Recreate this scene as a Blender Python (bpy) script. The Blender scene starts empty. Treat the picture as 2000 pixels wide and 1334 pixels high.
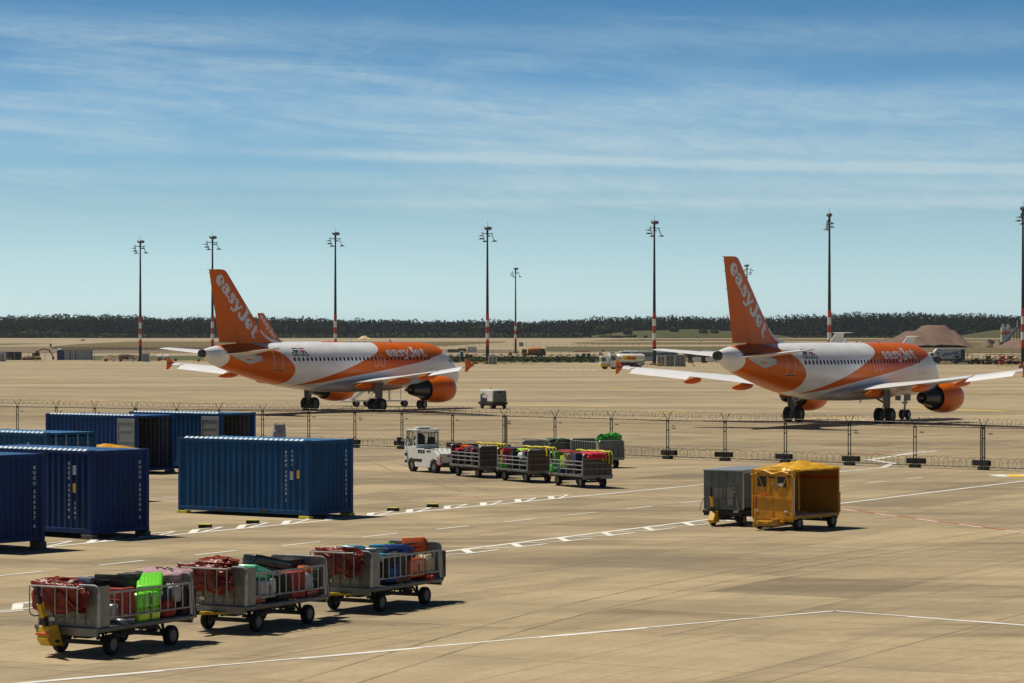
 
SKY_DUST=1.0
SKY_TINT=[(.0,(1.75,2.5,3.3)),(.11,(1.72,2.4,3.15)),(.22,(.74,1.17,1.60)),(.292,(.38,.80,1.30)),(.321,(.31,.66,1.06)),(.347,(.25,.59,.95)),(.5,(.05,.14,.30)),(1.0,(.025,.06,.12))]
CIR=.62; CLOUD_COL=(6.0,7.9,8.7,1); SKY_STR=.084; EXPO=-.06
G0=(.435,.342,.203); G1=(.354,.278,.164); G2=(.240,.188,.117)
FOR0=(.003,.009,.006); FOR1=(.014,.028,.009); BUS0=(.030,.045,.012); BUS1=(.075,.090,.020); HAZE=0.00003
import bpy, math, random
import numpy as np
from mathutils import Vector, Matrix
random.seed(7); rng=np.random.RandomState(5)
S=bpy.context.scene; COL=S.collection
F=5500.0; CH=6.1; V0=666.0
R=math.radians
def at(u,v,z=0.0):
    Y=F*(CH-z)/(v-V0); return Vector(((u-1000)/F*Y,Y,z))
def atY(u,Y,z=0.0): return Vector(((u-1000)/F*Y,Y,z))
def zat(v,Y): return CH-(v-V0)*Y/F
# ---------------------------------------------------------------- materials
MC={}
def mat(name,col,rough=.6,metal=0.0,var=.25,scale=3.0,bump=0.0,coat=0.0,dirt=None,spec=.5,obj=True,stretch=None,alpha=None,emit=None):
    if name in MC: return MC[name]
    m=bpy.data.materials.new(name); m.use_nodes=True; nt=m.node_tree; N=nt.nodes; L=nt.links
    b=N['Principled BSDF']
    c=(col[0],col[1],col[2],1)
    tc=N.new('ShaderNodeTexCoord'); mp=N.new('ShaderNodeMapping'); L.new(tc.outputs['Object'],mp.inputs['Vector'])
    if stretch: mp.inputs['Scale'].default_value=stretch
    n=N.new('ShaderNodeTexNoise'); n.inputs['Scale'].default_value=scale; n.inputs['Detail'].default_value=6; n.inputs['Roughness'].default_value=.62
    L.new(mp.outputs['Vector'],n.inputs['Vector'])
    mr=N.new('ShaderNodeMapRange'); mr.inputs[1].default_value=.3; mr.inputs[2].default_value=.7
    mr.inputs[3].default_value=1-var; mr.inputs[4].default_value=1+var*.5; L.new(n.outputs['Fac'],mr.inputs[0])
    mul=N.new('ShaderNodeVectorMath'); mul.operation='SCALE'; mul.inputs[0].default_value=col[:3]; L.new(mr.outputs[0],mul.inputs['Scale'])
    out=mul.outputs[0]
    if dirt:
        n2=N.new('ShaderNodeTexNoise'); n2.inputs['Scale'].default_value=scale*2.7; n2.inputs['Detail'].default_value=8; n2.inputs['Roughness'].default_value=.7
        L.new(tc.outputs['Object'],n2.inputs['Vector'])
        r2=N.new('ShaderNodeMapRange'); r2.inputs[1].default_value=.55; r2.inputs[2].default_value=.72; r2.inputs[4].default_value=dirt[3]; L.new(n2.outputs['Fac'],r2.inputs[0])
        mx=N.new('ShaderNodeMixRGB'); L.new(r2.outputs[0],mx.inputs[0]); L.new(out,mx.inputs[1]); mx.inputs[2].default_value=(dirt[0],dirt[1],dirt[2],1); out=mx.outputs[0]
    L.new(out,b.inputs['Base Color'])
    b.inputs['Metallic'].default_value=metal
    rr=N.new('ShaderNodeMapRange'); rr.inputs[3].default_value=max(.03,rough-.08); rr.inputs[4].default_value=min(1,rough+.12); L.new(n.outputs['Fac'],rr.inputs[0]); L.new(rr.outputs[0],b.inputs['Roughness'])
    b.inputs['Coat Weight'].default_value=coat; b.inputs['Coat Roughness'].default_value=.12
    b.inputs['Specular IOR Level'].default_value=spec
    if bump:
        bp=N.new('ShaderNodeBump'); bp.inputs['Strength'].default_value=bump; bp.inputs['Distance'].default_value=.02; L.new(n.outputs['Fac'],bp.inputs['Height']); L.new(bp.outputs[0],b.inputs['Normal'])
    if alpha is not None:
        b.inputs['Transmission Weight'].default_value=alpha; b.inputs['Roughness'].default_value=.05
    if emit: b.inputs['Emission Color'].default_value=(emit[0],emit[1],emit[2],1); b.inputs['Emission Strength'].default_value=emit[3]
    MC[name]=m; return m
def M(n): return MC[n]
mat('steel',(.20,.20,.19),.42,.75,.35,4,dirt=(.12,.10,.08,.6))
mat('galv',(.38,.39,.39),.42,.65,.3,5,dirt=(.16,.14,.12,.5))
mat('sheet',(.24,.235,.21),.5,.3,.35,3,dirt=(.12,.09,.06,.7))
mat('darksteel',(.025,.025,.025),.6,.2,.3,4)
mat('fencewire',(.03,.03,.03),.6,.2,.2,4)
mat('rubber',(.012,.012,.012),.8,0,.4,9,spec=.3)
mat('rubberblock',(.02,.02,.02),.85,0,.4,9)
mat('rim',(.17,.165,.15),.6,.2,.4,8)
mat('yellow',(.62,.38,.015),.45,0,.35,5,dirt=(.12,.07,.01,.7))
mat('yellowpaint',(.70,.60,.03),.6,0,.3,9,dirt=(.1,.08,.03,.6))
mat('white',(.72,.73,.70),.35,0,.12,3,coat=.2,dirt=(.4,.38,.33,.35))
mat('whiteplane',(.80,.81,.83),.3,0,.06,1.2,coat=.2,spec=.4)
mat('greyplane',(.45,.46,.47),.4,.1,.12,1.5)
mat('orangeplane',(.70,.132,.0015),.35,0,.08,1.2,coat=.04,spec=.2)
mat('orange',(.75,.14,.01),.45,0,.25,4,dirt=(.2,.05,.01,.5))
mat('letter',(.66,.66,.70),.4,0,.05,2)
mat('lettergrey',(.50,.50,.50),.5,0,.3,9)
mat('ink',(.03,.035,.05),.5,0,.1,4)
mat('navy',(.015,.03,.12),.5,0,.2,4)
mat('red',(.42,.02,.015),.45,0,.2,5)
mat('glass',(.02,.025,.03),.08,0,.1,2,spec=.8)
mat('clearglass',(.75,.8,.8),.05,0,.02,2,alpha=.95)
mat('black',(.015,.015,.017),.45,0,.3,5)
mat('hotmetal',(.10,.09,.085),.35,.85,.4,6)
mat('greenpaint',(.10,.36,.05),.5,0,.2,5)
mat('bluecab',(.012,.05,.18),.5,0,.3,2)
mat('cabingrey',(.30,.33,.38),.55,0,.15,2)
mat('concblock',(.10,.10,.095),.85,0,.4,6,bump=.4)
mat('tyrewhite',(.55,.54,.5),.6,0,.2,9)
# ---------------------------------------------------------------- mesh builder
class MB:
    def __init__(s): s.v=[]; s.f=[]; s.m=[]
    def add(s,vs,fs,mi=0):
        o=len(s.v); s.v+= [tuple(p) for p in vs]; s.f+=[tuple(i+o for i in f) for f in fs]; s.m+=[mi]*len(fs); return s
    def box(s,c,d,mi=0,rot=None,taper=None):
        hx,hy,hz=d[0]/2,d[1]/2,d[2]/2; vs=[]
        for z in (-hz,hz):
            k=1 if (taper is None or z<0) else taper
            for x,y in ((-hx,-hy),(hx,-hy),(hx,hy),(-hx,hy)):
                p=Vector((x*k,y*k,z)); p=(rot@p if rot is not None else p); vs.append(p+Vector(c))
        return s.add(vs,[(0,3,2,1),(4,5,6,7),(0,1,5,4),(1,2,6,5),(2,3,7,6),(3,0,4,7)],mi)
    def bar(s,p0,p1,w,h=None,mi=0,up=(0,0,1)):
        p0=Vector(p0);p1=Vector(p1); h=h or w; d=(p1-p0); L=d.length; d.normalize(); u=Vector(up)
        if abs(d.dot(u))>.98: u=Vector((1,0,0))
        a=d.cross(u).normalized(); b=a.cross(d)
        rot=Matrix((d,a,b)).transposed()
        return s.box((p0+p1)/2,(L,w,h),mi,rot)
    def tube(s,p0,p1,r,seg=8,mi=0,r2=None,cap=True):
        p0=Vector(p0);p1=Vector(p1); r2=r if r2 is None else r2; d=(p1-p0).normalized(); u=Vector((0,0,1)) if abs(d.z)<.95 else Vector((1,0,0))
        a=d.cross(u).normalized(); b=a.cross(d); vs=[]
        for p,q in ((p0,r),(p1,r2)):
            for i in range(seg):
                t=2*math.pi*i/seg; vs.append(p+a*math.cos(t)*q+b*math.sin(t)*q)
        fs=[(i,(i+1)%seg,seg+(i+1)%seg,seg+i) for i in range(seg)]
        if cap: fs+=[tuple(range(seg-1,-1,-1)),tuple(range(seg,2*seg))]
        return s.add(vs,fs,mi)
    def path(s,pts,r,seg=6,mi=0,closed=False):
        pts=[Vector(p) for p in pts]; n=len(pts); rings=[]
        for i,p in enumerate(pts):
            if closed: d=(pts[(i+1)%n]-pts[i-1])
            else: d=(pts[min(i+1,n-1)]-pts[max(i-1,0)])
            d.normalize(); u=Vector((0,0,1)) if abs(d.z)<.9 else Vector((0.3,1,0))
            a=d.cross(u).normalized(); b=a.cross(d)
            rings.append([p+a*math.cos(2*math.pi*k/seg)*r+b*math.sin(2*math.pi*k/seg)*r for k in range(seg)])
        vs=[q for g in rings for q in g]; fs=[]
        for i in range(n if closed else n-1):
            j=(i+1)%n
            for k in range(seg): fs.append((i*seg+k,i*seg+(k+1)%seg,j*seg+(k+1)%seg,j*seg+k))
        if not closed: fs+=[tuple(range(seg-1,-1,-1)),tuple(range((n-1)*seg,n*seg))]
        return s.add(vs,fs,mi)
    def loft(s,rings,mi=0,cap=True,closed=True):
        n=len(rings[0]); vs=[q for g in rings for q in g]; fs=[]
        for i in range(len(rings)-1):
            for k in range(n if closed else n-1): fs.append((i*n+k,i*n+(k+1)%n,(i+1)*n+(k+1)%n,(i+1)*n+k))
        if cap: fs+=[tuple(range(n-1,-1,-1)),tuple(range((len(rings)-1)*n,len(rings)*n))]
        return s.add(vs,fs,mi)
    def prism(s,out,axis,c0,c1,mi=0):
        """outline 2-D extruded along axis ('x': out=(y,z); 'y': out=(x,z); 'z': out=(x,y))"""
        def P(p,c): return {'x':(c,p[0],p[1]),'y':(p[0],c,p[1]),'z':(p[0],p[1],c)}[axis]
        n=len(out); vs=[P(p,c0) for p in out]+[P(p,c1) for p in out]
        return s.add(vs,[tuple(range(n-1,-1,-1)),tuple(range(n,2*n))]+[(i,(i+1)%n,n+(i+1)%n,n+i) for i in range(n)],mi)
    def wheel(s,c,r,w,axis,mi=0,seg=22,rimmi=None,rr=.55):
        """tyre as lathe about axis vector through c"""
        c=Vector(c); d=Vector(axis).normalized(); u=Vector((0,0,1)); a=d.cross(u).normalized(); b=a.cross(d)
        prof=[(-.5,rr),(-.5,.86),(-.36,.985),(-.12,1),(.12,1),(.36,.985),(.5,.86),(.5,rr)]
        rings=[[c+d*(q*w)+(a*math.cos(2*math.pi*i/seg)+b*math.sin(2*math.pi*i/seg))*(r*k) for i in range(seg)] for q,k in prof]
        s.loft(rings,mi,cap=False)
        if rimmi is not None:
            for sg in (1,-1):
                pr=[(.44,rr+.01),(.40,rr*.80),(.12,rr*.70),(.10,rr*.42),(.34,rr*.38),(.36,.05)]
                rings=[[c+d*(sg*q*w)+(a*math.cos(2*math.pi*i/seg)+b*math.sin(2*math.pi*i/seg))*(r*k) for i in range(seg)] for q,k in pr]
                s.loft(rings,rimmi,cap=True)
        return s
    def build(s,name,mats,parent=None,smooth=False,bevel=0,seg=2,auto=None):
        me=bpy.data.meshes.new(name); me.from_pydata(s.v,[],s.f)
        if not isinstance(mats,(list,tuple)): mats=[mats]
        for m in mats: me.materials.append(M(m) if isinstance(m,str) else m)
        me.polygons.foreach_set('material_index',s.m)
        me.update()
        if smooth or auto:
            me.polygons.foreach_set('use_smooth',[True]*len(me.polygons))
            me.set_sharp_from_angle(angle=R(auto or 40))
        o=bpy.data.objects.new(name,me); COL.objects.link(o)
        if parent: o.parent=parent
        if bevel:
            b=o.modifiers.new('bevel','BEVEL'); b.width=bevel; b.segments=seg; b.limit_method='ANGLE'; b.angle_limit=R(35)
        return o
def tag(o,label=None,cat=None,group=None,kind=None):
    if label: o['label']=label
    if cat: o['category']=cat
    if group: o['group']=group
    if kind: o['kind']=kind
    return o
def empty(name,loc,rz=0,label=None,cat=None,group=None):
    o=bpy.data.objects.new(name,None); o.empty_display_size=.3; COL.objects.link(o); o.location=loc; o.rotation_euler=(0,0,rz); return tag(o,label,cat,group)
def kids(o): return [c for c in COL.objects if c.parent==o]
def copy_tree(o,parent=None):
    c=o.copy(); COL.objects.link(c); c.parent=parent
    for ch in kids(o): copy_tree(ch,c)
    return c
def clone(o,loc,rz,label,group=None):
    c=copy_tree(o); c.location=loc; c.rotation_euler=(0,0,rz); c['label']=label
    if group: c['group']=group
    return c
def tex(b,sz): pass
# text with the built-in font -> list of verts (2-D) and faces
def text2d(s,size=1.0,bold=0.0,align='CENTER'):
    cu=bpy.data.curves.new('t','FONT'); cu.body=s; cu.size=size; cu.align_x=align; cu.align_y='CENTER'; cu.offset=bold; cu.resolution_u=3
    o=bpy.data.objects.new('t',cu); COL.objects.link(o); dg=bpy.context.evaluated_depsgraph_get(); me=bpy.data.meshes.new_from_object(o.evaluated_get(dg))
    vs=[(v.co.x,v.co.y) for v in me.vertices]; fs=[tuple(p.vertices) for p in me.polygons]
    bpy.data.objects.remove(o); bpy.data.curves.remove(cu); bpy.data.meshes.remove(me)
    return vs,fs
def put_text(s,origin,right,up,size,mats,parent,name='lettering',bold=0.0,stretch=1.0):
    vs,fs=text2d(s,size,bold); o=Vector(origin); r=Vector(right); u=Vector(up)
    mb=MB(); mb.add([o+r*(x*stretch)+u*y for x,y in vs],fs); return mb.build(name,mats,parent)
# glyphs of the heavy rounded serif lettering, by distance fields
def _seg(X,Y,pts):
    d=np.full(X.shape,9.0)
    for (x0,y0,r0),(x1,y1,r1) in zip(pts[:-1],pts[1:]):
        dx,dy=x1-x0,y1-y0; t=np.clip(((X-x0)*dx+(Y-y0)*dy)/(dx*dx+dy*dy+1e-9),0,1)
        d=np.minimum(d,np.hypot(X-x0-t*dx,Y-y0-t*dy)-(r0+(r1-r0)*t))
    return d
def _ell(X,Y,cx,cy,rx,ry): 
    k=np.hypot((X-cx)/rx,(Y-cy)/ry); return (k-1)*min(rx,ry)
def glyph(ch,X,Y):
    mn=np.minimum; mxm=np.maximum
    if ch=='e':
        d=_ell(X,Y,.48,.5,.46,.53); d=mxm(d,-_ell(X,Y,.53,.70,.13,.16)); d=mxm(d,-_seg(X,Y,[(.56,.40,.045),(1.1,.34,.09)])); return d
    if ch=='a':
        d=_ell(X,Y,.36,.30,.36,.33); d=mn(d,_seg(X,Y,[(.14,.76,.11),(.30,.90,.10),(.50,.90,.13),(.66,.74,.17),(.68,.25,.17),(.76,.12,.12),(.95,.10,.07)]))
        d=mxm(d,-_ell(X,Y,.37,.32,.11,.15)); return d
    if ch=='s':
        return _seg(X,Y,[(.72,.76,.12),(.55,.92,.09),(.30,.85,.14),(.25,.66,.15),(.50,.50,.17),(.66,.30,.16),(.55,.10,.12),(.30,.07,.09),(.10,.22,.12)])
    if ch=='y':
        d=_seg(X,Y,[(.02,.95,.06),(.38,.95,.06)]); d=mn(d,_seg(X,Y,[(.18,.90,.15),(.50,.25,.19)])); d=mn(d,_seg(X,Y,[(.86,.92,.08),(.52,.10,.12),(.38,-.22,.11),(.12,-.24,.15)]))
        return mn(d,_seg(X,Y,[(.70,.96,.05),(1.0,.96,.05)]))
    if ch=='J':
        d=_seg(X,Y,[(.30,1.40,.07),(1.0,1.40,.07)]); d=mn(d,_seg(X,Y,[(.66,1.34,.20),(.66,.35,.20),(.56,.08,.17),(.32,-.03,.13),(.12,.06,.15),(.08,.26,.13)])); return d
    if ch=='t':
        d=_seg(X,Y,[(.36,1.22,.10),(.36,.90,.16),(.36,.25,.17),(.46,.10,.14),(.62,.06,.10),(.76,.16,.07)]); return mn(d,_seg(X,Y,[(.10,.93,.055),(.74,.93,.055)]))
ADV={'e':.98,'a':1.0,'s':.84,'y':.98,'J':.92,'t':.84}
def word2d(word,res=.045):
    vs=[];fs=[];x0=0
    for ch in word:
        nx=int(1.2/res); ny=int(2.1/res); gx=np.arange(nx+1)*res-.1; gy=np.arange(ny+1)*res-.45
        X,Y=np.meshgrid(gx,gy,indexing='ij'); D=glyph(ch,X,Y)
        for i in range(nx):
            for j in range(ny):
                c=[(i,j),(i+1,j),(i+1,j+1),(i,j+1)]; dv=[D[a] for a in c]
                if min(dv)>0: continue
                poly=[]
                for k in range(4):
                    a,b=c[k],c[(k+1)%4]; da,db=dv[k],dv[(k+1)%4]
                    if da<=0: poly.append((X[a],Y[a]))
                    if (da<=0)!=(db<=0): t=da/(da-db); poly.append((X[a]+(X[b]-X[a])*t,Y[a]+(Y[b]-Y[a])*t))
                if len(poly)>2:
                    o=len(vs); vs+=[(p[0]+x0,p[1]) for p in poly]; fs.append(tuple(range(o,o+len(poly))))
        x0+=ADV[ch]
    return vs,fs,x0
# ---------------------------------------------------------------- camera, light, sky
cam=bpy.data.cameras.new('camera'); co=bpy.data.objects.new('camera',cam); COL.objects.link(co); S.camera=co
co.location=(0,0,CH); co.rotation_euler=(R(90),0,0); cam.sensor_width=36; cam.lens=36*F/2000; cam.shift_y=-.0005; cam.clip_start=1; cam.clip_end=20000
SUN=Vector((-.48,.25,1)).normalized()
sl=bpy.data.lights.new('sun','SUN'); sl.energy=5.0; sl.angle=R(.5); sl.color=(1,.93,.80); so=bpy.data.objects.new('sun',sl); COL.objects.link(so)
so.rotation_euler=SUN.to_track_quat('Z','Y').to_euler()
W=bpy.data.worlds.new('World'); S.world=W; W.use_nodes=True; nt=W.node_tree; N=nt.nodes; L=nt.links
bg=N['Background']; sky=N.new('ShaderNodeTexSky'); sky.sky_type='NISHITA'; sky.sun_disc=False; sky.sun_elevation=math.asin(SUN.z); sky.sun_rotation=math.atan2(SUN.x,SUN.y)
sky.air_density=1.0; sky.dust_density=SKY_DUST; sky.ozone_density=1.0; sky.altitude=0
tc=N.new('ShaderNodeTexCoord'); sep=N.new('ShaderNodeSeparateXYZ'); L.new(tc.outputs['Generated'],sep.inputs[0])
# grade the clear sky with height (the photograph's zenith is a deep azure, its horizon pale)
def math_(op,a,b=None,c=None):
    n=N.new('ShaderNodeMath'); n.operation=op
    for i,x in enumerate((a,b,c)):
        if x is None: continue
        if isinstance(x,(int,float)): n.inputs[i].default_value=x
        else: L.new(x,n.inputs[i])
    return n.outputs[0]
def ramp(fac,pts):
    r=N.new('ShaderNodeValToRGB'); e=r.color_ramp.elements
    while len(e)<len(pts): e.new(.5)
    for k,(p,c) in enumerate(pts): e[k].position=p; e[k].color=(c[0],c[1],c[2],1)
    L.new(fac,r.inputs[0]); return r.outputs[0]
tint0=ramp(math_('POWER',math_('MAXIMUM',sep.outputs['Z'],0.0),.5),[(a,(b[0]/3,b[1]/3,b[2]/3)) for a,b in SKY_TINT])
vsc=N.new('ShaderNodeVectorMath'); vsc.operation='SCALE'; L.new(tint0,vsc.inputs[0]); vsc.inputs['Scale'].default_value=3.0; tint=vsc.outputs[0]
mt=N.new('ShaderNodeMixRGB'); mt.blend_type='MULTIPLY'; mt.inputs[0].default_value=1; L.new(sky.outputs[0],mt.inputs[1]); L.new(tint,mt.inputs[2])
# cirrus: project view direction on a high layer
zc=math_('ADD',sep.outputs['Z'],.045)
px=math_('DIVIDE',sep.outputs['X'],zc); py=math_('DIVIDE',sep.outputs['Y'],zc)
cb=N.new('ShaderNodeCombineXYZ'); L.new(px,cb.inputs[0]); L.new(py,cb.inputs[1])
def noise(vec,scale,det,rough,dist,sc,rot=0,loc=(0,0,0)):
    mp=N.new('ShaderNodeMapping'); mp.inputs['Scale'].default_value=sc; mp.inputs['Rotation'].default_value=(0,0,rot); mp.inputs['Location'].default_value=loc; L.new(vec,mp.inputs[0])
    n=N.new('ShaderNodeTexNoise'); n.inputs['Scale'].default_value=scale; n.inputs['Detail'].default_value=det; n.inputs['Roughness'].default_value=rough; n.inputs['Distortion'].default_value=dist
    L.new(mp.outputs[0],n.inputs['Vector']); return n.outputs['Fac']
def mrange(x,a,b,c=0,d=1):
    n=N.new('ShaderNodeMapRange'); n.interpolation_type='SMOOTHSTEP'; n.inputs[1].default_value=a; n.inputs[2].default_value=b; n.inputs[3].default_value=c; n.inputs[4].default_value=d; L.new(x,n.inputs[0]); return n.outputs[0]
cv=N.new('ShaderNodeCombineXYZ'); L.new(sep.outputs['X'],cv.inputs[0]); L.new(sep.outputs['Z'],cv.inputs[1])
def noise2(scx,scz,rot,det,rough,dist,loc=(0,0,0)):
    m1=N.new('ShaderNodeMapping'); m1.inputs['Rotation'].default_value=(0,0,rot); m1.inputs['Location'].default_value=loc; L.new(cv.outputs[0],m1.inputs[0])
    return noise(m1.outputs[0],1.0,det,rough,dist,(scx,scz,1))
n1=noise2(7,44,R(3.0),5,.55,.4,(.31,.12,0))
n2=noise2(16,150,R(4),8,.62,.9,(.1,.5,0))
n3=noise2(60,260,R(6),7,.65,1.2,(.7,.2,0))
n4=noise2(26,60,R(-38),7,.66,2.2,(.2,.9,0))
c1=math_('MULTIPLY',mrange(n1,.30,.60),mrange(n2,.25,.72,.25,1.0))
c1=math_('MULTIPLY',c1,mrange(n3,.2,.8,.65,1.1))
c1=math_('MULTIPLY',c1,mrange(sep.outputs['X'],-.2,.2,1.05,.62))
c1=math_('MULTIPLY',c1,mrange(math_('SUBTRACT',math_('SUBTRACT',.1045,math_('MULTIPLY',sep.outputs['X'],.066)),math_('ADD',sep.outputs['Z'],math_('MULTIPLY',math_('SUBTRACT',n2,.5),.006))),-.004,.008,.08,1.0))
# curled feathery wisp high left of the middle
wx=math_('DIVIDE',math_('ADD',sep.outputs['X'],.045),.022); wz=math_('DIVIDE',math_('SUBTRACT',sep.outputs['Z'],.094),.016)
wm=math_('EXPONENT',math_('MULTIPLY',math_('ADD',math_('MULTIPLY',wx,wx),math_('MULTIPLY',wz,wz)),-1.0))
c1=math_('ADD',c1,math_('MULTIPLY',math_('MULTIPLY',wm,mrange(n4,.45,.70)),.30))
el=sep.outputs['Z']; ax_=sep.outputs['X']
def band(z0,slope,w,amp,xa,xb,wob):
    c=math_('SUBTRACT',el,math_('ADD',math_('MULTIPLY',ax_,slope),z0))
    c=math_('ADD',c,math_('MULTIPLY',math_('SUBTRACT',n2,.5),wob))
    g=math_('EXPONENT',math_('MULTIPLY',math_('MULTIPLY',c,c),-1/(w*w)))
    return math_('MULTIPLY',math_('MULTIPLY',g,mrange(ax_,xa,xb)),amp)
bs=[band(.0645,-.026,.0020,.85,-.16,.02,.0015),band(.0705,-.022,.0050,.50,-.05,.08,.006),band(.0490,-.004,.0022,.55,-.20,.05,.004),band(.0560,-.012,.0040,.42,-.2,-.05,.006),
    band(.080,.012,.010,.25,-.3,.1,.01),band(.108,-.012,.006,.22,-.22,-.10,.014)]
cs=bs[0]
for x in bs[1:]: cs=math_('ADD',cs,x)
dens=math_('MULTIPLY',c1,mrange(el,.015,.055,.15,CIR))
dens=math_('MINIMUM',math_('ADD',dens,math_('MULTIPLY',cs,mrange(n3,.2,.75,.6,1.1))),.85)
mc=N.new('ShaderNodeMixRGB'); L.new(dens,mc.inputs[0]); L.new(mt.outputs[0],mc.inputs[1]); mc.inputs[2].default_value=CLOUD_COL
L.new(mc.outputs[0],bg.inputs[0]); bg.inputs[1].default_value=SKY_STR
vs_=S.view_settings; S.display_settings.display_device='sRGB'; vs_.view_transform='Standard'; vs_.look='None'; vs_.exposure=EXPO; vs_.gamma=1
# ---------------------------------------------------------------- ground materials
def ground_mat(name,c0,c1,c2,sc=1.0,joints=True,rough=.85,streak=True):
    m=bpy.data.materials.new(name); m.use_nodes=True; nt=m.node_tree; N=nt.nodes; L=nt.links; b=N['Principled BSDF']
    tc=N.new('ShaderNodeTexCoord')
    def nz(scale,det=6,rough_=.6,s=(1,1,1),rot=0,dist=0):
        m0=N.new('ShaderNodeMapping'); m0.inputs['Rotation'].default_value=(0,0,-rot); L.new(tc.outputs['Object'],m0.inputs[0])
        mp=N.new('ShaderNodeMapping'); mp.inputs['Scale'].default_value=s; L.new(m0.outputs[0],mp.inputs[0])
        n=N.new('ShaderNodeTexNoise'); n.inputs['Scale'].default_value=scale; n.inputs['Detail'].default_value=det; n.inputs['Roughness'].default_value=rough_; n.inputs['Distortion'].default_value=dist; L.new(mp.outputs[0],n.inputs['Vector']); return n.outputs['Fac']
    def mr(x,a,b_,c=0.,d=1.):
        n=N.new('ShaderNodeMapRange'); n.inputs[1].default_value=a; n.inputs[2].default_value=b_; n.inputs[3].default_value=c; n.inputs[4].default_value=d; L.new(x,n.inputs[0]); return n.outputs[0]
    def mx(f,a,b_,mode='MIX'):
        n=N.new('ShaderNodeMixRGB'); n.blend_type=mode
        for i,x in enumerate((f,a,b_)):
            if isinstance(x,float): n.inputs[i].default_value=x
            elif isinstance(x,tuple): n.inputs[i].default_value=(x[0],x[1],x[2],1)
            else: L.new(x,n.inputs[i])
        return n.outputs[0]
    col=mx(mr(nz(.06*sc,8,.62),.34,.66),c0,c1)
    col=mx(mr(nz(.35*sc,9,.66,s=(1,.55,1),rot=R(28)),.46,.66,0,.75),col,c2)
    if streak:
        dk=(c2[0]*.66,c2[1]*.66,c2[2]*.66)
        col=mx(mr(nz(.20,9,.66,s=(.22,1.0,1),rot=R(4),dist=.2),.50,.60,0,.80),col,dk)
        col=mx(mr(nz(.30,9,.66,s=(.16,1.0,1),rot=R(-5),dist=.2),.50,.60,0,.55),col,(c0[0]*1.18,c0[1]*1.18,c0[2]*1.2))
        col=mx(mr(nz(.06,8,.62,s=(.30,1.0,1),rot=R(2),dist=.2),.50,.60,0,.60),col,(c2[0]*.85,c2[1]*.87,c2[2]*.9))
        col=mx(mr(nz(.035,8,.62,s=(.25,1.0,1),rot=R(-3)),.50,.62,0,.70),col,(c0[0]*1.20,c0[1]*1.20,c0[2]*1.25))
        col=mx(mr(nz(.75,9,.68,s=(.10,1.0,1),rot=R(59),dist=.15),.50,.66,0,.50),col,(c2[0]*.75,c2[1]*.75,c2[2]*.75))   # broom and wheel marks along the road
        col=mx(mr(nz(3.2,6,.6,s=(.03,1.0,1),rot=R(59)),.56,.70,0,.55),col,(c2[0]*.55,c2[1]*.55,c2[2]*.55))
        col=mx(mr(nz(2.0,6,.6,s=(.025,1.0,1),rot=R(20),dist=.3),.62,.70,0,.45),col,(c2[0]*.5,c2[1]*.5,c2[2]*.5))
        col=mx(mr(nz(.5,9,.7,rot=R(10)),.52,.70,0,.50),col,(c1[0]*.72,c1[1]*.74,c1[2]*.78))
        col=mx(mr(nz(.9,9,.72,rot=R(40)),.54,.70,0,.45),col,(c0[0]*1.15,c0[1]*1.15,c0[2]*1.22))
    col=mx(mr(nz(5,9,.8),.38,.66,0,.55),col,(c0[0]*.60,c0[1]*.60,c0[2]*.6))
    if joints:
        for rot,a in ((R(-61.5),1),(R(28.5),1)):
            mp=N.new('ShaderNodeMapping'); mp.inputs['Rotation'].default_value=(0,0,rot); L.new(tc.outputs['Object'],mp.inputs[0])
            sp=N.new('ShaderNodeSeparateXYZ'); L.new(mp.outputs[0],sp.inputs[0])
            f=N.new('ShaderNodeMath'); f.operation='PINGPONG'; L.new(sp.outputs['X'],f.inputs[0]); f.inputs[1].default_value=1.9 if rot<0 else 2.5
            col=mx(mr(f.outputs[0],.0,.045,.62,0),col,(.06,.05,.035))
        # oil and tar spots
        col=mx(mr(nz(.9,4,.5,rot=1.1),.70,.76,0,.45),col,(.09,.075,.05))
    L.new(col,b.inputs['Base Color']); b.inputs['Roughness'].default_value=rough; b.inputs['Specular IOR Level'].default_value=.3
    bp=N.new('ShaderNodeBump'); bp.inputs['Strength'].default_value=.25; bp.inputs['Distance'].default_value=.02; L.new(nz(6,8,.7),bp.inputs['Height']); L.new(bp.outputs[0],b.inputs['Normal'])
    MC[name]=m; return m
ground_mat('concrete',G0,G1,G2)
ground_mat('drygrass',(.15,.105,.035),(.10,.085,.025),(.19,.14,.055),sc=.6,joints=False,streak=False)
ground_mat('greengrass',(.060,.075,.016),(.085,.095,.022),(.12,.11,.035),sc=.5,joints=False,streak=False)
ground_mat('olivegrass',(.105,.090,.026),(.080,.075,.022),(.14,.115,.04),sc=.5,joints=False,streak=False)
ground_mat('roadfar',(.44,.37,.25),(.38,.32,.22),(.50,.43,.31),sc=.4,joints=False,streak=False)
ground_mat('dirt',(.17,.12,.07),(.24,.18,.11),(.11,.08,.05),sc=2,joints=False,streak=False)
mat('paintwhite',(.80,.79,.74),.7,0,.22,1.3,dirt=(.40,.34,.24,.6)); mat('paintred',(.55,.09,.05),.7,0,.2,1.5,dirt=(.40,.26,.17,.8)); mat('paintyellow',(.85,.55,.03),.7,0,.25,.4,dirt=(.45,.33,.13,.5)); mat('paintfaint',(.50,.43,.33),.8,0,.2,1.)
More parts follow.
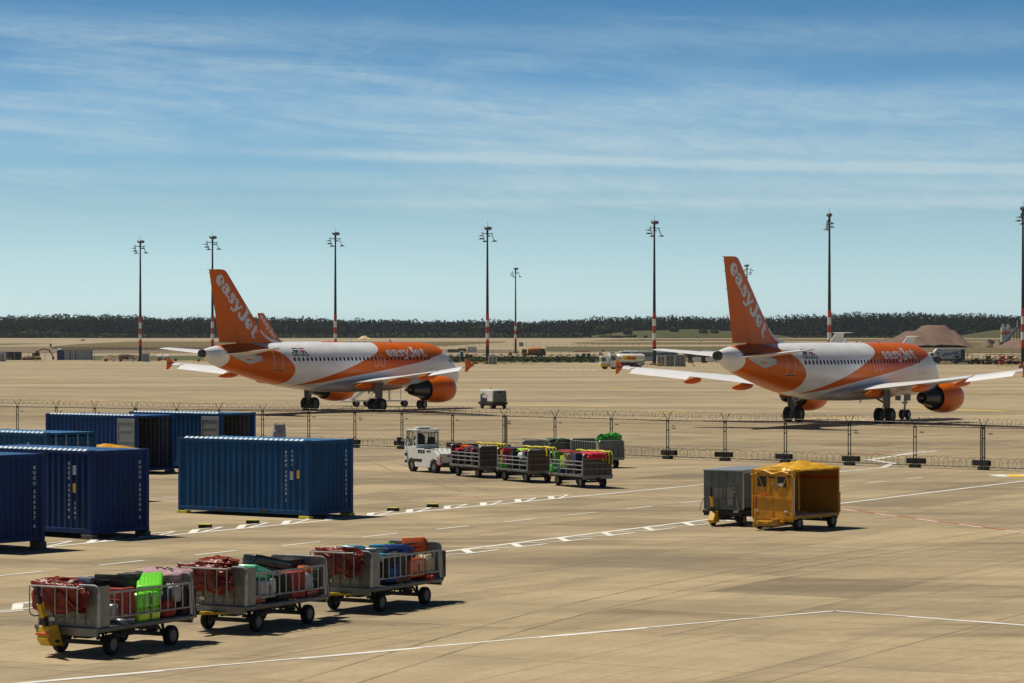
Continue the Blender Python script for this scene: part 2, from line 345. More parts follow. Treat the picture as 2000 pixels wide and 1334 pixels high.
# ---------------------------------------------------------------- terrain
PROF=[(0,0),(987,0),(1300,1.2),(1700,3.4),(2100,6.0),(2600,8.9),(3200,12.),(6000,14.)]
def gz(Y):
    for (a,za),(b,zb) in zip(PROF[:-1],PROF[1:]):
        if Y<=b: return za+(zb-za)*(Y-a)/(b-a)
    return PROF[-1][1]
def Yv(v):
    lo,hi=20.,5500.
    for _ in range(60):
        m=(lo+hi)/2
        if V0+F*(CH-gz(m))/m>v: lo=m
        else: hi=m
    return lo
VR=[v/2 for v in range(1312,1401)]          # 656..700 in half pixels
rows=[-60,0,20,40]+[60+20*i for i in range(44)]+[Yv(v) for v in sorted(VR,reverse=True)]+[3200,4000,5500]
rows=sorted(set(round(r,3) for r in rows))
XS=[-1800,-900,-450,-200,-90,-40,0,40,90,200,450,900,1800]
mb=MB(); vs=[(x,y,gz(y)) for y in rows for x in XS]; nX=len(XS)
mb.add(vs,[(i*nX+j,i*nX+j+1,(i+1)*nX+j+1,(i+1)*nX+j) for i in range(len(rows)-1) for j in range(nX-1)])
tag(mb.build('apron_ground','concrete',smooth=True),kind='structure')
def patch(name,rowsp,m,off=.03,label=None):
    """rowsp: [(v,uL,uR)] top to bottom; follows the terrain"""
    rowsp=sorted(rowsp); vv=sorted(set([r[0] for r in rowsp]+[v for v in VR if rowsp[0][0]<v<rowsp[-1][0]]))
    mb=MB(); vs=[]; jit=0
    for v in vv:
        for (a,b) in zip(rowsp[:-1],rowsp[1:]):
            if a[0]<=v<=b[0]:
                t=(v-a[0])/(b[0]-a[0]); l=a[1]+(b[1]-a[1])*t; r=a[2]+(b[2]-a[2])*t; break
        Y=Yv(v)
        for k in range(9): u=l+(r-l)*k/8; vs.append(((u-1000)/F*Y,Y,gz(Y)+off))
    n=9; mb.add(vs,[(i*n+j,(i+1)*n+j,(i+1)*n+j+1,i*n+j+1) for i in range(len(vv)-1) for j in range(n-1)])
    return tag(mb.build(name,m),kind='structure')
patch('meadow',[(655.8,-900,2900),(660.3,-900,2900)],'greengrass',.05)
patch('grass_strip',[(667,260,990),(669,215,985),(672,150,930),(676,108,870),(680,95,560),(684,120,420)],'drygrass')
patch('grass_strip',[(671,-300,110),(673.5,-300,20)],'greengrass')
patch('grass_strip',[(662,1250,2400),(664,1180,2400),(666.5,1130,2400)],'drygrass')
patch('grass_strip',[(668.5,1116,1760),(671,1125,1740),(673,1180,1740)],'drygrass')
patch('grass_strip',[(668,1700,2400),(675,1740,2400),(690,1640,2400)],'drygrass',.06)
patch('grass_strip',[(677,1068,1760),(682,1064,1700),(687,1068,1640)],'olivegrass')
patch('dirt_strip',[(677,-200,60),(683,-200,1010),(690,-200,1020)],'dirt')
patch('grass_strip',[(697,880,1240),(700,860,1300),(708,860,1200)],'greengrass')
patch('grass_strip',[(695,180,430),(698,180,430),(704,180,430)],'greengrass')
patch('grass_strip',[(700,1830,2300),(712,1820,2300)],'drygrass')
# ---------------------------------------------------------------- painted markings
def line(mb,p,q,w,z=.008,mi=0,ext=0):
    p=Vector((p[0],p[1],0)); q=Vector((q[0],q[1],0)); d=(q-p); L_=d.length; d/=L_; nrm=Vector((-d.y,d.x,0))*w/2
    n=max(1,int(L_/12)); vs=[]
    for i in range(n+1):
        c=p+d*(L_*i/n); c.z=z; vs+=[c-nrm,c+nrm]
    mb.add(vs,[(2*i,2*i+2,2*i+3,2*i+1) for i in range(n)],mi)
def pline(mb,pts,w,z=.008,mi=0):
    pp=[at(*p) for p in pts]
    for a,b in zip(pp[:-1],pp[1:]): line(mb,a,b,w,z,mi)
# 1 kerb line along the bottom
mb=MB(); A=at(-80,1345); B=at(1630,1193.5); pline(mb,[(-80,1345),(1630,1193.5)],.11); pline(mb,[(1630,1193.5),(2080,1227)],.11)
d=(B-A).normalized(); nn=Vector((-d.y,d.x,0)); Lt=(B-A).length; t=1.2
while t<Lt-3: line(mb,A+d*t-nn*.10,A+d*(t+3.0)-nn*.10,.10,.008); t+=6.05
C=at(2080,1227); d=(C-B).normalized(); nn=Vector((-d.y,d.x,0))
for t in (2,8,14): line(mb,B+d*t-nn*.09,B+d*(t+3)-nn*.09,.10,.008)
tag(mb.build('edge_line_marking','paintwhite'),kind='structure')
# 2 road with two zipper edges and a dashed centre
def zipper(A,B,side,n0,n1,pitch,name):
    mb=MB(); line(mb,A,B,.19,.008); d=(B-A).normalized(); nn=Vector((-d.y,d.x,0))*side
    for k in range(n0,n1):
        o=A+d*(k*pitch)
        T=o+nn*.98+d*(1.45 if side>0 else -1.12); line(mb,o+nn*.07,T,.25,.010)
        line(mb,T,T+d*(pitch*.55),.13,.012)
        if side>0: line(mb,o+nn*.05+d*.5,T+d*(pitch*.55),.12,.009)
        else: line(mb,o-d*(pitch*.95)+nn*.1,T,.12,.009)
    tag(mb.build(name,'paintwhite'),kind='structure')
A=at(-60,1083); B=at(1735,912.5); d=(B-A).normalized(); T1=(at(799,1001)-A).dot(d); T2=(at(1078,974.5)-A).dot(d); pt=(T2-T1)/4
k0=int(T1/pt); A2=A+d*(T1-k0*pt)
zipper(A2,B,1,0,k0+5,pt,'road_edge_marking')
A=at(-60,1191); B=at(2080,930); d=(B-A).normalized(); T1=(at(912,1074)-A).dot(d); T2=(at(1400,1012)-A).dot(d); pt=(T2-T1)/6; k0=int(T1/pt); A2=A+d*(T1-k0*pt)
zipper(A2,B,-1,-0,k0+7,pt,'road_edge_marking')
mb=MB(); S0=at(193,1104.3); S1=at(1330,983); d=(S1-S0).normalized(); pt=(S1-S0).length/8
for k in range(-2,14): line(mb,S0+d*k*pt,S0+d*(k*pt+pt*.46),.13)
for a,b in (((1681,945),(1714,942.4)),((1740,939),(1771,936)),((1796,933.4),(1827,930)),((1850,927),(1880,924.4))): pass
tag(mb.build('centre_line_marking','paintwhite'),kind='structure')
mb=MB(); pline(mb,[(-60,1201),(48,1192.5)],.13); pline(mb,[(294,976),(347,971.8)],.13)
pline(mb,[(1774,881),(1812,882)],.3); pline(mb,[(1700,898),(1790,884),(1830,881)],.35,.009); pline(mb,[(1690,897),(1745,905),(1725,913)],.35,.010)
pline(mb,[(1550,871),(1774,881)],.14,.008); pline(mb,[(1790,867),(1900,865.5),(2080,861.5)],.16); pline(mb,[(1508,873),(1600,876.5)],.13,.009)
for a,b,v,w in ((887,922,855.5,856),(957,975,857.5,858),(1032,1071,859.5,860.5),(1110,1150,861,862),(1190,1228,863.5,864.2),(1271,1313,866.6,867.4),(1354,1396,868.6,869.4),(1441,1477,871.4,872.4),(94,112,838,838),(60,80,838,838.3),(500,540,845,846)): pline(mb,[(a,v),(b,w)],.14)
for a,b,v in ((140,178,776),(140,175,783.5),(300,420,719),(900,935,724),(1018,1055,726),(300,330,733),(1340,1356,728)): pline(mb,[(a,v),(b,v)],.5)
for u in range(1085,1160,14): pline(mb,[(u,723),(u+7,723.6)],.6,.009)
tag(mb.build('apron_line_marking','paintwhite'),kind='structure')
mb=MB(); pline(mb,[(-60,815.5),(2080,876)],.14,.008); pline(mb,[(294,969.5),(700,969),(1137,972)],.10,.008); pline(mb,[(1560,983),(2080,1050)],.12,.008); pline(mb,[(1660,884.5),(1700,887)],.25); pline(mb,[(1700,887),(1745,883.5)],.25,.009)
tag(mb.build('red_line_marking','paintred'),kind='structure')
mb=MB()
for (a,b,w) in (((-60,815.5),(2080,876),.14),((294,969.5),(1137,972),.09),((1560,983),(2080,1050),.11)):
    p=at(*a);q=at(*b); d=(q-p).normalized(); nn=Vector((-d.y,d.x,0)); Lq=(q-p).length; t=.5
    while t<Lq-1.6: line(mb,p+d*t-nn*.13,p+d*(t+1.6)-nn*.13,w,.0085); t+=3.1
tag(mb.build('white_dash_marking','paintwhite'),kind='structure')
mb=MB(); pline(mb,[(1025,792),(1100,792.8),(1190,794.5)],.8); pline(mb,[(1270,806),(1358,808)],.6); pline(mb,[(1040,849),(1100,843),(1250,833.5),(1384,829)],.13); pline(mb,[(700,834),(780,832),(1000,826)],.1,.009)
pline(mb,[(1560,818),(1686,814)],.5); pline(mb,[(1776,796.5),(1850,799),(1960,803.5)],.9,.009); pline(mb,[(-60,740),(133,741)],1.0); pline(mb,[(90,716),(170,715)],1.5); pline(mb,[(972,722.5),(1020,722.5)],1.5,.009)
pline(mb,[(700,797),(830,797.5)],.25); pline(mb,[(1850,768),(2080,764)],.4,.01); pline(mb,[(760,800),(300,782)],.12,.011); pline(mb,[(90,782),(240,786)],.5,.009); pline(mb,[(1180,756),(1240,758)],.8,.009); pline(mb,[(800,757),(1000,750)],.3,.009)
tag(mb.build('taxi_line_marking','paintyellow'),kind='structure')
mb=MB(); p=[at(1928,927.5),at(2016,926.8),at(2040,931),at(1950,931)]
mb.add([(a.x,a.y,.008) for a in p],[(0,1,2,3)]); c=(p[0]+p[2])/2; mb.add([(c.x+.32*math.cos(t)*1.4,c.y+1.1*math.sin(t),.013) for t in [i*math.pi/10 for i in range(20)]],[tuple(range(20))],1)
tag(mb.build('painted_ground_sign',['paintwhite','paintyellow']),kind='structure')

# tyre marks and differently toned slabs
ground_mat('slablight',tuple(c*1.03 for c in G0),tuple(c*.98 for c in G0),G1,joints=False); ground_mat('slabdark',tuple(c*.90 for c in G1),tuple(c*.84 for c in G1),tuple(c*.9 for c in G2),joints=False)
mat('tyremark',(G1[0]*.80,G1[1]*.80,G1[2]*.80),.8,0,.5,.7,dirt=(G0[0]*.95,G0[1]*.95,G0[2]*.95,.9))
dd=Vector((math.cos(R(61.5)),math.sin(R(61.5)),0)); dn=Vector((-dd.y,dd.x,0)); rp=random.Random(12)
usedc=set()
for nm,m,cnt in (('light_slab','slablight',30),('dark_slab','slabdark',34)):
    mb=MB()
    for k in range(cnt):
        u,v=rp.uniform(100,1950),rp.choice([rp.uniform(1000,1320),rp.uniform(840,1000)]); c=at(u,v)
        i_,j_=round(c.dot(dd)/5.0),round(c.dot(dn)/3.8); c=dd*(i_*5.0)+dn*(j_*3.8); a=dd*2.49; b=dn*1.89
        if (i_,j_) in usedc: continue
        usedc.add((i_,j_))
        mb.add([(p.x,p.y,.003) for p in (c-a-b,c+a-b,c+a+b,c-a+b)],[(0,1,2,3)])
    tag(mb.build(nm,m),kind='structure')
mb=MB()
for pts in ([(700,1334),(1100,1210),(1500,1120),(2000,1040)],[(760,960),(900,958),(1100,962),(1300,975)],[(500,905),(700,900),(780,925),(900,960)]):
    cp=[]; n=len(pts)
    for i in range(n-1):
        p0,p1,p2,p3=pts[max(i-1,0)],pts[i],pts[i+1],pts[min(i+2,n-1)]
        for q in range(8):
            t=q/8; cp.append(tuple(.5*(2*p1[c]+(p2[c]-p0[c])*t+(2*p0[c]-5*p1[c]+4*p2[c]-p3[c])*t*t+(3*p1[c]-p0[c]-3*p2[c]+p3[c])*t**3) for c in (0,1)))
    cp.append(pts[-1]); g=[at(*q) for q in cp]; w=rp.uniform(.05,.09)
    for s_ in (0,1.15):
        tz_=globals().get('tz_',.0052)+.00015
        for a,b in zip(g[:-1],g[1:]):
            if (b-a).length>.05: nn_=Vector((-(b-a).y,(b-a).x,0)).normalized()*s_; line(mb,a+nn_,b+nn_,w,tz_)
tag(mb.build('tyre_marks','tyremark'),kind='structure')
# ---------------------------------------------------------------- airliners (local: x forward from main gear, y port, z up)
GX=16.11
mat('geardoor',(.16,.165,.17),.5,.1,.15,2); mat('bellygrey',(.46,.45,.45),.4,0,.25,.8,dirt=(.22,.18,.15,.6),stretch=(.5,1,1))
ST=[ # a, ztop, zbot, half width
(0,2.95,2.75,.10),(.15,3.25,2.45,.38),(.5,3.62,2.18,.72),(1.0,4.02,2.0,1.02),(1.6,4.45,1.92,1.28),(2.3,5.02,1.89,1.52),(3.0,5.45,1.88,1.70),(4.0,5.80,1.87,1.87),(5.2,5.95,1.87,1.96),(6.5,5.98,1.87,1.98),
(10,5.98,1.87,1.98),(14,5.98,1.87,1.98),(18,5.98,1.87,1.98),(21,5.98,1.90,1.98),(22.5,5.97,2.02,1.95),(24,5.96,2.20,1.88),(25.5,5.95,2.42,1.76),(27.3,5.93,2.78,1.57),(29,5.91,3.16,1.32),(30.5,5.87,3.50,1.08),(32,5.76,3.88,.80),(33.0,5.62,4.20,.58),(33.7,5.48,4.55,.42),(34.0,5.42,4.72,.34)]
def stn(a):
    for p,q in zip(ST[:-1],ST[1:]):
        if a<=q[0]:
            t=(a-p[0])/(q[0]-p[0]); return [p[i]+(q[i]-p[i])*t for i in range(4)]
    return list(ST[-1])
def cr(a):
    """smooth (Catmull) interpolation of the stations"""
    for i in range(len(ST)-1):
        if a<=ST[i+1][0]:
            p0=ST[max(i-1,0)];p1=ST[i];p2=ST[i+1];p3=ST[min(i+2,len(ST)-1)]; t=(a-p1[0])/(p2[0]-p1[0]); o=[a]
            for k in (1,2,3):
                h=p2[0]-p1[0]; m1=(p2[k]-p0[k])/(p2[0]-p0[0])*h if p2[0]!=p0[0] else 0; m2=(p3[k]-p1[k])/(p3[0]-p1[0])*h
                if i==0: m1=(p2[k]-p1[k])
                o.append((2*t**3-3*t*t+1)*p1[k]+(t**3-2*t*t+t)*m1+(-2*t**3+3*t*t)*p2[k]+(t**3-t*t)*m2)
            return o
    return list(ST[-1])
def surf(a,z,side=-1,off=.004):
    _,zt,zb,w=cr(a); zc=(zt+zb)/2; h=(zt-zb)/2; s=max(-1,min(1,(z-zc)/h)); y=w*math.sqrt(max(0,1-s*s))
    n=Vector((0,side*y/(w*w),(z-zc)/(h*h))); n.normalize()
    return Vector((GX-a,side*y,z))+n*off
def arcz(a,s):
    _,zt,zb,w=cr(a); zc=(zt+zb)/2; h=(zt-zb)/2; return zc+h*math.sin(s/h)
def livery():
    m=bpy.data.materials.new('livery'); m.use_nodes=True; nt=m.node_tree; N=nt.nodes; L=nt.links; b=N['Principled BSDF']
    tc=N.new('ShaderNodeTexCoord'); sp=N.new('ShaderNodeSeparateXYZ'); L.new(tc.outputs['Object'],sp.inputs[0])
    def mt(op,a,b_=None):
        n=N.new('ShaderNodeMath'); n.operation=op
        for i,x in enumerate((a,b_)):
            if x is None: continue
            if isinstance(x,(int,float)): n.inputs[i].default_value=x
            else: L.new(x,n.inputs[i])
        return n.outputs[0]
    A=mt('DIVIDE',mt('SUBTRACT',GX,sp.outputs['X']),34.0); Z=mt('DIVIDE',sp.outputs['Z'],8.0)
    def fc(x,pts):
        n=N.new('ShaderNodeFloatCurve'); c=n.mapping.curves[0]; pts=sorted(pts)
        while len(c.points)<len(pts): c.points.new(.5,.5)
        for p,(u,v) in zip(c.points,pts): p.location=(u,v); p.handle_type='AUTO'
        n.mapping.update(); L.new(x,n.inputs['Value']); return n.outputs[0]
    rear=fc(Z,[(z/8,a/34) for a,z in ((29.6,6.05),(29.0,5.98),(27.1,5.52),(25.99,5.08),(25.07,4.41),(24.55,3.75),(24.61,3.09),(25.07,2.52),(25.8,2.2),(27,1.9))])
    up=fc(A,[(a/34,z/8) for a,z in ((12.3,6.6),(12.75,5.85),(12.95,5.45),(13.4,5.14),(15.55,4.43),(18.33,3.60),(19.75,3.22),(23.86,2.28),(26,1.8))])
    low=fc(A,[(a/34,z/8) for a,z in ((0,7.0),(2.2,5.7),(3.6,5.12),(5.03,4.79),(7.21,4.32),(10.75,3.82),(13.06,3.52),(17.56,2.98),(20.55,2.59),(23.9,2.22),(26,1.9))])
    cone=mt('ADD',31.72/34,mt('MULTIPLY',mt('POWER',mt('ABSOLUTE',mt('SUBTRACT',sp.outputs['Z'],4.72)),2.0),.78/34))
    m1=mt('MULTIPLY',mt('GREATER_THAN',A,rear),mt('LESS_THAN',A,cone))
    m2=mt('MULTIPLY',mt('MAXIMUM',mt('LESS_THAN',Z,up),mt('LESS_THAN',A,12.72/34)),mt('GREATER_THAN',Z,low))
    m2=mt('MULTIPLY',m2,mt('LESS_THAN',A,24/34))
    f=mt('MAXIMUM',m1,m2)
    n=N.new('ShaderNodeTexNoise'); n.inputs['Scale'].default_value=.8; n.inputs['Detail'].default_value=7; n.inputs['Roughness'].default_value=.65; mp=N.new('ShaderNodeMapping'); mp.inputs['Scale'].default_value=(.6,1,2.5); L.new(tc.outputs['Object'],mp.inputs[0]); L.new(mp.outputs[0],n.inputs['Vector'])
    mr=N.new('ShaderNodeMapRange'); mr.inputs[1].default_value=.3; mr.inputs[2].default_value=.75; mr.inputs[3].default_value=1.02; mr.inputs[4].default_value=.80; L.new(n.outputs['Fac'],mr.inputs[0])
    mx=N.new('ShaderNodeMixRGB'); L.new(f,mx.inputs[0]); mx.inputs[1].default_value=(.86,.87,.89,1); mx.inputs[2].default_value=(.70,.132,.0015,1)
    # skin panel joints every few frames
    pp=N.new('ShaderNodeMath'); pp.operation='PINGPONG'; L.new(sp.outputs['X'],pp.inputs[0]); pp.inputs[1].default_value=1.335
    jr=N.new('ShaderNodeMapRange'); jr.inputs[2].default_value=.018; jr.inputs[3].default_value=.8; jr.inputs[4].default_value=1; L.new(pp.outputs[0],jr.inputs[0])
    k=mt('MULTIPLY',mr.outputs[0],jr.outputs[0])
    v=N.new('ShaderNodeVectorMath'); v.operation='SCALE'; L.new(mx.outputs[0],v.inputs[0]); L.new(k,v.inputs['Scale']); L.new(v.outputs[0],b.inputs['Base Color'])
    b.inputs['Roughness'].default_value=.32; b.inputs['Specular IOR Level'].default_value=.26; b.inputs['Coat Weight'].default_value=.08; b.inputs['Coat Roughness'].default_value=.1
    MC['livery']=m
livery()
def airfoil(le,te,t,n=9):
    """ring in local 3-D: le,te = Vector; t thickness"""
    xs=[.5*(1-math.cos(math.pi*i/n)) for i in range(n+1)]
    def th(x): return 5*t*(.2969*math.sqrt(x)-.126*x-.3516*x*x+.2843*x**3-.1015*x**4)/ .5*.5
    up=[le+(te-le)*x+Vector((0,0,th(x))) for x in xs]; lo=[le+(te-le)*x-Vector((0,0,th(x)*.85)) for x in xs[1:-1]][::-1]
    return up+lo
def V(a,y,z): return Vector((GX-a,y,z))
def decal(parent,name,vs2,fs,m,fn):
    mb=MB(); mb.add([fn(*p) for p in vs2],fs); return mb.build(name,m,parent,smooth=False)
def make_plane(loc,rz,label,reg,pitch=0.0):
    root=empty('airliner',loc,rz,label,'airliner','orange and white airliners')
    NS=56; aa=[0,.07,.15,.3,.5,.75]+[1+.3*i for i in range(14)]+[5.5+.75*i for i in range(24)]+[23.5+.5*i for i in range(21)]+[34.0]
    rings=[]
    for a in aa:
        _,zt,zb,w=cr(a); zc=(zt+zb)/2; h=(zt-zb)/2
        rings.append([(GX-a,w*math.cos(2*math.pi*k/NS),zc+h*math.sin(2*math.pi*k/NS)) for k in range(NS)])
    mb=MB(); mb.loft(rings); mb.build('fuselage','livery',root,smooth=True)
    mb=MB(); mb.tube(V(33.9,0,5.07),V(34.35,0,5.07),.34,20,0,.30); mb.tube(V(34.36,0,5.07),V(34.37,0,5.07),.24,20,1); mb.build('exhaust_nozzle',['hotmetal','black'],root,smooth=True,auto=30)
    # belly fairing
    mb=MB(); rr=[]
    for a,w,zb,zt in ((9.3,.9,1.9,2.3),(10,1.75,1.78,2.6),(11.2,2.12,1.70,2.75),(13.5,2.2,1.66,2.8),(16.5,2.2,1.66,2.8),(18.3,2.1,1.70,2.7),(19.6,1.75,1.80,2.5),(20.8,1.0,1.92,2.3)):
        r=[]
        for k in range(24):
            t=2*math.pi*k/24; c,s=math.cos(t),math.sin(t); r.append((GX-a,w*math.copysign(abs(c)**.6,c),(zt+zb)/2+(zt-zb)/2*math.copysign(abs(s)**.6,s)))
        rr.append(r)
    mb.loft(rr); mb.build('belly_fairing','bellygrey',root,smooth=True)
    # windows
    def oval(n=12,w=.125,h=.17): return [(w*math.copysign(abs(math.cos(t))**.75,math.cos(t)),h*math.copysign(abs(math.sin(t))**.75,math.sin(t))) for t in [2*math.pi*i/n for i in range(n)]]
    for k in range(35):
        a0=24.62-.5335*k; mb=MB(); mb.add([surf(a0+p[0],4.555+p[1],-1,.008) for p in oval()],[tuple(range(12))]); mb.build('window','glass',root)
    # doors (white outlines)
    def outline(pts,w,name,m='letter'):
        n=len(pts); mb=MB(); cx=sum(p[0] for p in pts)/n; cz=sum(p[1] for p in pts)/n; inner=[]
        for i,p in enumerate(pts):
            q=pts[i-1]; r=pts[(i+1)%n]; d=Vector((r[0]-q[0],r[1]-q[1])).normalized(); nn=Vector((-d.y,d.x)); 
            if nn.dot(Vector((cx-p[0],cz-p[1])))<0: nn=-nn
            inner.append((p[0]+nn.x*w,p[1]+nn.y*w))
        mb.add([surf(*p,-1,.010) for p in pts]+[surf(*p,-1,.010) for p in inner],[(i,(i+1)%n,n+(i+1)%n,n+i) for i in range(n)]); mb.build(name,m,root)
    def rrect(a0,a1,z0,z1,r,n=4,sub=5):
        pts=[]
        for cx,cz,t0 in ((a1-r,z1-r,0),(a0+r,z1-r,90),(a0+r,z0+r,180),(a1-r,z0+r,270)):
            for i in range(n+1): t=R(t0+90*i/n); pts.append((cx+r*math.cos(t),cz+r*math.sin(t)))
        out=[]
        for i,p in enumerate(pts):
            q=pts[(i+1)%len(pts)]; L_=math.hypot(q[0]-p[0],q[1]-p[1]); k=max(1,int(L_/.2))
            for j in range(k): out.append((p[0]+(q[0]-p[0])*j/k,p[1]+(q[1]-p[1])*j/k))
        return out
    outline(rrect(25.98,26.98,3.66,5.46,.12),.045,'rear_door'); outline(rrect(13.62,14.16,3.88,4.93,.14),.035,'exit_door'); outline(rrect(12.80,13.34,3.88,4.93,.14),.035,'exit_door')
    outline(rrect(5.72,6.0+.62,3.62,5.40,.12),.03,'front_door','greyplane')
    mb=MB(); mb.add([surf(26.0,3.62,-1,.02),surf(26.95,3.62,-1,.02),surf(26.95,3.69,-1,.02),surf(26.0,3.69,-1,.02)],[(0,1,2,3)]); mb.build('door_sill','darksteel',root)
    # cockpit windows
    for side in (-1,1):
        for q in ([(1.75,4.25),(2.5,4.20),(2.55,4.78),(2.15,4.78)],[(2.6,4.20),(3.2,4.25),(3.1,4.75),(2.63,4.80)],[(1.05,4.0),(1.68,4.22),(2.0,4.72),(1.6,4.42)]):
            mb=MB(); n=len(q); vs=[]
            for i in range(n):
                for j in range(4): t=j/4; vs.append(surf(q[i][0]+(q[(i+1)%n][0]-q[i][0])*t,q[i][1]+(q[(i+1)%n][1]-q[i][1])*t,side,.012))
            mb.add(vs,[tuple(range(len(vs)))]); mb.build('cockpit_window','glass',root)
    # registration, flags
    vs,fs=text2d(reg,.58,.012); decal(root,'registration',[(p[0]*1.0,p[1]) for p in vs],fs,'ink',lambda x,y:surf(23.72-x,4.97+y*.86,-1,.009))
    def rect(a0,a1,z0,z1,m,nm,off=.009):
        mb=MB(); mb.add([surf(a0,z0,-1,off),surf(a1,z0,-1,off),surf(a1,z1,-1,off),surf(a0,z1,-1,off)],[(0,1,2,3)]); return mb.build(nm,m,root)
    rect(24.45,23.78,5.20,5.50,'navy','union_flag')
    mb=MB()
    for i,mi in ((0,0),(1,1),(2,0)): z0=5.2+.1*i; mb.add([surf(23.62,z0,-1,.009),surf(22.95,z0,-1,.009),surf(22.95,z0+.1,-1,.009),surf(23.62,z0+.1,-1,.009)],[(0,1,2,3)],mi)
    mb.build('national_flag',['red','letter'],root)
    # big word on the forward fuselage (both sides)
    vs,fs,Wd=word2d('easyJet',.06); k=5.55/Wd
    for sd in (-1,1):
        fn=(lambda x,y:surf(12.2-x*k,arcz(9,.84+y*.68),-1,.013)) if sd<0 else (lambda x,y:surf(6.65+x*k,arcz(9,.84+y*.68),1,.013))
        decal(root,'lettering',vs,fs,'letter',fn)
    # fin and rudder
    def le(z):
        T=[(5.7,25.2),(6.0,25.36),(6.21,25.9),(6.65,26.55),(7.85,27.62),(10.68,30.14),(11.70,31.05),(11.93,31.3),(12.02,31.7)]
        for p,q in zip(T[:-1],T[1:]):
            if z<=q[0]: t=(z-p[0])/(q[0]-p[0]); return p[1]+(q[1]-p[1])*t
        return T[-1][1]
    def te(z): return 32.02+(z-5.8)*(33.30-32.02)/6.22
    def hg(z): return 29.85+(z-6)*(32.45-29.85)/6.0
    def finring(z,a0,a1,full0,full1):
        ch=full1-full0; tk=.42*(1-(z-5.7)/11); pts=[]
        n=10
        def h(a): x=max(0,min(1,(a-full0)/ch)); return tk*.5*(1-(abs(x-.35)/ (.65 if x>.35 else .35))**2.2)+.012
        A_=[a0+(a1-a0)*i/n for i in range(n+1)]
        return [V(a,h(a),z) for a in A_]+[V(a,-h(a),z) for a in reversed(A_)]
    zs=[5.65,5.9,6.1,6.3,6.6,7,7.5,8,9,10,11,11.6,11.85,11.95,12.02]
    mb=MB(); mb.loft([finring(z,le(z),hg(z),le(z),te(z)) for z in zs]); fin=mb.build('tail_fin','orangeplane',root,smooth=True,auto=35)
    zs2=[5.98,7,8,9,10,11,12.0]
    mb=MB(); mb.loft([finring(z,hg(z)+.03,te(z),le(z),te(z)) for z in zs2]); rd=mb.build('rudder','orangeplane',root,smooth=True,auto=35)
    mb=MB()
    for z in (9.8,11.0,11.75,12.05): mb.tube(V(te(z)-.02,0,z-.06),V(te(z)+.22,0,z-.07),.014,5)
    mb.build('static_wick','darksteel',rd)
    # white dorsal fillet
    zf=[5.92,6.05,6.3,6.6,7.0]; mb=MB(); rg=[]
    for z,ext in zip(zf,(1.5,.95,.36,.16,.03)):
        w=.14-.012*(z-6)*4; w=max(w,.05); c=le(z); rg.append([V(c-ext,0,z),V(c+.05,w,z),V(c+.30,w+.05,z),V(c+.30,-w-.05,z),V(c+.05,-w,z)])
    mb.loft(rg); mb.build('dorsal_fillet','whiteplane',root,smooth=True,auto=50)
    # fin word, both sides
    vs,fs,Wd=word2d('easyJet',.045); k=6.85/Wd; ux,uz=4.01/5.785,-4.17/5.785; vx,vz=-uz,ux
    for sd in (-1,1):
        def fn(x,y):
            if sd<0: s=x*k; t=(y-.5)*.86; h=-32.42+ux*s+vx*t; z=11.47+uz*s+vz*t; a=-h
            else:
                s=(Wd-x)*k; t=(y-.5)*.86; a=32.30-ux*s-vx*t*1; z=11.47+uz*s+vz*t
            x_=(a-le(z))/(te(z)-le(z)); tk=.42*(1-(z-5.7)/11); hh=tk*.5*(1-(abs(x_-.35)/(.65 if x_>.35 else .35))**2.2)+.012
            return V(a,sd*(hh+.02),z)
        if sd<0: decal(fin,'lettering',vs,fs,'letter',fn)
    # tailplanes
    for sd in (-1,1):
        mb=MB(); rg=[]
        for y,a0,a1,z,t in ((.55,28.75,32.35,5.0,.38),(1.2,29.1,32.45,5.06,.34),(3.5,30.15,32.55,5.28,.22),(5.9,31.22,32.70,5.50,.12),(6.2,31.5,32.75,5.53,.08)):
            rg.append(airfoil(V(a0,sd*y,z),V(a1,sd*y,z-.06),t))
        mb.loft(rg); mb.build('tailplane','whiteplane',root,smooth=True,auto=50)
        pl=[(29.0,4.96),(28.3,4.78),(28.35,4.45),(29.6,4.18),(31.3,4.75),(31.6,4.96)]
        mb=MB(); n=len(pl); mb.add([surf(a,z,sd,.02) for a,z in pl]+[surf(a,z,sd,.05) for a,z in pl],[tuple(range(n,2*n))]+[(i,(i+1)%n,n+(i+1)%n,n+i) for i in range(n)]); mb.build('tailplane_seal','greyplane',root)
    # wings
    def wsec(y):
        T=[(1.2,10.3,18.1,2.42,.85),(2.1,11.1,18.0,2.50,.78),(6.3,13.35,17.85,2.93,.50),(11.5,16.1,18.75,3.50,.30),(16.3,18.9,20.3,4.02,.15),(16.75,19.3,20.55,4.08,.10)]
        for p,q in zip(T[:-1],T[1:]):
            if y<=q[0]: t=(y-p[0])/(q[0]-p[0]); return [p[i]+(q[i]-p[i])*t for i in range(5)]
        return list(T[-1])
    for sd in (-1,1):
        mb=MB(); rg=[]
        for y in (1.2,2.1,4.2,6.3,9,11.5,11.52,13.8,15.9,15.92,16.75):
            _,a0,a1,z,t=wsec(y)
            if 11.51<y<15.91: a1=a1-.42*(a1-a0)*.75
            tw=-.10+.05*y/17
            rg.append(airfoil(V(a0,sd*y,z+.05),V(a1,sd*y,z+tw),t))
        mb.loft(rg); wing=mb.build('wing','whiteplane',root,smooth=True,auto=50)
        # drooped aileron
        mb=MB(); rg=[]
        for y in (11.56,13.8,15.86):
            _,a0,a1,z,t=wsec(y); ch=a1-a0; h0=a1-.31*ch; rg.append(airfoil(V(h0-.05,sd*y,z-.03),V(a1+.12,sd*y,z-.34),.07*ch*.6))
        mb.loft(rg); mb.build('aileron','whiteplane',wing,smooth=True,auto=50)
